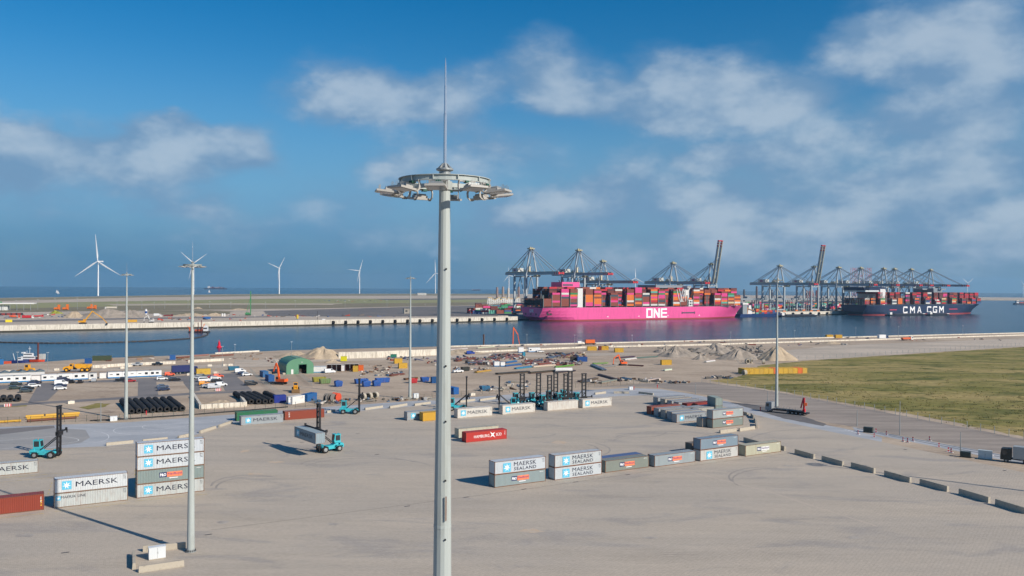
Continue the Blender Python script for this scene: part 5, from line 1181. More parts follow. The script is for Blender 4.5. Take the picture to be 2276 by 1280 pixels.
# lorries, cabins, skips and machines
def lorry(px, py, c, box_c, label, rz=0.0, L_=12.0, kind='box', n_ax=3):
    t = thing('lorry', label, 'lorry', G(px, py, 0.02), rz, 'lorries'); m = paint(*c)
    put('cab', cached('lor_cab', lambda: MB().extrude([(0.1, 0.6), (2.3, 0.6), (2.3, 1.6), (2.1, 3.2), (0.1, 3.3)], -1.2, 1.2)), m, t, (L_ / 2 - 0.2, 0, 0))
    put('windscreen', cached('lor_ws', lambda: MB().add([(2.31, -1.05, 1.75), (2.31, 1.05, 1.75), (2.13, 1.05, 2.9), (2.13, -1.05, 2.9)], [(0, 1, 2, 3)])), glass(), t, (L_ / 2 - 0.2, 0, 0))
    for s in (-1, 1): put('side_window', cached('lor_sw', lambda: MB().box(1.0, 1.95, -0.005, 0.005, 1.8, 2.8)), glass(), t, (L_ / 2 - 0.2, s * 1.206, 0))
    put('frame', cached(('lor_fr', L_), lambda: MB().box(-L_ / 2, L_ / 2, -0.5, 0.5, 0.7, 1.05)), BLACK(), t)
    if kind == 'box': put('box_body', cached(('lor_box', L_), lambda: MB().box(-L_ / 2, L_ / 2 - 0.5, -1.25, 1.25, 1.06, 3.9)), paint(*box_c), t)
    elif kind == 'tip': put('tipper_body', cached(('lor_tip', L_), lambda: MB().extrude([(-L_ / 2, 1.06), (L_ / 2 - 0.6, 1.06), (L_ / 2 - 0.4, 2.5), (-L_ / 2 - 0.2, 2.3)], -1.25, 1.25)), paint(*box_c), t)
    elif kind == 'mixer': put('drum', cached('lor_mix', lambda: MB().tube((-4.2, 0, 2.6), (-1.0, 0, 2.2), 0.7, 1.3, 14).tube((-1.0, 0, 2.2), (3.0, 0, 2.0), 1.3, 0.9, 14)), paint(*box_c), t)
    elif kind == 'flat':
        put('flatbed', cached(('lor_fl', L_), lambda: MB().box(-L_ / 2, L_ / 2 - 0.4, -1.25, 1.25, 1.06, 1.3)), BLACK(), t)
        for k in range(5):
            for s in (-1, 1): put('stake', cached('lor_stk', lambda: MB().box(-0.05, 0.05, -0.05, 0.05, 1.3, 2.0)), STEEL(), t, (-L_ / 2 + 1.5 + k * 1.9, s * 1.18, 0))
    for i in range(n_ax + 1):
        x = L_ / 2 + 0.9 if i == 0 else (-L_ / 2 + 0.8 + (i - 1) * 1.35)
        for s in (-1, 1): wheel('wheel', t, x, s * 1.0, 0.5, 0.35)
    return t
fl = lorry(1752, 919, (150, 156, 160), (0, 0, 0), 'flatbed lorry with a red loading crane at its rear, by the road mast', R(-41) + math.pi, 10.5, 'flat', 4)
cr = put('loading_crane', MB().box(-5.6, -4.9, -0.5, 0.5, 1.06, 1.9).bar((-5.2, 0, 1.9), (-5.2, 0, 5.6), 0.5, 0.5).bar((-5.0, 0.1, 5.4), (-4.2, 0.1, 2.2), 0.35, 0.35), paint(206, 48, 60), fl)
put('grab', MB().cbox(-5.9, 0.5, 3.6, 0.9, 0.8, 0.9, 0.3), mat('grab_orange', col(220, 100, 44), 0.5), cr)
put('stabiliser', MB().box(-6.6, -5.6, -1.3, 1.3, 0.5, 0.9), BLACK(), fl)
lorry(405, 831, (30, 46, 110), (32, 46, 104), 'dark blue box lorry parked by the end of the cabins', DEF_H, 9.0)
lorry(2283, 1031, (48, 50, 46), (170, 176, 176), 'dark lorry with pale box cut off by the right edge', R(-37) + math.pi, 6.5)
lorry(228, 706, (232, 234, 232), (232, 234, 236), 'white concrete mixer lorry before the gravel heap', R(25), 9, 'mixer')
lorry(248, 686.5, (236, 236, 234), (204, 198, 184), 'white lorry with cream trailer on the far road', R(25) + math.pi, 16)
lorry(83, 705, (206, 50, 60), (200, 60, 60), 'red tipper lorry on the far building site', R(25), 9, 'tip')
lorry(372, 704, (120, 44, 48), (128, 50, 50), 'dark red tipper lorry right of the silo', R(25), 9, 'tip')
lorry(348, 703.5, (230, 232, 232), (220, 224, 226), 'white lorry beside the silo', R(25), 7)
lorry(30, 707, (226, 90, 50), (226, 96, 56), 'orange tanker lorry at the left of the far site', R(22), 10, 'mixer')
lorry(60, 708, (230, 230, 230), (190, 40, 50), 'white and red lorry in the row of far lorries', R(22), 10)
lorry(2014, 756.5, (230, 230, 226), (226, 110, 66), 'orange and white lorry on the near quay at the right', R(18), 8, 'tip')
lorry(1960, 754.5, (60, 80, 120), (236, 238, 238), 'white box lorry on the near quay at the right', R(18), 7)
def cabin(px, py, label, c=(236, 238, 238), stripe=(40, 130, 190), L_=6.06, H=2.8, W=2.6, rz=DEF_H, win=2, seed=0, grp='white site cabins', roof=(190, 194, 194), name='site_cabin', back=0.0):
    v = Vector((-math.sin(rz), math.cos(rz), 0)); p = G(px, py) + v * back
    t = thing(name, label, 'cabin', (p.x, p.y, 0.02), rz, grp)
    put('wall', cached(('cabw', L_, H, W), lambda: MB().box(0, L_ - 0.04, 0, W, 0.55, H - 0.14)), paint(*c), t)
    put('skirting', cached(('cabs', L_, W), lambda: MB().box(-0.01, L_ - 0.03, -0.02, W + 0.02, 0.1, 0.55)), paint(*(stripe or c)), t)
    put('roof', cached(('cabr', L_, H, W), lambda: MB().box(-0.02, L_ - 0.02, -0.05, W + 0.05, H - 0.136, H)), paint(*roof), t)
    r2 = random.Random(seed)
    for k in range(win):
        x = 0.6 + k * (L_ - 1.4) / max(1, win - 0.2); z0, z1 = r2.choice(((1.2, 2.1), (1.5, 1.9), (1.1, 2.2)))
        w = put('window', cached(('cabwin', z0, z1), lambda: MB().box(0, 1.3, -0.05, 0.0, z0, z1)), paint(*c), t, (x, 0, 0))
        put('pane', cached(('cabpane', z0, z1), lambda: MB().box(0.07, 1.23, -0.056, -0.051, z0 + 0.07, z1 - 0.07)), glass(), w)
    return t
for i, x in enumerate((-75, -40, -5, 30, 92, 127, 162, 240, 272, 304, 332)):
    cabin(x, 852 - (x + 5) * 0.0425, 'white site cabin with blue skirting, %s from the left in the long row' % ORD[i], seed=i, L_=6.06 if x != 332 else 5.0, roof=(214, 216, 216) if 92 <= x < 200 else (176, 182, 184))
cabin(197, 843.6, 'small grey-white cabin in the gap of the long row', (220, 222, 222), None, 3.2, 2.7, seed=20, win=1, roof=(150, 156, 158))
cabin(70, 849.2, 'set-back white cabin linking the left cabins', (230, 230, 228), None, 4.0, 2.5, seed=21, win=0, back=1.4, roof=(170, 160, 150))
cabin(222, 842.4, 'set-back white cabin linking the right cabins', (230, 230, 228), None, 3.4, 2.5, seed=22, win=0, back=1.4, roof=(170, 160, 150))
for i in range(7):
    a = DEF_H; p = G(-40 + i * 20, 847.5 - i * 0.9) + Vector((-math.sin(a), math.cos(a), 0)) * 4.2
    t = thing('roof_cabin', 'grey pitched-roof cabin behind the left white cabins, %s from the left' % ORD[i], 'cabin', (p.x, p.y, 0.02), a, 'grey-roofed cabins')
    put('wall', cached('rcw', lambda: MB().box(0, 3.3, 0, 6.0, 0, 2.6)), paint(210, 212, 212), t)
    put('roof', cached('rcr', lambda: MB().extrude([(-0.1, 2.61), (3.4, 2.61), (1.65, 3.35)], -0.15, 6.1)), paint(110, 122, 126), t)
cabin(1153, 784, 'white cabin with blue base beside the teal toilet, left one', L_=3.2, H=3.4, rz=R(15), win=0, seed=31); cabin(1175, 783, 'long white and blue cabin with a window near the quay', L_=7.5, H=2.9, rz=R(15), win=1, seed=32)
cabin(1099, 815, 'small white cube cabin with blue base, left of a pair', L_=2.7, H=2.6, rz=R(15), win=0, seed=33); cabin(1113, 815, 'small white cube cabin with blue base, right of a pair', L_=2.3, H=2.4, rz=R(15), win=0, seed=34)
cabin(1162, 793, 'teal portable toilet standing between cabins and stored steel', (40, 140, 170), (30, 110, 140), 1.6, 2.7, 1.6, R(15), 0, 35, name='portable_toilet', roof=(60, 150, 176))
cabin(641, 899, 'white cabin with grey door behind the blue containers at the fence', (226, 230, 232), (120, 150, 190), 2.4, 2.5, 2.4, DEF_H, 1, 41)

def plain_box(px, py, c, label, L_=6.06, W=2.44, H=2.59, rz=DEF_H, grp='storage containers on the building site', open_end=False, dz=0.0):
    p = G(px, py, 0.02 + dz); t = thing('storage_container', label, 'container', p, rz, grp); m = paint(*c, dirt=RUST, dirt_amt=0.15, dirt_scale=0.5)
    put('side_wall', cached(('side', L_, H), lambda: side_corr(L_, H)), m, t); put('side_wall', cached(('side', L_, H), lambda: side_corr(L_, H)), m, t, (L_, W, 0), math.pi)
    put('frame', cached(('frame', L_, H), lambda: frame_mb(L_, H)), m, t); put('roof', cached(('roof', L_, H), lambda: roof_mb(L_, H)), m, t)
    e = cached(('end', H), lambda: end_mb(H))
    put('end_wall', e, m, t); put('end_wall', e, m, t, (L_, W, 0), math.pi)
    return t
YL = (214, 172, 62)
u30 = Vector((math.cos(R(13)), math.sin(R(13)), 0))
yb = G(1665, 832)
for i in range(13):
    c = (226, 116, 56) if i in (6, 11) else (YL if i % 3 else (204, 166, 70))
    p = yb + u30 * (i * 2.55)
    t = thing('storage_container', 'yellow container end-on, %s from the left in the long row by the field' % ORD[i] if c[1] > 130 else 'orange container end-on among the yellow row, %s from the left' % ORD[i], 'container', (p.x, p.y, 0.02), R(13) + R(90), 'yellow containers by the field')
    m = paint(*c, dirt=RUST, dirt_amt=0.15, dirt_scale=0.5)
    put('side_wall', cached(('side', 6.06, CH), lambda: side_corr(6.06, CH)), m, t); put('side_wall', cached(('side', 6.06, CH), lambda: side_corr(6.06, CH)), m, t, (6.06, CW, 0), math.pi)
    put('frame', cached(('frame', 6.06, CH), lambda: frame_mb(6.06, CH)), m, t); put('roof', cached(('roof', 6.06, CH), lambda: roof_mb(6.06, CH)), m, t)
    for s in (0, 1):
        d = put('door', cached(('door', CH), lambda: MB().box(0, 0.045, 0, 1.09, 0.15, CH - 0.12)), m, t, (0.015, 0.125 + s * 1.098, 0))
    put('end_wall', cached(('end', CH), lambda: end_mb(CH)), m, t, (6.06, CW, 0), math.pi)
plain_box(1471, 811, YL, 'open yellow container standing alone on the sand', 5.5, rz=R(10))
for a in ((1306, 779, YL, 'long yellow container by the near quay, left one', 6.06, R(8)), (1336, 778, YL, 'yellow container by the near quay behind the brown one', 5.0, R(8)), (1367, 783, YL, 'yellow container by the near quay, right one', 5.5, R(8)), (1331, 778.5, (120, 50, 46), 'narrow brown container between two yellow ones near the quay', 1.8, R(8)),
          (877, 808, YL, 'yellow container by the mast, behind another yellow one', 4.2, R(20)), (887, 819, YL, 'yellow container by the mast, in front', 4.2, R(20)), (1838, 751, YL, 'yellow container on the quay at the right, left one', 6, R(14)), (1858, 751, YL, 'yellow container on the quay at the right, right one', 6, R(14)),
          (1284, 804, (40, 84, 150), 'blue container beside the dark one among stored steel', 5.5, R(12)), (1270, 803, (62, 60, 54), 'dark olive container beside the blue one', 4.0, R(12)), (683, 893, (40, 100, 160), 'dark blue container behind the fence left of the red reels', 6.06, R(70)),
          (610, 896, (40, 60, 150), 'bright blue container with white notice at the tyre block', 4.0, R(28)), (650, 899, (232, 232, 228), 'white container with red top edge at the fence', 6.06, R(62)), (577, 836, (56, 110, 160), 'blue and grey container by the car park fence, back', 6.06, R(-60)), (589, 845, (40, 96, 160), 'blue container by the car park fence, front', 6.06, R(-60)),
          (437, 833, (212, 176, 70), 'yellow container between blue lorry and concrete blocks', 6.06, DEF_H), (1020, 876, (36, 100, 170), 'long blue container behind the fence near the foreground mast', 9.0, R(130)), (960, 852, (30, 84, 140), 'dark blue container half hidden by the foreground mast', 6.06, R(20)),
          (796, 826, (204, 168, 70), 'yellow shed container at the end of the open sheds', 2.9, R(100)), (808, 824, (222, 110, 50), 'orange shed container at the end of the open sheds', 2.9, R(100)), (205, 802, (70, 84, 62), 'olive container on the sand spit', 9.0, R(15)), (188, 808, (40, 90, 150), 'small blue container at the trench end', 3.0, R(15)), (377, 800, (50, 104, 170), 'small blue container by the trench on the right', 2.6, R(12))):
    plain_box(a[0], a[1], a[2], a[3], L_=a[4], rz=a[5])
def skip(px, py, c, label, L_=5.5, H=1.9, rz=DEF_H, closed=False, name='skip'):
    t = thing(name, label, 'skip', G(px, py, 0.02), rz, 'skips on the building site'); m = paint(*c, dirt=RUST, dirt_amt=0.25, dirt_scale=0.8); w = 2.2
    a = [(-L_ / 2 + 0.3, -w / 2, 0.1), (L_ / 2 - 0.3, -w / 2, 0.1), (L_ / 2 - 0.3, w / 2, 0.1), (-L_ / 2 + 0.3, w / 2, 0.1)]
    b = [(-L_ / 2, -w / 2 - 0.1, H), (L_ / 2, -w / 2 - 0.1, H), (L_ / 2, w / 2 + 0.1, H), (-L_ / 2, w / 2 + 0.1, H)]
    ins = [(x * 0.95, y * 0.93, H) for x, y, z in b]; low = [(x * 0.93, y * 0.9, 0.25) for x, y, z in a]
    put('tub', cached(('skip', L_, H), lambda: MB().add(a + b + ins + low, [(3, 2, 1, 0)] + [(i, (i + 1) % 4, 4 + (i + 1) % 4, 4 + i) for i in range(4)] + [(4 + i, 4 + (i + 1) % 4, 8 + (i + 1) % 4, 8 + i) for i in range(4)] + [(8 + i, 8 + (i + 1) % 4, 12 + (i + 1) % 4, 12 + i) for i in range(4)] + [(12, 13, 14, 15)])), m, t)
    for k in range(5):
        x = -L_ / 2 + 0.6 + k * (L_ - 1.2) / 4
        for s in (-1, 1): put('rib', cached(('skrib', H), lambda: MB().box(-0.06, 0.06, -0.05, 0.05, 0.15, H - 0.02)), m, t, (x, s * 1.21, 0))
    if closed: put('lid', cached(('sklid', L_, H), lambda: MB().extrude([(-L_ / 2, H + 0.01), (L_ / 2, H + 0.01), (L_ / 2 - 0.2, H + 0.35), (0, H + 0.6), (-L_ / 2 + 0.2, H + 0.35)], -w / 2, w / 2)), m, t)
    return t
BL = (38, 92, 170)
for a in ((519, 823, (36, 110, 140), 'teal skip by the white vans', 5.0), (709, 848, (150, 146, 60), 'olive-yellow skip left of the green one', 5.5), (722, 852, (112, 140, 92), 'green skip with rust in mid-site', 4.5), (803, 852, BL, 'blue skip full of debris in mid-site', 5.5), (850, 850, BL, 'blue skip, longest of the mid-site ones', 6.0),
          (918, 851, (190, 50, 60), 'red skip by the mast beyond the yard', 3.2), (944, 848, BL, 'small blue skip near the dark blue container', 3.4), (1077, 868, (40, 110, 150), 'teal skip among pallets behind the fence', 3.6), (1034, 824, (54, 60, 58), 'dark green skip among the stored materials', 4.0)):
    skip(*a)
for a in ((752, 859, BL, 'closed blue bin beside the concrete ring', 3.0), (814, 859, BL, 'closed blue bin with curved lid, left one', 3.2), (837, 858, BL, 'closed blue bin with curved lid, right one', 3.2)): skip(*a, closed=True, name='closed_bin')
cabin(868, 795, 'teal tipped bin by the concrete wall', (50, 130, 110), None, 3.4, 1.9, 2.0, R(5), 0, name='tipped_bin', roof=(40, 110, 96)); cabin(757, 803, 'bright yellow bin at the concrete wall', (226, 220, 40), None, 3.2, 2.6, 2.4, R(5), 0, name='yellow_bin', roof=(226, 220, 60))

# ------------------------------------------------------------------ green hall and open sheds
def hall():
    p = G(667, 831); rz = R(28); W, L_, H, E = 12.5, 17.0, 7.2, 3.6
    t = thing('arched_hall', 'green arched steel hall with an open doorway on the building site', 'hall', (p.x, p.y, 0.02), rz)
    n = 12; prof = [(-W / 2, 0), (-W / 2, E)] + [(W / 2 * -math.cos(math.pi * k / n), E + (H - E) * math.sin(math.pi * k / n)) for k in range(1, n)] + [(W / 2, E), (W / 2, 0)]
    gm = mat('hall_green', col(88, 136, 108), 0.5, var=0.1, scale=0.4); gd = mat('hall_roof_green', col(84, 128, 104), 0.5, var=0.12, scale=0.6)
    vs = [(x, 0, z) for x, z in prof] + [(x, L_, z) for x, z in prof]; k = len(prof)
    put('shell', MB().add(vs, [(i, i + 1, k + i + 1, k + i) for i in range(k - 1)]), gd, t)
    # front wall with a doorway: panels left, right and above
    dx0, dx1, dz = -0.6, 3.0, 4.3
    left = [(x, z) for x, z in prof if x <= dx0]; right = [(x, z) for x, z in prof if x >= dx1]
    hz = lambda x: E + (H - E) * math.sqrt(max(0, 1 - (2 * x / W) ** 2))
    fw = MB().add([(x, 0.02, z) for x, z in left + [(dx0, hz(dx0)), (dx0, 0)]], [tuple(range(len(left) + 2))])
    fw.add([(x, 0.02, z) for x, z in [(dx1, 0), (dx1, hz(dx1))] + right], [tuple(range(len(right) + 2))])
    mid = [(dx0, dz), (dx0, hz(dx0)), (0, H), (dx1 / 2, hz(dx1 / 2)), (dx1, hz(dx1)), (dx1, dz)]
    fw.add([(x, 0.02, z) for x, z in mid], [tuple(range(6))])
    put('front_wall', fw, gm, t)
    put('back_wall', MB().add([(x, L_ - 0.02, z) for x, z in prof], [tuple(range(k))]), gm, t)
    for x in (-6.3,):
        for q in range(7): put('ballast_block', cached('ballast', lambda: MB().box(-0.6, 0.6, -0.9, 0.9, 0, 0.7)), CONC(), t, (-W / 2 - 0.8, 1.4 + q * 2.4, 0))
    for x in (-0.8, 1.0): put('skylight', MB().box(x - 0.7, x + 0.7, 2, L_ - 3, H - 0.02, H + 0.05), mat('skylight', col(120, 150, 120), 0.4), t)
    put('side_door', MB().box(-4.1, -3.1, -0.04, 0.019, 0.02, 2.2), WHITE(), t)
    put('lamp', MB().box(0.6, 1.0, -0.1, 0.018, 5.2, 5.5), WHITE(), t)
    put('door_frame', MB().box(dx0 - 0.12, dx0 + 0.1, -0.05, 0.06, 0, dz + 0.1).box(dx1 - 0.1, dx1 + 0.12, -0.05, 0.06, 0, dz + 0.1).box(dx0 + 0.1, dx1 - 0.1, -0.05, 0.06, dz - 0.05, dz + 0.1), mat('frame_green', col(50, 100, 74), 0.5), t)
    put('stored_goods', MB().box(-0.3, 2.6, 3, 6, 0, 2.0), mat('dark_goods', col(60, 52, 46), 0.8), t)
hall()
def shed(px, py, W, H, label, c, roofc, rz=R(12), D=5.0, n=2):
    t = thing('open_shed', label, 'shed', G(px, py, 0.02), rz, 'open sheds by the hall')
    put('back_wall', MB().box(0, W, D - 0.1, D, 0, H), paint(*c), t)
    for s in (0, 1): put('side_wall', MB().box(s * W - 0.06, s * W + 0.06, 0, D - 0.1, 0, H), paint(*c), t)
    put('roof', MB().add([(-0.2, -0.3, H + 0.5), (W + 0.2, -0.3, H + 0.5), (W + 0.2, D + 0.2, H + 0.05), (-0.2, D + 0.2, H + 0.05), (-0.2, -0.3, H + 0.62), (W + 0.2, -0.3, H + 0.62), (W + 0.2, D + 0.2, H + 0.17), (-0.2, D + 0.2, H + 0.17)], [(4, 5, 6, 7), (0, 3, 2, 1), (0, 1, 5, 4), (1, 2, 6, 5), (2, 3, 7, 6), (3, 0, 4, 7)]), paint(*roofc), t)
    for k in range(n): put('post', cached(('shpost', H), lambda: MB().box(-0.1, 0.1, 0, 0.2, 0, H + 0.5)), STEEL(), t, (W * (k + 1) / (n + 1), 0, 0))
cabin(688, 829, 'white workshop cabin attached to the green hall', (228, 230, 230), (120, 170, 200), 7.6, 2.9, 4.0, R(12), 1, 51, roof=(200, 206, 208))
shed(727, 826, 6.5, 2.8, 'open shed with striped pale roof and brown inside', (110, 74, 70), (206, 206, 204))
cabin(758, 825, 'small white cabin between the open sheds', (226, 228, 228), None, 2.0, 2.8, 3.0, R(12), 0, 52)
shed(768, 825, 6.0, 2.9, 'open shed with rusty brown walls at the right', (124, 70, 52), (214, 212, 206))

# ------------------------------------------------------------------ earth-moving machines
YM = mat('machine_yellow', col(222, 160, 40), 0.45, var=0.1, dirt=col(120, 96, 60), dirt_amt=0.25); OM = mat('machine_orange', col(232, 98, 40), 0.45, var=0.1, dirt=col(130, 80, 50), dirt_amt=0.2)
def excavator(px, py, m, label, rz=0.0, s=1.0, reach=((1.0, 2.0), (2.6, 6.2), (5.6, 4.2), (6.0, 1.0)), z=0.02, track=True):
    t = thing('excavator', label, 'excavator', G(px, py, z), rz, 'excavators', scale=s)
    if track:
        for q in (-1, 1): put('track', cached(('ex_tr', q), lambda: MB().extrude([(-2.0, 0.3), (-1.7, 0.0), (1.7, 0.0), (2.0, 0.3), (1.8, 0.85), (-1.8, 0.85)], q * 1.1 - 0.3, q * 1.1 + 0.3)), BLACK(), t)
    put('turntable', cached('ex_tt', lambda: MB().lathe([(0.9, 0.6), (0.9, 1.05)], 14)), BLACK(), t)
    put('upper_body', cached('ex_body', lambda: MB().extrude([(-2.3, 1.06), (1.4, 1.06), (1.4, 1.5), (0.2, 2.0), (-2.1, 2.1), (-2.4, 1.7)], -1.25, 1.25)), m, t)
    c = put('cab', cached('ex_cab', lambda: MB().extrude([(0.1, 1.51), (1.5, 1.51), (1.5, 2.3), (1.2, 3.0), (0.1, 3.0)], 0.2, 1.2)), m, t)
    put('window', cached('ex_win', lambda: MB().box(0.25, 1.3, 1.201, 1.21, 1.9, 2.85)), glass(), c)
    put('boom', MB().bar((reach[0][0], -0.2, reach[0][1] - 0.4), (reach[1][0], -0.2, reach[1][1]), 0.5, 0.65), m, t)
    put('stick', MB().bar((reach[1][0], -0.2, reach[1][1]), (reach[2][0], -0.2, reach[2][1]), 0.4, 0.5).bar((reach[2][0], -0.2, reach[2][1]), (reach[3][0], -0.2, reach[3][1]), 0.32, 0.4), m, t)
    put('bucket', MB().extrude([(reach[3][0] - 0.3, reach[3][1]), (reach[3][0] + 0.4, reach[3][1] - 0.1), (reach[3][0] + 0.3, reach[3][1] - 0.9), (reach[3][0] - 0.6, reach[3][1] - 0.8)], -0.7, 0.3), BLACK(), t)
    return t
excavator(624, 854, OM, 'orange excavator with boom up standing behind the blue containers', R(160), 1.1, ((0.8, 2.0), (1.4, 6.0), (2.2, 7.8), (3.4, 4.6)))
lt = thing('low_trailer', 'dark low-loader trailer under the orange excavator', 'trailer', G(618, 853, 0.02), R(8))
put('deck', MB().box(-5.5, 2, -1.2, 1.2, 0.5, 0.8), BLACK(), lt)
for i in range(3): wheel('wheel', lt, -4.5 + i * 1.2, -1.0, 0.42, 0.3)
excavator(184, 720, YM, 'yellow long-reach excavator on the far quay', R(12), 1.6, ((1.0, 2.0), (5.5, 8.0), (11, 4.0), (14, 0.6)), z=FARZ + 0.2)
excavator(336, 717, WHITE(), 'white and red excavator on the far quay', R(190), 1.2, z=FARZ + 0.2)
excavator(1142, 778, OM, 'orange excavator below the quay edge showing only its bent arm', R(10), 1.25, ((-0.6, 1.5), (-0.3, 13.0), (2.2, 9.0), (3.4, 2.5)), z=WZ + 1)
excavator(1384, 812, OM, 'orange-red machine with raised boom among stored pipes', R(200), 0.9)
excavator(441, 800, mat('machine_grey', col(90, 84, 78), 0.6), 'grey piling machine beside the lamp post on the sand spit', R(30), 0.9) if False else None
def loader(px, py, label, rz, s=1.0, front=True):
    t = thing('wheel_loader', label, 'wheel loader', G(px, py, 0.02), rz, 'wheel loaders', scale=s)
    put('rear_body', cached('wl_b', lambda: MB().extrude([(-3.2, 0.9), (-0.2, 0.9), (-0.2, 1.9), (-1.2, 2.1), (-3.1, 1.9)], -0.8, 0.8)), YM, t)
    c = put('cab', cached('wl_c', lambda: MB().extrude([(-1.3, 2.1), (0.2, 1.9), (0.3, 2.5), (0.1, 3.4), (-1.3, 3.4)], -0.75, 0.75)), YM, t)
    for q in (-1, 1): put('window', cached(('wl_w', q), lambda: MB().box(-1.15, 0.0, q * 0.756 - 0.004, q * 0.756 + 0.004, 2.3, 3.25)), glass(), c)
    put('windscreen', cached('wl_ws', lambda: MB().add([(0.31, -0.65, 2.5), (0.31, 0.65, 2.5), (0.13, 0.65, 3.3), (0.13, -0.65, 3.3)], [(0, 1, 2, 3)])), glass(), c)
    put('front_frame', cached('wl_f', lambda: MB().extrude([(-0.1, 0.8), (1.9, 0.7), (1.9, 1.2), (-0.1, 1.6)], -0.5, 0.5)), YM, t)
    for q in (-1, 1): put('lift_arm', cached(('wl_a', q), lambda: MB().bar((0.2, q * 0.55, 1.6), (2.7, q * 0.55, 0.7), 0.2, 0.4)), YM, t)
    put('bucket', cached('wl_bk', lambda: MB().extrude([(2.6, 0.1), (3.9, 0.05), (3.5, 0.4), (3.0, 1.3), (2.6, 1.2)], -1.4, 1.4)), mat('bucket_dark', col(110, 84, 50), 0.7), t)
    for x in (-2.2, 1.3):
        for q in (-1, 1): wheel('wheel', t, x, q * 1.05, 0.78, 0.55, YM)
    return t
loader(657, 871, 'yellow wheel loader facing the camera near the fence', R(-75), 1.05)
loader(58, 829, 'yellow wheel loader behind the white cabins at the left', R(180), 1.15)
def dumper():
    t = thing('dump_truck', 'yellow articulated dump truck behind the white cabins', 'dump truck', G(172, 826, 0.02), DEF_H + math.pi - R(18), scale=1.15)
    put('bonnet', MB().extrude([(2.6, 0.9), (5.0, 0.9), (5.1, 1.5), (4.6, 2.1), (2.6, 2.5)], -1.2, 1.2), YM, t)
    c = put('cab', MB().extrude([(1.5, 1.2), (2.6, 1.2), (2.9, 2.4), (2.6, 3.3), (1.5, 3.3)], -1.0, 1.0), YM, t)
    for q in (-1, 1): put('window', MB().box(1.65, 2.6, q * 1.006 - 0.004, q * 1.006 + 0.004, 2.3, 3.1), glass(), c)
    put('hitch', MB().box(0.2, 1.5, -0.5, 0.5, 0.9, 1.8), BLACK(), t)
    put('body', MB().extrude([(-5.2, 2.2), (-4.6, 1.5), (-0.6, 1.3), (0.5, 1.8), (0.7, 3.1), (0.3, 3.2), (-5.0, 2.9)], -1.4, 1.4), YM, t)
    for x in (-4.0, -2.1, 3.7):
        for q in (-1, 1): wheel('wheel', t, x, q * 1.25, 0.85, 0.6, YM)
dumper()

# ------------------------------------------------------------------ things on the water
def boat_hull(L_, B, D, bow=0.35):
    rings = []
    for i in range(13):
        s = i / 12; b = max(0.0, (s - (1 - bow)) / bow); h = B / 2 * (1 - b ** 2); x = L_ * s
        rings.append([(x + (D * 0.5 * b), y, z) for y, z in ((-h, D), (-h * 0.85, 0.0), (-h * 0.5, -0.6), (h * 0.5, -0.6), (h * 0.85, 0.0), (h, D))])
    mb = MB().loft(rings); a = len(mb.v); n = 6; mb.f.append(tuple(range(n))); mb.f.append(tuple(range(a - 1, a - n - 1, -1))); return mb
def vessel(name, px, py, L_, B, D, c, label, rz, house=(), cat='boat', extras=(), grp='small vessels in the basin'):
    t = thing(name, label, cat, G(px, py, WZ), rz, grp); put('hull', boat_hull(L_, B, D), paint(*c), t)
    for nm, x0, x1, y0, y1, z0, z1, hc in house:
        o = put(nm, MB().box(x0, x1, y0, y1, D + z0, D + z1), paint(*hc), t)
        if nm == 'wheelhouse' or nm == 'cabin':
            put('window_band', MB().box(x0 + 0.2, x1 - 0.2, y0 - 0.03, y0 - 0.001, D + z0 + (z1 - z0) * 0.5, D + z0 + (z1 - z0) * 0.8), glass(), o)
    for nm, a, b, r, ec in extras: put(nm, MB().tube((a[0], a[1], D + a[2]), (b[0], b[1], D + b[2]), r), paint(*ec), t)
    return t
W3 = (236, 238, 240)
vessel('work_boat', 40, 803, 16, 5, 1.8, (40, 56, 110), 'white work boat with blue hull moored by the sand spit', R(5), (('cabin', 3, 13, -2, 2, 0, 2.2, W3), ('wheelhouse', 4.5, 11, -1.6, 1.6, 2.21, 4.4, W3), ('deck_house', 3, 5, -1.5, 1.5, 4.41, 5.2, W3)), extras=(('mast', (8.5, 0, 4.4), (8.5, 0, 9.5), 0.15, W3), ('mast', (6.5, 0, 4.4), (6.5, 0, 6.5), 0.1, W3), ('antenna', (7.6, 0, 7.8), (9.4, 0, 7.8), 0.2, W3))).scale = (0.78,) * 3
vessel('work_boat', 25, 806, 9, 4, 1.4, (44, 58, 120), 'low blue tender left of the white work boat', R(5), (('cabin', 4, 6, -1, 1, 0, 1.8, W3),), extras=(('frame', (2, 0, 0), (1, 0, 4), 0.15, W3),))
vessel('pontoon', 70, 803, 7, 5, 1.2, (226, 80, 48), 'orange pontoon with a brown spud pile', R(3), (('deck_house', 5, 7.5, -1.5, 1.5, 0, 3.2, (206, 206, 200)),), extras=(('spud_pile', (4.5, -1.5, -4), (4.5, -1.5, 10), 0.5, (110, 60, 50)),))
vessel('barge', 1, 816, 8, 4.5, 1.6, (150, 150, 146), 'grey workboat at the left edge beside the blue tank', R(10), (('deck_house', 2, 5, -1.5, 1.5, 0, 1.6, (226, 96, 60)),))
plain_box(-25, 811, (50, 120, 180), 'blue container with white top at the left water edge', 6.0, rz=R(20))
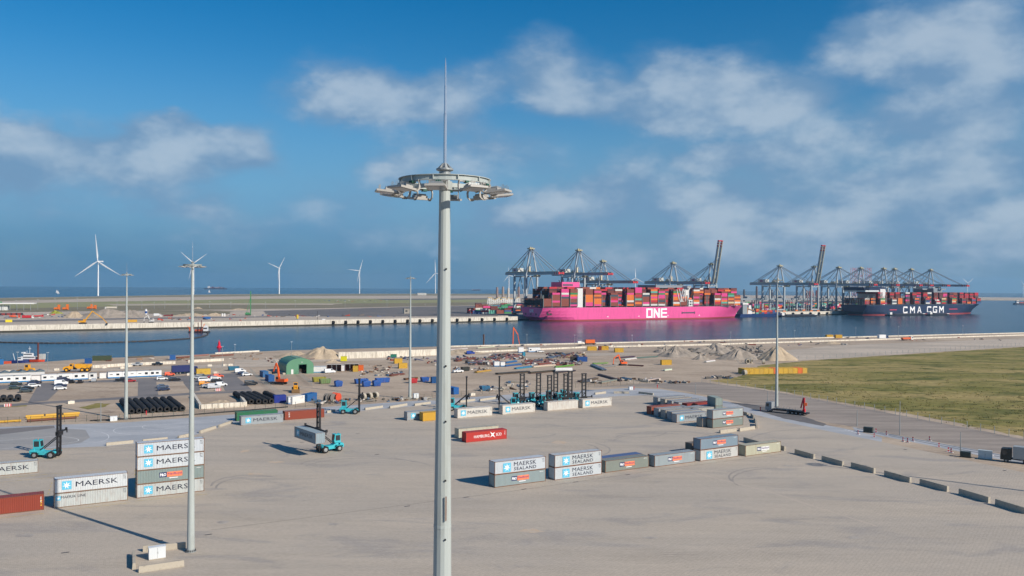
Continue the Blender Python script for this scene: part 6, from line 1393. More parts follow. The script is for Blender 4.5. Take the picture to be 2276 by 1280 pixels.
# dredger
dr = vessel('dredger', 420, 738.5, 46, 14, 3.0, (56, 52, 54), 'orange and white dredger working at the far quay', R(6), (('deck_house', 2, 9, -6, 5, 0, 9, (222, 102, 44)), ('wheelhouse', 33, 42, -5, 5, 0, 10, W3), ('deck_house', 14, 30, -5, 6, 0, 4, (196, 96, 60)), ('winch', 20, 27, -4, 4, 4.02, 7.5, (120, 130, 134)), ('deck_house', 35, 40, -4, 4, 10.02, 13, W3)), 'dredger',
            (('spud_pile', (29, -6, -6), (29, -6, 25), 0.9, (110, 48, 44)), ('spud_pile', (22, -6, -6), (22, -6, 20), 0.8, (90, 44, 42)), ('ladder_frame', (3, 0, 4), (-4, 0, 12), 0.5, (226, 108, 44)), ('gantry', (31, -5, 4), (34, 0, 17), 0.5, (226, 108, 44)), ('gantry', (37, -5, 4), (34, 0, 17), 0.5, (226, 108, 44)), ('mast', (38, 0, 13), (38, 0, 18), 0.2, (60, 60, 90))))
dr.scale = (0.42,) * 3
# floating pipeline
pp = [G(x, y, WZ) for x, y in [(452, 738), (458, 738.5), (462, 741), (461, 744.5), (452, 748.5), (430, 752.5), (380, 756), (320, 759.2), (260, 761.2), (190, 762.8), (110, 763.4), (40, 762.4), (-60, 760)]]
pl = thing('floating_pipeline', 'dark floating pipeline curving across the basin from the dredger', 'pipeline', (pp[0].x, pp[0].y, WZ))
fl_ = cached('pl_float', lambda: MB().lathe([(0.42, -2.1), (0.72, -1.6), (0.72, 1.6), (0.42, 2.1)], 10)); cum = 0; acc = 0.0
PIPE = mat('pipeline_dark', col(62, 56, 52), 0.7, var=0.4, scale=1)
for a, b in zip(pp, pp[1:]):
    d = b - a; n = max(1, round(d.length / 4.6))
    for i in range(n):
        q = a + d * ((i + 0.5) / n) - pp[0]; put('float', fl_, PIPE, pl, (q.x, q.y, 0.2), rot=(R(90), 0, math.atan2(d.y, d.x) - R(90)), scale=(1, 1, d.length / n / 4.6))
# buoy
by = thing('buoy', 'red navigation buoy floating in the basin', 'buoy', G(487, 773, WZ))
RB_ = mat('buoy_red', col(206, 30, 56), 0.45)
put('float_body', MB().lathe([(1.2, -0.5), (1.75, 0.1), (1.75, 0.9), (1.0, 1.6)], 16), RB_, by); put('tower', MB().lathe([(0.98, 1.6), (0.75, 4.0), (0.3, 4.6), (0.25, 5.0)], 12), RB_, by); put('lantern', MB().lathe([(0.2, 5.0), (0.2, 5.5), (0.02, 6.1)], 8), RB_, by)
# tug at the far quay, pilings, barges and feeder by the navy ship
vessel('tug_boat', 694, 722, 20, 6, 1.8, (50, 60, 80), 'small work boat alongside the far quay wall', R(28), (('wheelhouse', 11, 15, -2, 2, 0, 5, W3), ('deck_house', 4, 9, -2, 2, 0, 1.6, (190, 150, 80))), extras=(('mast', (6, 0, 0), (6, 0, 14), 0.25, (70, 70, 72)),))
for px, lb in ((1075, 'lone brown mooring pile standing in the water'),):
    o = put('mooring_pile', MB().lathe([(0.62, -4), (0.62, 9.6), (0.5, 9.9), (0.1, 10.0)], 14), mat('pile_brown', col(92, 70, 62), 0.7, var=0.3), None, G(px, 772, WZ)); tag(o, lb, 'pile')
p = berth(395, 40); fd_ = thing('feeder_ship', 'small blue feeder ship with grey and white superstructure between the big ships', 'ship', (p.x, p.y, WZ), SANG)
put('hull', boat_hull(95, 16, 5.0), paint(40, 66, 116), fd_); put('deck_house', MB().box(6, 16, -7, 6, 5.02, 20), paint(150, 160, 166), fd_); put('bridge', MB().box(5, 17, -8, 8, 20.02, 23), WHITE(), fd_)
put('funnel', MB().extrude([(20, 5.02), (30, 5.02), (27.5, 19), (23, 19)], -4, 4), WHITE(), fd_)
put('deck_crane', MB().bar((18, -5, 5), (18, -5, 16), 1.2, 1.2).bar((18, -5, 14), (34, -5, 10), 0.8, 0.8), paint(196, 130, 60), fd_)
for q in range(9):
    for k in range(rnd.choice((1, 2, 3))):
        for ch in [rnd.choice('burotdgn')]:
            pb = p + SU * (36 + q * 6.3) + SV * -7; ship_box((pb.x, pb.y, WZ + 5.05 + k * BH), SANG, ch, '%s container, %s up in the %s stack on the small feeder ship' % (SHIPC[ch][1], ORD[k], ORD[q]), 'containers on the feeder ship', 6.06)
def barge(t0, v, L_, label, rz=SANG):
    p = berth(t0, v); t = thing('inland_barge', label, 'barge', (p.x, p.y, WZ), rz, 'inland barges'); put('hull', boat_hull(L_, 11, 2.6, 0.15), paint(52, 56, 66), t)
    put('wheelhouse', MB().box(3, 9, -3, 3, 2.62, 6.5), WHITE(), t); put('coaming', MB().box(14, L_ - 14, -4, 4, 2.62, 4.0), paint(60, 64, 76), t); put('bow_deck', MB().box(L_ - 9, L_ - 2, -3, 3, 2.62, 3.6), WHITE(), t)
barge(470, 20, 90, 'dark inland barge with white wheelhouse beside the feeder ship'); barge(700, -14, 105, 'long dark inland barge alongside the navy ship'); barge(790, -30, 62, 'low dark tank barge in front of the navy ship lettering')
vessel('coaster', 2254, 677, 60, 11, 5, (70, 82, 100), 'grey coaster leaving at the right edge', R(8), (('wheelhouse', 6, 14, -4, 4, 0, 8, W3), ('deck_house', 18, 42, -4, 4, 0, 3.5, (180, 90, 90))), 'ship')
# sailing boats and cargo ship out at sea
def sail(px, py, label, s=1.0):
    d = ray(px, py); t_ = (WZ - CAMZ) / d.z; p = Vector((d.x * t_, d.y * t_, WZ)); t = thing('sailing_boat', label, 'sailing boat', p, R(20), 'sailing boats at sea', scale=s)
    put('hull', boat_hull(12, 3.4, 1.2), WHITE(), t); put('mast', MB().tube((5, 0, 1), (5, 0, 18), 0.12, n=6), STEEL(), t)
    put('mainsail', MB().add([(4.8, -0.03, 2.2), (-0.5, 0.5, 2.2), (4.8, -0.03, 17.5), (4.8, 0.03, 2.2), (-0.5, 0.56, 2.2), (4.8, 0.03, 17.5)], [(0, 1, 2), (3, 5, 4), (0, 2, 5, 3), (1, 4, 5, 2), (0, 3, 4, 1)]), WHITE(), t)
    put('jib', MB().add([(5.3, 0, 2), (11.5, 0.3, 1.6), (5.3, 0, 16), (5.3, 0.05, 2), (11.5, 0.35, 1.6), (5.3, 0.05, 16)], [(0, 1, 2), (3, 5, 4), (0, 2, 5, 3), (1, 4, 5, 2), (0, 3, 4, 1)]), WHITE(), t)
sail(124, 650.5, 'white sailing boat farther back of the pair at sea', 0.95); sail(127, 652.5, 'white sailing boat nearer of the pair at sea', 0.8); sail(463, 650, 'lone white sailing boat below the distant cargo ship', 1.0)
def far_ship(px, py, L_, label, c=(70, 66, 82)):
    d = ray(px, py); t_ = (WZ - CAMZ) / d.z; p = Vector((d.x * t_, d.y * t_, WZ)); t = thing('cargo_ship', label, 'cargo ship', p, 0.0, 'ships at sea')
    put('hull', boat_hull(L_, L_ * 0.13, L_ * 0.05), paint(*c), t); put('deck_house', MB().box(L_ * .15, L_ * .22, -12, 12, L_ * .05, L_ * .14), WHITE(), t)
    for q in range(9):
        hh = rnd.uniform(.03, .07) * L_; put('container_block', MB().box(L_ * (.26 + q * .073), L_ * (.325 + q * .073), -14, 14, L_ * .05 + 0.1, L_ * .05 + hh), paint(*rnd.choice(((120, 70, 80), (90, 80, 100), (170, 150, 150)))), t)
far_ship(455, 642.6, 230, 'distant loaded cargo ship on the horizon left of the foreground mast'); far_ship(1046, 645.5, 120, 'faint distant ship on the horizon right of the foreground mast', (90, 100, 120))

# ------------------------------------------------------------------ wind turbines
def turbine(px, py, hub_py, tip_px, tip_py, label, yaw=0.0, blades=(0, 120, 240), nac=1):
    """blade angles in degrees as seen, clockwise from straight up"""
    b = G(px, py); hub = AT(px, hub_py, b.y); H = hub.z; tip = AT(tip_px, tip_py, b.y); RB2 = (Vector((tip.x, 0, tip.z)) - Vector((hub.x, 0, hub.z))).length
    t = thing('wind_turbine', label, 'wind turbine', (b.x, b.y, 0), yaw, 'wind turbines'); w = mat('turbine_white', col(232, 234, 234), 0.5, var=0.04, scale=0.05)
    put('tower', MB().lathe([(H * .022, 0), (H * .013, H - 1)], 16).mesh('tower', True), w, t)
    put('nacelle', MB().box(-2.2, H * .13 if nac > 0 else 2.2, -2.4, 4, H - 2.2, H + 2.4) if nac > 0 else MB().box(-2.2, 2.2, -3, 8, H - 2.2, H + 2.2), w, t)
    hb = put('hub', MB().lathe([(0.2, -2.4), (1.6, -1.8), (2.2, 0), (2.2, 2.2)], 12), w, t, (0, -3.2, H), rot=(R(-90), 0, 0))
    for a in blades:
        mb = MB(); rings = []; Rl = RB2
        for k in range(12):
            f = k / 11; c = (1.3 + 2.2 * min(1, f / 0.2)) * (1 - 0.86 * max(0, (f - 0.2) / 0.8)) * Rl / 55; th = max(0.25, c * (0.6 - 0.45 * min(1, f * 3)) * 0.6); z = Rl * f
            rings.append([(-c * .35, -th / 2, z), (c * .1, -th, z), (c * .65, 0, z), (c * .1, th, z)])
        put('blade', mb.loft(rings), w, t, (0, -5.0, H), rot=(0, R(a), 0))
turbine(218, 657.5, 581, 212, 521, 'nearest wind turbine standing on the shore at the left', blades=(-5, 121, -124))
turbine(430, 654.5, 585, 400, 563, 'wind turbine right behind the second light mast', blades=(-48, 55, 195), nac=0)
turbine(620.5, 653.5, 596, 636, 572, 'wind turbine between the second mast and the foreground mast, left one', blades=(27, -65, 184), nac=0)
turbine(799, 652.5, 602, 806, 576, 'wind turbine between the second mast and the foreground mast, right one', blades=(16, -83, 190), nac=0)
turbine(967.5, 652.3, 607, 966, 577, 'wind turbine just left of the foreground mast', blades=(-2, -138, 100), nac=0)
turbine(1131, 656, 612, 1119, 627, 'wind turbine behind the tallest crane', blades=(220, 100, -4), nac=0)
turbine(1412, 655, 618, 1411, 595, 'wind turbine showing between the third and fourth crane', blades=(-2, 118, 238), nac=0)
turbine(2150, 659, 630, 2138, 618, 'faint wind turbine beyond the navy ship bow', blades=(-45, 45, 180), nac=0)
turbine(2274, 660, 634, 2266, 624, 'faint wind turbine at the right edge', blades=(-30, 40, 190), nac=0)

# ------------------------------------------------------------------ posts, fences
def lamp(px, py, top_py, label, grp='slim lamp posts', z=0.0, r=0.09, head=True):
    b = G(px, py, z); tp = AT(px, top_py, b.y); h = tp.z - z
    t = thing('lamp_post', label, 'lamp post', b, 0, grp); put('post', MB().lathe([(r * 1.3, 0), (r * 0.7, h)], 8), STEEL(), t)
    if head: put('lamp_head', MB().box(-0.5 * r / 0.09, 0.5 * r / 0.09, -0.2, 0.2, h, h + 0.16 * r / 0.09), paint(220, 222, 220), t)
for px, py, tp, w in ((39, 829, 783, 'left of the yellow wheel loader'), (106, 827, 784, 'left of the dump truck'), (494, 820, 770, 'left of the pair by the sand spit'), (522, 815, 766, 'right of the pair by the sand spit'), (648, 806, 760, 'behind the green hall'), (1171, 782, 744, 'beside the white and blue cabins'),
                      (1277, 775, 745, 'beyond the stored steel'), (1405, 774, 745, 'left of the rubble heaps'), (1624, 770, 738, 'behind the rubble heaps'), (1766, 765, 735, 'right of the road mast on the quay'), (1902, 758, 729, 'left of the white box lorry on the quay'), (1997, 754, 726, 'right of the white box lorry on the quay'), (2140, 748, 724, 'on the quay towards the right edge')):
    lamp(px, py, tp, 'slim lamp post ' + w)
for px, py, tp, w in ((1546, 876, 852, 'behind the right container cluster'), (1706, 907, 868, 'left of the road mast'), (1905, 947, 910, 'at the start of the pale kerb'), (2000, 967, 891, 'tallest along the pale kerb'), (2135, 1011, 960, 'beside the pale blue-white cabinet'), (224, 938, 893, 'left of the white cabinet by the tyre rolls')):
    lamp(px, py, tp, 'slim steel post ' + w, 'slim posts along the road', r=0.12, head=False)
for i, (px, tp) in enumerate(((36, 668), (84, 666), (122, 664), (172, 664), (205, 668), (260, 669), (315, 671), (343, 672), (366, 671), (418, 668), (466, 670), (513, 672), (590, 672), (656, 668), (767, 670), (860, 668), (945, 676), (1045, 688))):
    lamp(px, 689 - px * 0.008 if px != 1045 else 704, tp, 'far slim lamp post across the water, %s from the left' % ORD[i], 'lamp posts across the water', FARZ, 0.22)
def fence(pts, step, h, label, m, n_rail=2, r=0.045):
    t = thing('fence', label, 'fence', (pts[0].x, pts[0].y, 0.0), 0, 'wire fences'); o0 = pts[0]
    pm = cached(('fpost', h, r), lambda: MB().box(-r, r, -r, r, 0, h))
    for a, b in zip(pts, pts[1:]):
        d = b - a; n = max(1, int(d.length / step))
        for i in range(n): put('post', pm, m, t, a + d * (i / n) - o0)
        for k in range(n_rail):
            z = 0.15 + (h - 0.25) * k / max(1, n_rail - 1); put('wire', MB().bar(a - o0 + Vector((0, 0, z)), b - o0 + Vector((0, 0, z)), 0.025, 0.025), m, t)
FG = mat('fence_green', col(70, 84, 74), 0.6); FS = mat('fence_steel', col(140, 146, 146), 0.5)
fence(gx([(1560, 850), (1700, 868), (1900, 905), (2276, 977), (2600, 1040)]), 4.4, 2.2, 'wire fence between the compacted road and the grass field', FS, 3, 0.07)
fence(gx([(-60, 943), (290, 934), (520, 916), (700, 902), (960, 886), (1190, 868), (1350, 858), (1450, 852)]), 3.0, 1.9, 'wire fence along the far side of the pale road', FG, 3, 0.04)
fence(gx([(1640, 805), (1830, 797), (2276, 768), (2700, 744)]), 6.0, 2.2, 'wire fence along the back of the grass field', FS, 2, 0.07)
fence(gx([(556, 827), (580, 850), (632, 888)]), 2.6, 2.0, 'mesh fence beside the car park', FS, 4, 0.04)
fence(gx([(662, 831), (695, 859)]), 2.4, 2.0, 'short mesh fence in front of the green hall', FS, 5, 0.04)
fence(gx([(1600, 800), (1700, 806)]), 3.0, 2.0, 'wire fence below the pointed sand cone', FS, 3, 0.05)
o = wall_run('cable_duct', 'long black drain pipe lying along the fence', gx([(200, 936), (280, 932), (420, 923), (560, 912), (640, 905)]), 0.35, 0.35, BLACK(), 'pipe', seg=12)
# block-walled sand bay
wall_run('block_wall', 'pale concrete block wall enclosing the sand bay', gx([(430, 883), (446, 909), (546, 903), (534, 886)]), 1.5, 0.8, PALEC, 'wall', seg=1.7)
mound(490, 898, 84, 9, 'sand inside the block-walled bay', seed=31, ratio=0.7, rough=0.2)
# steel sections by the fence at the left
def pipe_thing(px0, py0, px1, py1, r, c, label, name='steel_pipe', z=0.0, bands=0):
    a, b = G(px0, py0), G(px1, py1); d = b - a; t = thing(name, label, 'pipe', (a.x, a.y, z), math.atan2(d.y, d.x), 'steel pipes by the fence'); l = d.length
    put('tube', MB().tube((0, 0, r), (l, 0, r), r, n=14).mesh('tube', True), paint(*c), t)
    for k in range(bands): put('strap', MB().tube((l * (k + 1) / (bands + 1), 0, r), (l * (k + 1) / (bands + 1) + 0.4, 0, r), r * 1.12, n=14), paint(60, 54, 44), t)
pipe_thing(57, 929, 177, 921, 0.42, (220, 172, 60), 'yellow steel pipe with dark straps, upper one', bands=2); pipe_thing(60, 933, 175, 925.5, 0.40, (206, 160, 56), 'yellow steel pipe in front of the strapped one')
pipe_thing(60, 938, 170, 930, 0.35, (112, 66, 50), 'rusty steel pipe lying before the yellow pipes'); pipe_thing(-20, 941, 47, 937, 0.35, (210, 166, 60), 'yellow pipe at the left edge by the fence')
for i, (px, py) in enumerate(((806, 889), (820, 887.5), (834, 886))):
    t = thing('concrete_ring', 'concrete pipe ring standing on the sand, %s from the left of three' % ORD[i], 'pipe', G(px, py, 0.0), R(-20), 'concrete pipe rings'); m_ = CONC()
    put('ring', cached('cring', lambda: MB().lathe([(0.95, -0.7), (1.25, -0.7), (1.25, 0.7), (0.95, 0.7), (0.95, -0.7)], 20), True), m_, t, (0, 0, 1.25), rot=(R(90), 0, 0))
for i, (px, py) in enumerate(((1661, 808), (1669, 807), (1697, 809), (1655, 834))):
    t = thing('concrete_ring', 'concrete pipe ring near the field, %s of the scattered ones from the sand cone' % ORD[i], 'pipe', G(px, py, 0.0), R(20), 'concrete pipe rings')
    put('ring', cached('cring', lambda: MB()), CONC(), t, (0, 0, 1.25), rot=(R(90), 0, R(30 * i)))
for i, (px, py, c) in enumerate(((727, 893, (120, 118, 116)), (738, 893, (130, 124, 120)), (744, 891, (206, 90, 66)), (750, 892, (214, 84, 56)))):
    t = thing('cable_reel', '%s cable reel by the fence, %s from the left' % ('grey' if i < 2 else 'orange-red', ORD[i]), 'cable reel', G(px, py, 0.0), R(60), 'cable reels'); r = 1.5
    for s in (-0.5, 0.5): put('flange', cached(('reel_f', s), lambda: MB().tube((0, s - .06, r), (0, s + .06, r), r, n=18)), paint(*c), t)
    put('drum', cached('reel_d', lambda: MB().tube((0, -.44, r), (0, .44, r), 0.8, n=14)), paint(90, 84, 78), t)

# concrete blocks, striped barriers, small signs
blk = cached('cblock', lambda: MB().box(-0.9, 0.9, -0.4, 0.4, 0, 0.8).box(-0.25, 0.25, -0.12, 0.12, 0.8, 0.88))
for i, (x, y) in enumerate(((18, 827), (126, 823), (232, 818), (272, 819), (158, 897), (421, 834), (441, 832.5), (461, 831), (480, 830), (208, 816), (226, 816), (289, 815), (466, 814), (500, 813), (512, 812.5), (1420, 768), (1360, 770), (1050, 879))):
    o = put('concrete_block', blk, PALEC, None, G(x, y, 0.01), DEF_H + rnd.uniform(-.2, .2), scale=1.15); tag(o, 'pale concrete block, %s of the loose ones counted from the site cabins' % ORD[i], 'concrete block', 'loose concrete blocks')
for i, (x, y, w) in enumerate(((9, 904, 'at the left edge by the tyres'), (479, 869, 'in front of the silver panel van'))):
    t = thing('striped_barrier', 'red and white striped barrier ' + w, 'barrier', G(x, y, 0.02), DEF_H, 'striped barriers')
    for k in range(6): put('stripe_block', cached('sblk', lambda: MB().box(0, 0.34, 0, 0.5, 0, 0.9)), paint(214, 90, 96) if k % 2 else paint(230, 222, 220), t, (k * 0.345, 0, 0))
for i, (x, y) in enumerate(((283, 925), (325, 922), (1690, 913), (1461, 862), (1409, 866))):
    o = put('hydrant_post', cached('hyd', lambda: MB().lathe([(0.14, 0), (0.14, 1.0), (0.2, 1.02), (0.2, 1.2), (0.05, 1.32)], 10)), paint(206, 40, 50), None, G(x, y, 0.01)); tag(o, 'red marker post, %s from the left along the road' % ORD[i], 'post', 'red marker posts')
for i, (x, y) in enumerate(((1907, 965), (1943, 972), (1947, 961), (1970, 967), (2017, 983), (2007, 981), (2029, 980), (2066, 979), (2087, 994), (2108, 1004), (2114, 1006), (2204, 1012))):
    t = thing('traffic_board', 'small red and white site board, %s along the pale kerb' % ORD[i], 'traffic sign', G(x, y, 0.02), R(-30 + rnd.uniform(-40, 40)), 'site boards along the kerb')
    put('foot', cached('tb_f', lambda: MB().box(-0.5, 0.5, -0.25, 0.25, 0, 0.12)), paint(220, 214, 214), t); put('board', cached('tb_b', lambda: MB().box(-0.16, 0.16, -0.03, 0.03, 0.13, 1.1)), paint(206, 60, 76), t); put('board_band', cached('tb_w', lambda: MB().box(-0.165, 0.165, -0.036, 0.036, 0.5, 0.72)), WHITE(), t)
for x, y, lb, s in ((1930, 961, 'dark green generator box on the pale kerb', 1.2), (2146, 1016, 'black box left of the pale blue-white cabinet', 1.1)):
    t = thing('generator', lb, 'generator', G(x, y, 0.02), R(-36), scale=s); put('housing', MB().box(-1, 1, -0.6, 0.6, 0.15, 1.25), paint(60, 70, 66), t); put('skid', MB().box(-1.1, 1.1, -0.5, 0.5, 0, 0.15), BLACK(), t)
for a, b in (((1905, 952), (2276, 1021)), ((1940, 961), (2276, 1026))):
    o = stripe([G(*a), G(*b), G(2800, 1135 if b[1] == 1021 else 1142)], 0.5, mat('gutter_dark', col(70, 76, 84), 0.7), 0.02, 'gutter_line')

# ------------------------------------------------------------------ stored materials on the building site
def beams(px0, py0, px1, py1, n, c, label, w=0.35, layers=2, grp='stacks of steel and timber', rnd_c=0):
    a, b = G(px0, py0), G(px1, py1); d = b - a; l = d.length; t = thing('beam_stack', label, 'stack', (a.x, a.y, 0.02), math.atan2(d.y, d.x), grp)
    me = cached(('beam', round(l, 1), w), lambda: MB().box(0, l, 0, w * 0.9, 0, w * 0.9)); r = random.Random(int(px0 * 7 + py0))
    for k in range(layers):
        for i in range(n):
            cc = tuple(max(0, min(255, x + r.randint(-14, 14))) for x in c)
            put('beam', me, paint(*(tuple(int(round(x / 12) * 12) for x in cc))), t, (r.uniform(-0.3, 0.3), i * w * 1.15, 0.12 + k * w))
    for q in (0.15, 0.85): put('bearer', cached(('bear', n, w), lambda: MB().box(-0.08, 0.08, -0.1, n * w * 1.15, 0, 0.11)), paint(110, 90, 70), t, (l * q, 0, 0))
    return t
DS, RS, GS, TB, CB_ = (66, 62, 60), (120, 72, 58), (140, 140, 136), (170, 150, 118), (60, 110, 160)
for a in ((1106, 833, 1178, 828, 5, DS, 'long dark steel beams in front of the parked handlers, left stack'), (1180, 831, 1240, 826, 5, (74, 66, 60), 'long dark steel beams in front of the parked handlers, middle stack'), (1240, 829.5, 1280, 826, 4, DS, 'long dark steel beams, right stack behind the handlers'),
          (1328, 834, 1378, 848, 3, (96, 90, 84), 'slanting row of grey beams right of the handlers'), (1312, 813, 1338, 824, 6, (110, 130, 140), 'blue-grey steel sheets lying aslant on the sand'), (1335, 818, 1372, 814, 4, GS, 'grey steel sections left of the yellow open container'), (1290, 850, 1330, 843, 4, (86, 80, 74), 'dark beams behind the fence right of the handlers'),
          (1338, 853, 1372, 847, 4, GS, 'pale and dark sections near the fence right of the handlers'), (1126, 808, 1150, 804, 4, CB_, 'blue steel frames stacked beside the white cube cabins'), (1125, 815, 1160, 811, 4, (56, 100, 150), 'second stack of blue frames beside the cube cabins'), (1148, 821, 1188, 816, 4, (60, 130, 170), 'light blue trailer frame lying on the sand'),
          (1170, 812, 1205, 805, 5, RS, 'rust-red steel stack in the middle of the storage ground'), (1205, 811, 1240, 806, 5, (128, 80, 66), 'second rust-red steel stack in the storage ground'), (1186, 817, 1235, 813, 5, (200, 190, 170), 'cream timber packs in a row'), (1236, 818, 1276, 813, 3, (112, 150, 70), 'green low trailer with folding ramps'),
          (1018, 804, 1060, 797, 5, RS, 'red-brown steel pieces near the foreground mast'), (1040, 808, 1078, 803, 5, (120, 116, 110), 'grey formwork stack near the foreground mast'), (1084, 800, 1120, 794, 6, (96, 92, 88), 'dark reinforcement stack behind the cube cabins'), (1120, 797, 1160, 792, 6, (104, 98, 92), 'dark reinforcement stack beside the teal toilet'),
          (1220, 797, 1262, 790, 5, (90, 96, 120), 'blue-grey bundled steel left of the blue container'), (1262, 795, 1302, 788, 4, TB, 'tan timber stack behind the blue container'), (1390, 801, 1416, 798, 4, (214, 214, 210), 'white plastic pipes stacked near the orange-red machine'), (1372, 797, 1412, 794, 4, (70, 70, 72), 'dark pipes behind the white pipes'), (1416, 797, 1462, 794, 3, (110, 116, 124), 'row of grey posts right of the white pipes'),
          (1395, 813, 1430, 815, 2, (120, 80, 62), 'rusty bars lying right of the orange-red machine'), (1320, 810, 1352, 808, 3, (120, 160, 84), 'green frame parts right of the low trailer'), (1108, 777, 1150, 774, 3, GS, 'pale steel pieces near the quay left of the cabins'), (1062, 775, 1100, 772, 3, (200, 196, 186), 'pale slabs near the quay above the blue van'),
          (870, 837, 900, 833, 4, (120, 70, 56), 'rusty steel pieces left of the mast beyond the yard'), (902, 845, 930, 842, 4, (110, 78, 62), 'brown trailer body left of the dark blue container'), (1060, 829, 1092, 825, 4, (190, 160, 70), 'yellow frames left of the dark beams'), (640, 802, 700, 799, 3, (130, 120, 108), 'grey planks behind the green hall'),
          (470, 793, 520, 790, 4, (130, 84, 66), 'rusty sheet piles on the sand spit'), (395, 797, 422, 795, 4, RS, 'rusty steel frame on the sand spit behind the mast'), (215, 801, 250, 799, 4, (150, 110, 70), 'brown timber on the sand spit near the olive container'), (285, 796, 342, 793, 4, (90, 84, 80), 'dark conveyor frame on the sand spit'), (425, 793, 465, 790, 4, (150, 120, 96), 'tan sheet piles right of the mast on the spit'),
          (1000, 779, 1040, 776, 3, (196, 190, 180), 'pale kerb stones by the quay near the foreground mast'), (1440, 848, 1468, 845, 4, (206, 202, 196), 'white slabs near the fence bend'), (1478, 825, 1494, 823, 4, (214, 212, 206), 'white slab pack on the open sand'), (1570, 806, 1590, 803, 3, (214, 212, 206), 'white pipes lying below the heaps')):
    beams(*a)
# loose scrap nobody could count, one mass for each colour
def scatter(name, label, areas, n, cols, smin, smax, seed):
    r = random.Random(seed); mbs = {c: MB() for c in cols}
    for (x0, y0, x1, y1) in areas:
        for _ in range(n):
            p = G(r.uniform(x0, x1), r.uniform(y0, y1)); c = r.choice(cols); s = r.uniform(smin, smax)
            l = s * r.choice((1, 1, 2.5, 4)); mbs[c].cbox(p.x, p.y, s * 0.3 * r.uniform(.5, 1.6), l, s * r.uniform(.4, 1), s * r.uniform(.3, .9), r.uniform(0, 3.14), r.uniform(-.3, .3))
    for c, mb in mbs.items():
        if mb.v: tag(put(name, mb, paint(*c)), label, 'debris', None, 'stuff')
scatter('scrap_debris', 'loose mixed scrap and materials spread over the storage ground', [(1005, 794, 1110, 803), (1090, 788, 1165, 799), (1215, 785, 1300, 797), (1165, 800, 1240, 812), (1040, 806, 1120, 812), (1240, 806, 1290, 812)], 95, [(110, 60, 54), (84, 80, 78), (150, 140, 128), (206, 202, 196), (76, 96, 120), (140, 80, 66), (150, 110, 104), (120, 112, 104)], 0.5, 1.5, 3)
scatter('scrap_debris', 'loose pallets and blocks behind the fence', [(1065, 862, 1130, 870), (1120, 850, 1180, 866), (1290, 846, 1335, 852), (1355, 842, 1460, 850), (1460, 848, 1530, 852), (1005, 818, 1090, 824), (800, 826, 862, 836), (868, 829, 892, 835), (880, 890, 960, 884), (760, 893, 900, 888), (700, 897, 760, 892), (1570, 838, 1625, 842)], 26, [(96, 92, 88), (170, 164, 152), (206, 202, 196), (110, 84, 62), (70, 100, 130)], 0.4, 1.2, 4)
scatter('scrap_debris', 'odds and ends lying along the near quay', [(1030, 764, 1500, 774), (1500, 758, 1900, 769), (1850, 750, 2270, 757), (950, 802, 1000, 812), (860, 795, 1000, 802)], 26, [(90, 88, 86), (200, 196, 188), (80, 90, 120), (150, 80, 60)], 0.5, 1.4, 5)
scatter('scrap_debris', 'odds and ends on the sand spit and trench', [(205, 796, 470, 803), (470, 784, 580, 800), (590, 796, 660, 806), (820, 812, 870, 826)], 22, [(90, 84, 78), (150, 120, 92), (200, 194, 184), (110, 66, 52)], 0.4, 1.1, 6)
scatter('scrap_debris', 'small things on the building site across the water', [(0, 698, 160, 710), (330, 700, 720, 706), (330, 709, 560, 714), (600, 702, 1000, 706), (700, 668, 850, 672)], 42, [(96, 92, 90), (210, 206, 200), (80, 100, 140), (180, 80, 60), (120, 110, 100)], 0.8, 2.6, 8)
scatter('rubble', 'broken concrete lumps on the rubble ridges', [(1465, 775, 1560, 790), (1560, 770, 1700, 792)], 150, [(150, 144, 134), (128, 122, 114)], 0.5, 1.5, 9)
r_ = random.Random(5)
g_ = {}
for k in range(1500):
    p = G(r_.uniform(1600, 2330), 0 + r_.triangular(775, 985, 900)); f = r_.random()
    c = r_.choice(((104, 106, 52), (130, 122, 66), (92, 84, 54)))
    if p.y > 900 or p.x > 480: continue
    q = Vector((p.x, p.y)); lim = 866 + (0)
    px = 1138 + FPX * p.x / p.y; py = 640 + (CAMZ / p.y) * FPX
    lo = 864 + (px - 1700) * 0.186; hi = 803 - (px - 1780) * 0.062
    if not (hi + 3 < py < lo - 3) or px < 1700 and py < 845: continue
    mb = g_.setdefault(c, MB()); s = r_.uniform(0.2, 0.5)
    for j in range(5):
        a = r_.uniform(0, 6.28); x, y = p.x + r_.uniform(-.5, .5) * 1.5, p.y + r_.uniform(-.5, .5) * 1.5
        mb.add([(x, y, 0), (x + .25 * math.cos(a), y + .25 * math.sin(a), 0), (x + .3 * math.cos(a + 1), y + .3 * math.sin(a + 1), s)], [(0, 1, 2)])
for c, mb in g_.items(): tag(put('grass_tufts', mb, mat('tuft_%d' % c[0], col(*c), 0.9, var=0.3)), 'rough tufts standing in the grass field', 'grass', None, 'stuff')

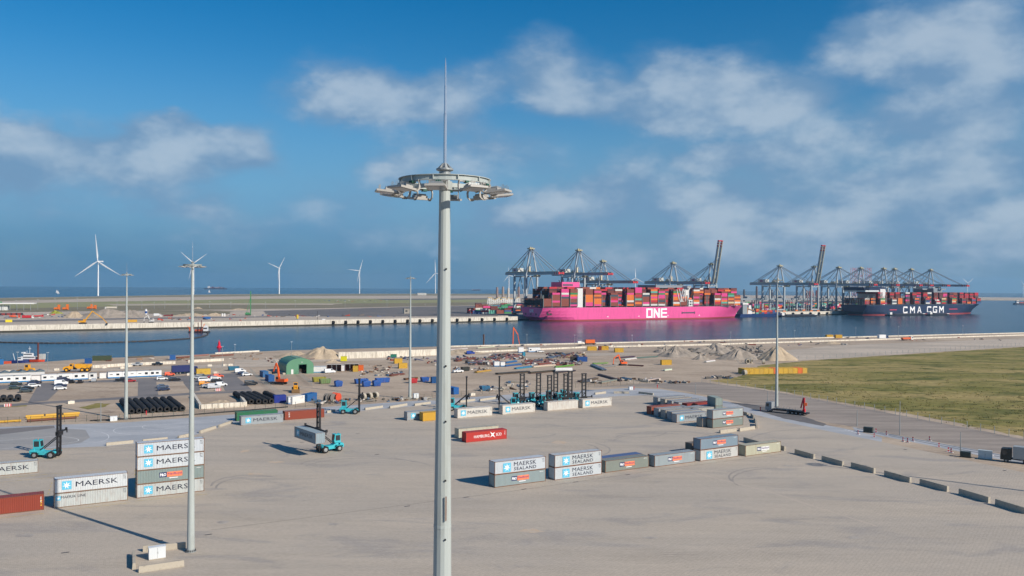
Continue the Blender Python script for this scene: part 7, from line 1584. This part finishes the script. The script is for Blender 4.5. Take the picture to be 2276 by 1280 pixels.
# yard details: drain line with grates, seam, stains
DRN = mat('drain_iron', col(74, 74, 76), 0.6); SEAM = mat('paving_seam', col(128, 122, 114), 0.8, var=0.2)
for a, b, w, m_ in (((470, 1178), (1150, 1090), 0.16, SEAM), ((1150, 1090), (1480, 1042), 0.16, SEAM), ((1480, 1042), (1752, 1008), 0.16, SEAM), ((-40, 1000), (240, 994), 0.2, SEAM), ((1510, 1043), (1700, 1090), 0.35, mat('seam_pale', col(190, 176, 160), 0.8)), ((1700, 1090), (1950, 1170), 0.35, mat('seam_pale', col(190, 176, 160), 0.8)), ((1180, 905), (1460, 880), 0.15, SEAM)):
    stripe([G(*a), G(*b)], w, m_, 0.010, 'paving_seam')
for i, (x, y) in enumerate(((145, 1228), (354, 1202), (463, 1188), (432, 1004), (640, 982), (795, 964), (1036, 1105), (1165, 1087), (1395, 1055), (671, 983), (838, 1010), (905, 1125), (2012, 999), (2233, 1046), (1280, 1071))):
    o = put('drain_grate', cached('grate', lambda: MB().box(-0.55, 0.55, -0.18, 0.18, 0, 0.02)), DRN, None, G(x, y, 0.011), DEF_H); tag(o, 'dark drain grate let into the yard paving, %s of those scattered about' % ORD[i], 'drain', 'drain grates in the yard')
OIL = mat('oil_stain', col(150, 142, 133), 0.7, var=0.12, scale=0.8, dirt=col(182, 174, 162), dirt_amt=0.75, dirt_scale=0.9)
SPL = mat('sand_spill', col(194, 170, 142), 0.9, var=0.1, scale=0.8, dirt=col(188, 178, 164), dirt_amt=0.7, dirt_scale=0.7)
def blotch(px, py, w, h, m, seed):
    r = random.Random(seed); c = G(px, py); a = w / FPX * c.y / 2; b = abs(G(px, py + h / 2).y - G(px, py - h / 2).y) / 2; n = 22
    pts = [(c.x + a * math.cos(2 * math.pi * i / n) * r.uniform(.55, 1.1), c.y + b * math.sin(2 * math.pi * i / n) * r.uniform(.55, 1.1)) for i in range(n)]
    o = poly_sheet('paving_stain', pts, m, 0.0105 + seed * 0.0002, kind='structure')
for i, (x, y, w, h) in enumerate(((772, 1007, 16, 5), (790, 1002, 30, 2), (880, 976, 8, 3), (1310, 930, 12, 3), (1295, 953, 8, 3), (495, 1160, 30, 8), (1750, 1035, 26, 4), (1700, 1010, 30, 5), (350, 1195, 6, 2), (640, 1010, 10, 4), (1445, 1195, 40, 6), (740, 1165, 30, 6), (1900, 1195, 44, 7), (60, 1190, 50, 10))):
    blotch(x, y, w, h, OIL, i)
for i, (x, y, w, h) in enumerate(((612, 1027, 42, 6), (545, 1002, 20, 9), (1246, 983, 42, 7), (1555, 950, 22, 4), (565, 1053, 44, 5), (1480, 915, 20, 3), (1180, 1180, 60, 10))):
    blotch(x, y, w, h, SPL, 20 + i)
# tyre tracks curving over the yard
TRK = mat('tyre_track', col(136, 130, 123), 0.8, var=0.1, dirt=col(166, 158, 148), dirt_amt=0.9, dirt_scale=0.7)
for i, (cx, cy, rx, ry, a0, a1) in enumerate(((1480, 980, 120, 22, 200, 340), (1500, 985, 140, 26, 190, 330), (1270, 1000, 60, 16, -60, 110), (1290, 1000, 66, 17, -60, 100), (560, 1080, 90, 24, 180, 300), (580, 1085, 100, 26, 180, 290), (1700, 1060, 80, 22, 150, 290), (1720, 1066, 92, 25, 150, 280), (1780, 985, 120, 30, 180, 300), (1420, 960, 60, 12, 0, 150), (800, 1040, 140, 26, 200, 330), (820, 1046, 150, 28, 200, 330), (1150, 960, 90, 14, 20, 160))):
    stripe(loop_px(cx, cy, rx, ry, R(a0), R(a1), 24), 0.45, TRK, 0.0092 + i * 0.0001, 'tyre_track')

# ------------------------------------------------------------------ the terminal behind the ships, far shore buildings
rt = random.Random(21); kinds = 'bdkroguwtnm'
def term_stack(px, v, label_where, n, h, grp='containers stacked in the far terminal', L_=12.19):
    t0 = crane_t(px, v)
    for i in range(n):
        for k in range(rt.randint(max(1, h - 1), h)):
            ch = rt.choice(kinds); p = berth(t0 + i * 13.2, v, FARZ + 0.02 + k * BH)
            ship_box(p, SANG, ch, '%s container, %s tier of the %s stack %s' % (SHIPC[ch][1], ORD[k], ORD[i], label_where), grp)
term_stack(1052, 150, 'left of the pink stern', 5, 3); term_stack(1040, 185, 'behind those left of the pink stern', 4, 4)
term_stack(1655, 120, 'right of the pink bow', 6, 3); term_stack(1740, 125, 'between the ships', 6, 3)
fl3 = {k: MB() for k in kinds}
for row in range(6):
    for i in range(90):
        p = berth(-120 + i * 13.2, 150 + row * 40 + 45, 0)
        if 1138 + FPX * p.x / p.y < 1062: continue
        for k in range(rt.randint(1, 4)):
            c, s = math.cos(SANG), math.sin(SANG); mb = fl3[rt.choice(kinds)]
            mb.cbox(p.x, p.y, FARZ + 1.3 + k * BH, 12.19, 2.44, 2.58, SANG)
for k, mb in fl3.items():
    if mb.v: tag(put('terminal_containers', mb, shipmat(k)), 'rows of %s containers in the terminal behind the cranes' % SHIPC[k][1], 'containers', None, 'stuff')
for i in range(9):
    p = berth(360 + i * 42, 106, FARZ); t = thing('stacking_gantry', 'low grey stacking gantry behind the quay cranes, %s from the pink bow' % ORD[i], 'gantry', p, SANG, 'stacking gantries'); gm_ = mat('gantry_grey', col(128, 138, 146), 0.6)
    for x in (-18, 18):
        for y in (-5, 5): put('leg', cached(('sg_leg', x, y), lambda: MB().box(x - .6, x + .6, y - .6, y + .6, 0, 20)), gm_, t)
    for y in (-5, 5): put('beam', cached(('sg_b', y), lambda: MB().box(-20, 20, y - .7, y + .7, 20.02, 23)), gm_, t)
    put('trolley', cached('sg_t', lambda: MB().box(-3, 3, -4, 4, 23.02, 26)), gm_, t)
# white offshore pieces on the breakwater quay left of the cranes
for i in range(16):
    px = 1086 + i * 4.4; Y = 1900 + i * 18; p = AT(px, 660, Y); t = thing('offshore_jacket', 'white lattice offshore foundation standing on the far quay, %s from the left' % ORD[i], 'foundation', (p.x, p.y, FARZ), R(20), 'offshore foundations'); h = rt.uniform(9, 15); wm = paint(228, 228, 222)
    for x in (-3, 3):
        for y in (-3, 3): put('leg', MB().bar((x, y, 0), (x * .5, y * .5, h), .9, .9), wm, t)
    put('brace', MB().bar((-3, -3, 1), (2, -2, h * .5), .6, .6).bar((3, -3, 1), (-2, -2, h * .5), .6, .6).bar((-2.2, -2.2, h * .5), (1.6, -1.6, h), .6, .6), wm, t)
    put('platform', MB().box(-2.4, 2.4, -2.4, 2.4, h, h + 1.2), paint(226, 190, 120), t)
for i, (px, tp, c) in enumerate(((1105, 638, (150, 130, 126)), (1118, 637, (160, 146, 140)), (1130, 640, (200, 196, 190)), (1153, 637, (140, 120, 116)), (1654, 643, (80, 82, 92)), (1682, 636, (96, 84, 84)), (1716, 644, (90, 90, 100)), (1793, 645, (120, 84, 84)), (1799, 646, (140, 90, 90)), (1806, 645, (140, 90, 90)), (1815, 645, (140, 90, 90)))):
    Y = 2300 if px < 1300 else 2600; p = AT(px, tp, Y); o = put('monopile', MB().lathe([(3.2, 0), (3.2, p.z * .8), (2.6, p.z - FARZ)], 12), paint(*c), None, (p.x, p.y, FARZ)); tag(o, 'tall upright pile standing on the far quay, %s from the left' % ORD[i], 'pile', 'upright piles on the far quay')
for px, w, lb in ((1897, 40, 'tall red and white lattice leg of a distant rig, left pair'), (1913, 44, 'tall red and white lattice leg of a distant rig, middle'), (1930, 42, 'tall red and white lattice leg of a distant rig, right')):
    p = AT(px, 595, 3300); t = thing('rig_leg', lb, 'rig', (p.x, p.y, 0), 0, 'rig legs'); h = p.z; wd = 8
    for x in (-wd, wd):
        for y in (-wd, wd): put('chord', MB().bar((x, y, 0), (x, y, h), 1.6, 1.6), paint(190, 160, 170), t)
    for k in range(10):
        z = h * k / 10; put('brace', MB().bar((-wd, -wd, z), (wd, -wd, z + h / 10), 1.2, 1.2).bar((wd, -wd, z), (-wd, -wd, z + h / 10), 1.2, 1.2), paint(196, 90, 100) if k % 2 else paint(206, 200, 204), t)
def shed_far(px, py, w, h, d, c, label, rc, rz=R(20)):
    p = G(px, py, FARZ); t = thing('far_building', label, 'building', p, rz, 'far buildings'); put('wall', MB().box(0, w, 0, d, 0, h), paint(*c), t); put('roof', MB().box(-.5, w + .5, -.5, d + .5, h, h + .6), paint(*rc), t)
    for k in range(int(w / 6)): put('window', cached('farwin', lambda: MB().box(0, 3, -.06, 0, 0, 2)), glass(), t, (2 + k * 6, 0, h * .4))
p = G(-30, 690, FARZ); cn = thing('canopy_building', 'white flat canopy building at the far left across the water', 'building', p, R(20)); put('roof', MB().box(0, 62, 0, 20, 9.5, 11.2), paint(236, 236, 232), cn)
for k in range(7): put('column', cached('cncol', lambda: MB().box(-.3, .3, 1, 1.6, 0, 9.5)), STEEL(), cn, (3 + k * 9, 0, 0))
put('office', MB().box(0, 26, 6, 18, 0, 7), paint(226, 230, 228), cn); put('sign', MB().box(0, 20, 0, .4, 11.2, 13), paint(60, 150, 100), cn)
shed_far(976, 700, 12, 9, 8, (120, 120, 116), 'cross-braced grey tower block beside the far quay', (170, 130, 120)); shed_far(898, 697, 9, 7, 7, (160, 156, 146), 'small beige hut on the dark terminal paving', (140, 136, 130)); shed_far(928, 656, 40, 9, 14, (206, 206, 200), 'white building on the far dunes', (200, 200, 196))
t = thing('cement_silo', 'blue and white banded silo beside the gravel heap', 'silo', G(324.5, 702, FARZ), 0, scale=0.5); 
for z0, z1, c in ((4.0, 6.5, W3), (6.52, 12, (40, 80, 150)), (12.02, 15, W3)): put('drum', MB().lathe([(3.0, z0), (3.0, z1)], 16), paint(*c), t)
put('top', MB().lathe([(3.0, 15.02), (1.0, 17), (.6, 18)], 16), WHITE(), t); put('hopper', MB().lathe([(.6, 1.5), (2.9, 4.0)], 12), WHITE(), t)
for a in range(4): put('leg', cached('siloleg', lambda: MB().box(1.8, 2.2, -.2, .2, 0, 4.2)), STEEL(), t, rz=a * R(90) + R(45))
for i, (px, w) in enumerate(((494, 'left'), (499, 'right'))):
    o = put('white_tank', MB().lathe([(2.1, 0), (2.1, 6.0), (1.4, 6.6)], 14), WHITE(), None, G(px, 703, FARZ), scale=0.55); tag(o, 'white upright tank near the drilling rig, the %s one' % w, 'tank', 'white tanks')
def rig(px, py, h, c, label, w=1.4):
    t = thing('piling_rig', label, 'piling rig', G(px, py, FARZ), R(15), 'piling rigs'); m = paint(*c)
    put('mast', MB().box(-w / 2, w / 2, -w / 2, w / 2, 0.5, h), m, t); put('body', MB().extrude([(-7, 1.2), (-1, 1.2), (-1, 3), (-2, 4), (-6.6, 3.8)], -1.6, 1.6), m, t); put('track', MB().box(-6.5, 0.5, -2.2, 2.2, 0, 1.18), BLACK(), t); put('stay', MB().bar((-5, 0, 3.6), (-.5, 0, h * .7), .5, .5), m, t)
for px, py, tp, w in ((131, 689, 677, 'tallest of the left pair'), (150, 689, 676, 'right of the left pair'), (204, 687, 676, 'left of the right pair'), (212, 687, 678, 'right of the right pair')):
    b = G(px, py, FARZ); rig(px, py, (py - tp) / FPX * b.y, (232, 120, 40), 'orange piling rig on the far shore, ' + w, 3.2)
b = G(557, 701, FARZ); rig(557, 701, 32, (70, 140, 90), 'green drilling rig with tall thin mast on the far site', 1.2)
t = thing('yellow_silo', 'yellow tank on legs at the far quay edge', 'tank', G(661, 711, FARZ), 0, scale=0.65); put('drum', MB().lathe([(1.4, 2), (1.9, 3), (1.9, 8.5), (1.2, 9.5)], 14), paint(226, 196, 60), t); put('leg', MB().box(-1.2, 1.2, -1.2, 1.2, 0, 2), STEEL(), t)
for a in ((12, 716, (236, 216, 50), 'bright yellow box on the far quay at the left', 6), (284, 716, (206, 160, 60), 'ochre container on the far quay', 9), (452, 709, (40, 96, 160), 'blue container on the far site near the dredger', 8)):
    p = G(a[0], a[1], FARZ + 0.02); t = thing('storage_container', a[3], 'container', p, R(25), 'containers across the water'); put('shell', cached(('sbox', a[4]), lambda: corr_box(a[4], 2.44, 2.58)), paint(*a[2]), t)
bk = cached('bk', lambda: MB().extrude([(-1, 0), (1, 0), (1, 1.6), (0.6, 2.6), (-0.6, 2.6), (-1, 1.6)], -2.2, 2.2))
for i in range(13):
    o = put('steel_bucket', bk, paint(*((150, 60, 56) if i % 3 else (52, 50, 54))), None, G(2 + i * 3.9, 700.5 - i * .05, FARZ), R(20)); tag(o, 'dark red steel form, %s from the left in the row across the water' % ORD[i], 'steel form', 'steel forms across the water')
t = thing('orange_tank', 'orange tank trailer standing on the near quay', 'tank trailer', G(1311, 766, 0.02), R(14)); put('tank', MB().box(-3.4, 3.4, -1.3, 1.3, 1.2, 3.6), paint(232, 110, 40), t); put('chassis', MB().box(-3.4, 4.2, -1, 1, .6, 1.18), BLACK(), t)
for x in (-2.6, -1.3, 3.4): wheel('wheel', t, x, -1.0, .5, .3); wheel('wheel', t, x, 1.0, .5, .3)
t = thing('water_tanker', 'white trailer pipe section lying among the dark beams', 'pipe', G(1234, 827, .02), R(8)); put('tube', MB().tube((0, 0, 1.1), (8.2, 0, 1.1), 1.0, n=14), WHITE(), t); put('cradle', MB().box(1, 7, -.9, .9, 0, .25), BLACK(), t)

# ------------------------------------------------------------------ air
hz = MB().box(-17000, 17000, -400, 17000, -13.0, 262.0)
hm_ = bpy.data.materials.new('haze'); hm_.use_nodes = True; N = hm_.node_tree.nodes; N.clear()
pv = N.new('ShaderNodeVolumePrincipled'); pv.inputs['Color'].default_value = (0.40, 0.72, 1.0, 1); pv.inputs['Density'].default_value = 0.00005; pv.inputs['Anisotropy'].default_value = 0.2
mo = N.new('ShaderNodeOutputMaterial'); hm_.node_tree.links.new(pv.outputs[0], mo.inputs['Volume'])
tag(put('haze', hz, hm_), 'thin pale sea haze lying over the whole port', 'haze', None, 'stuff')
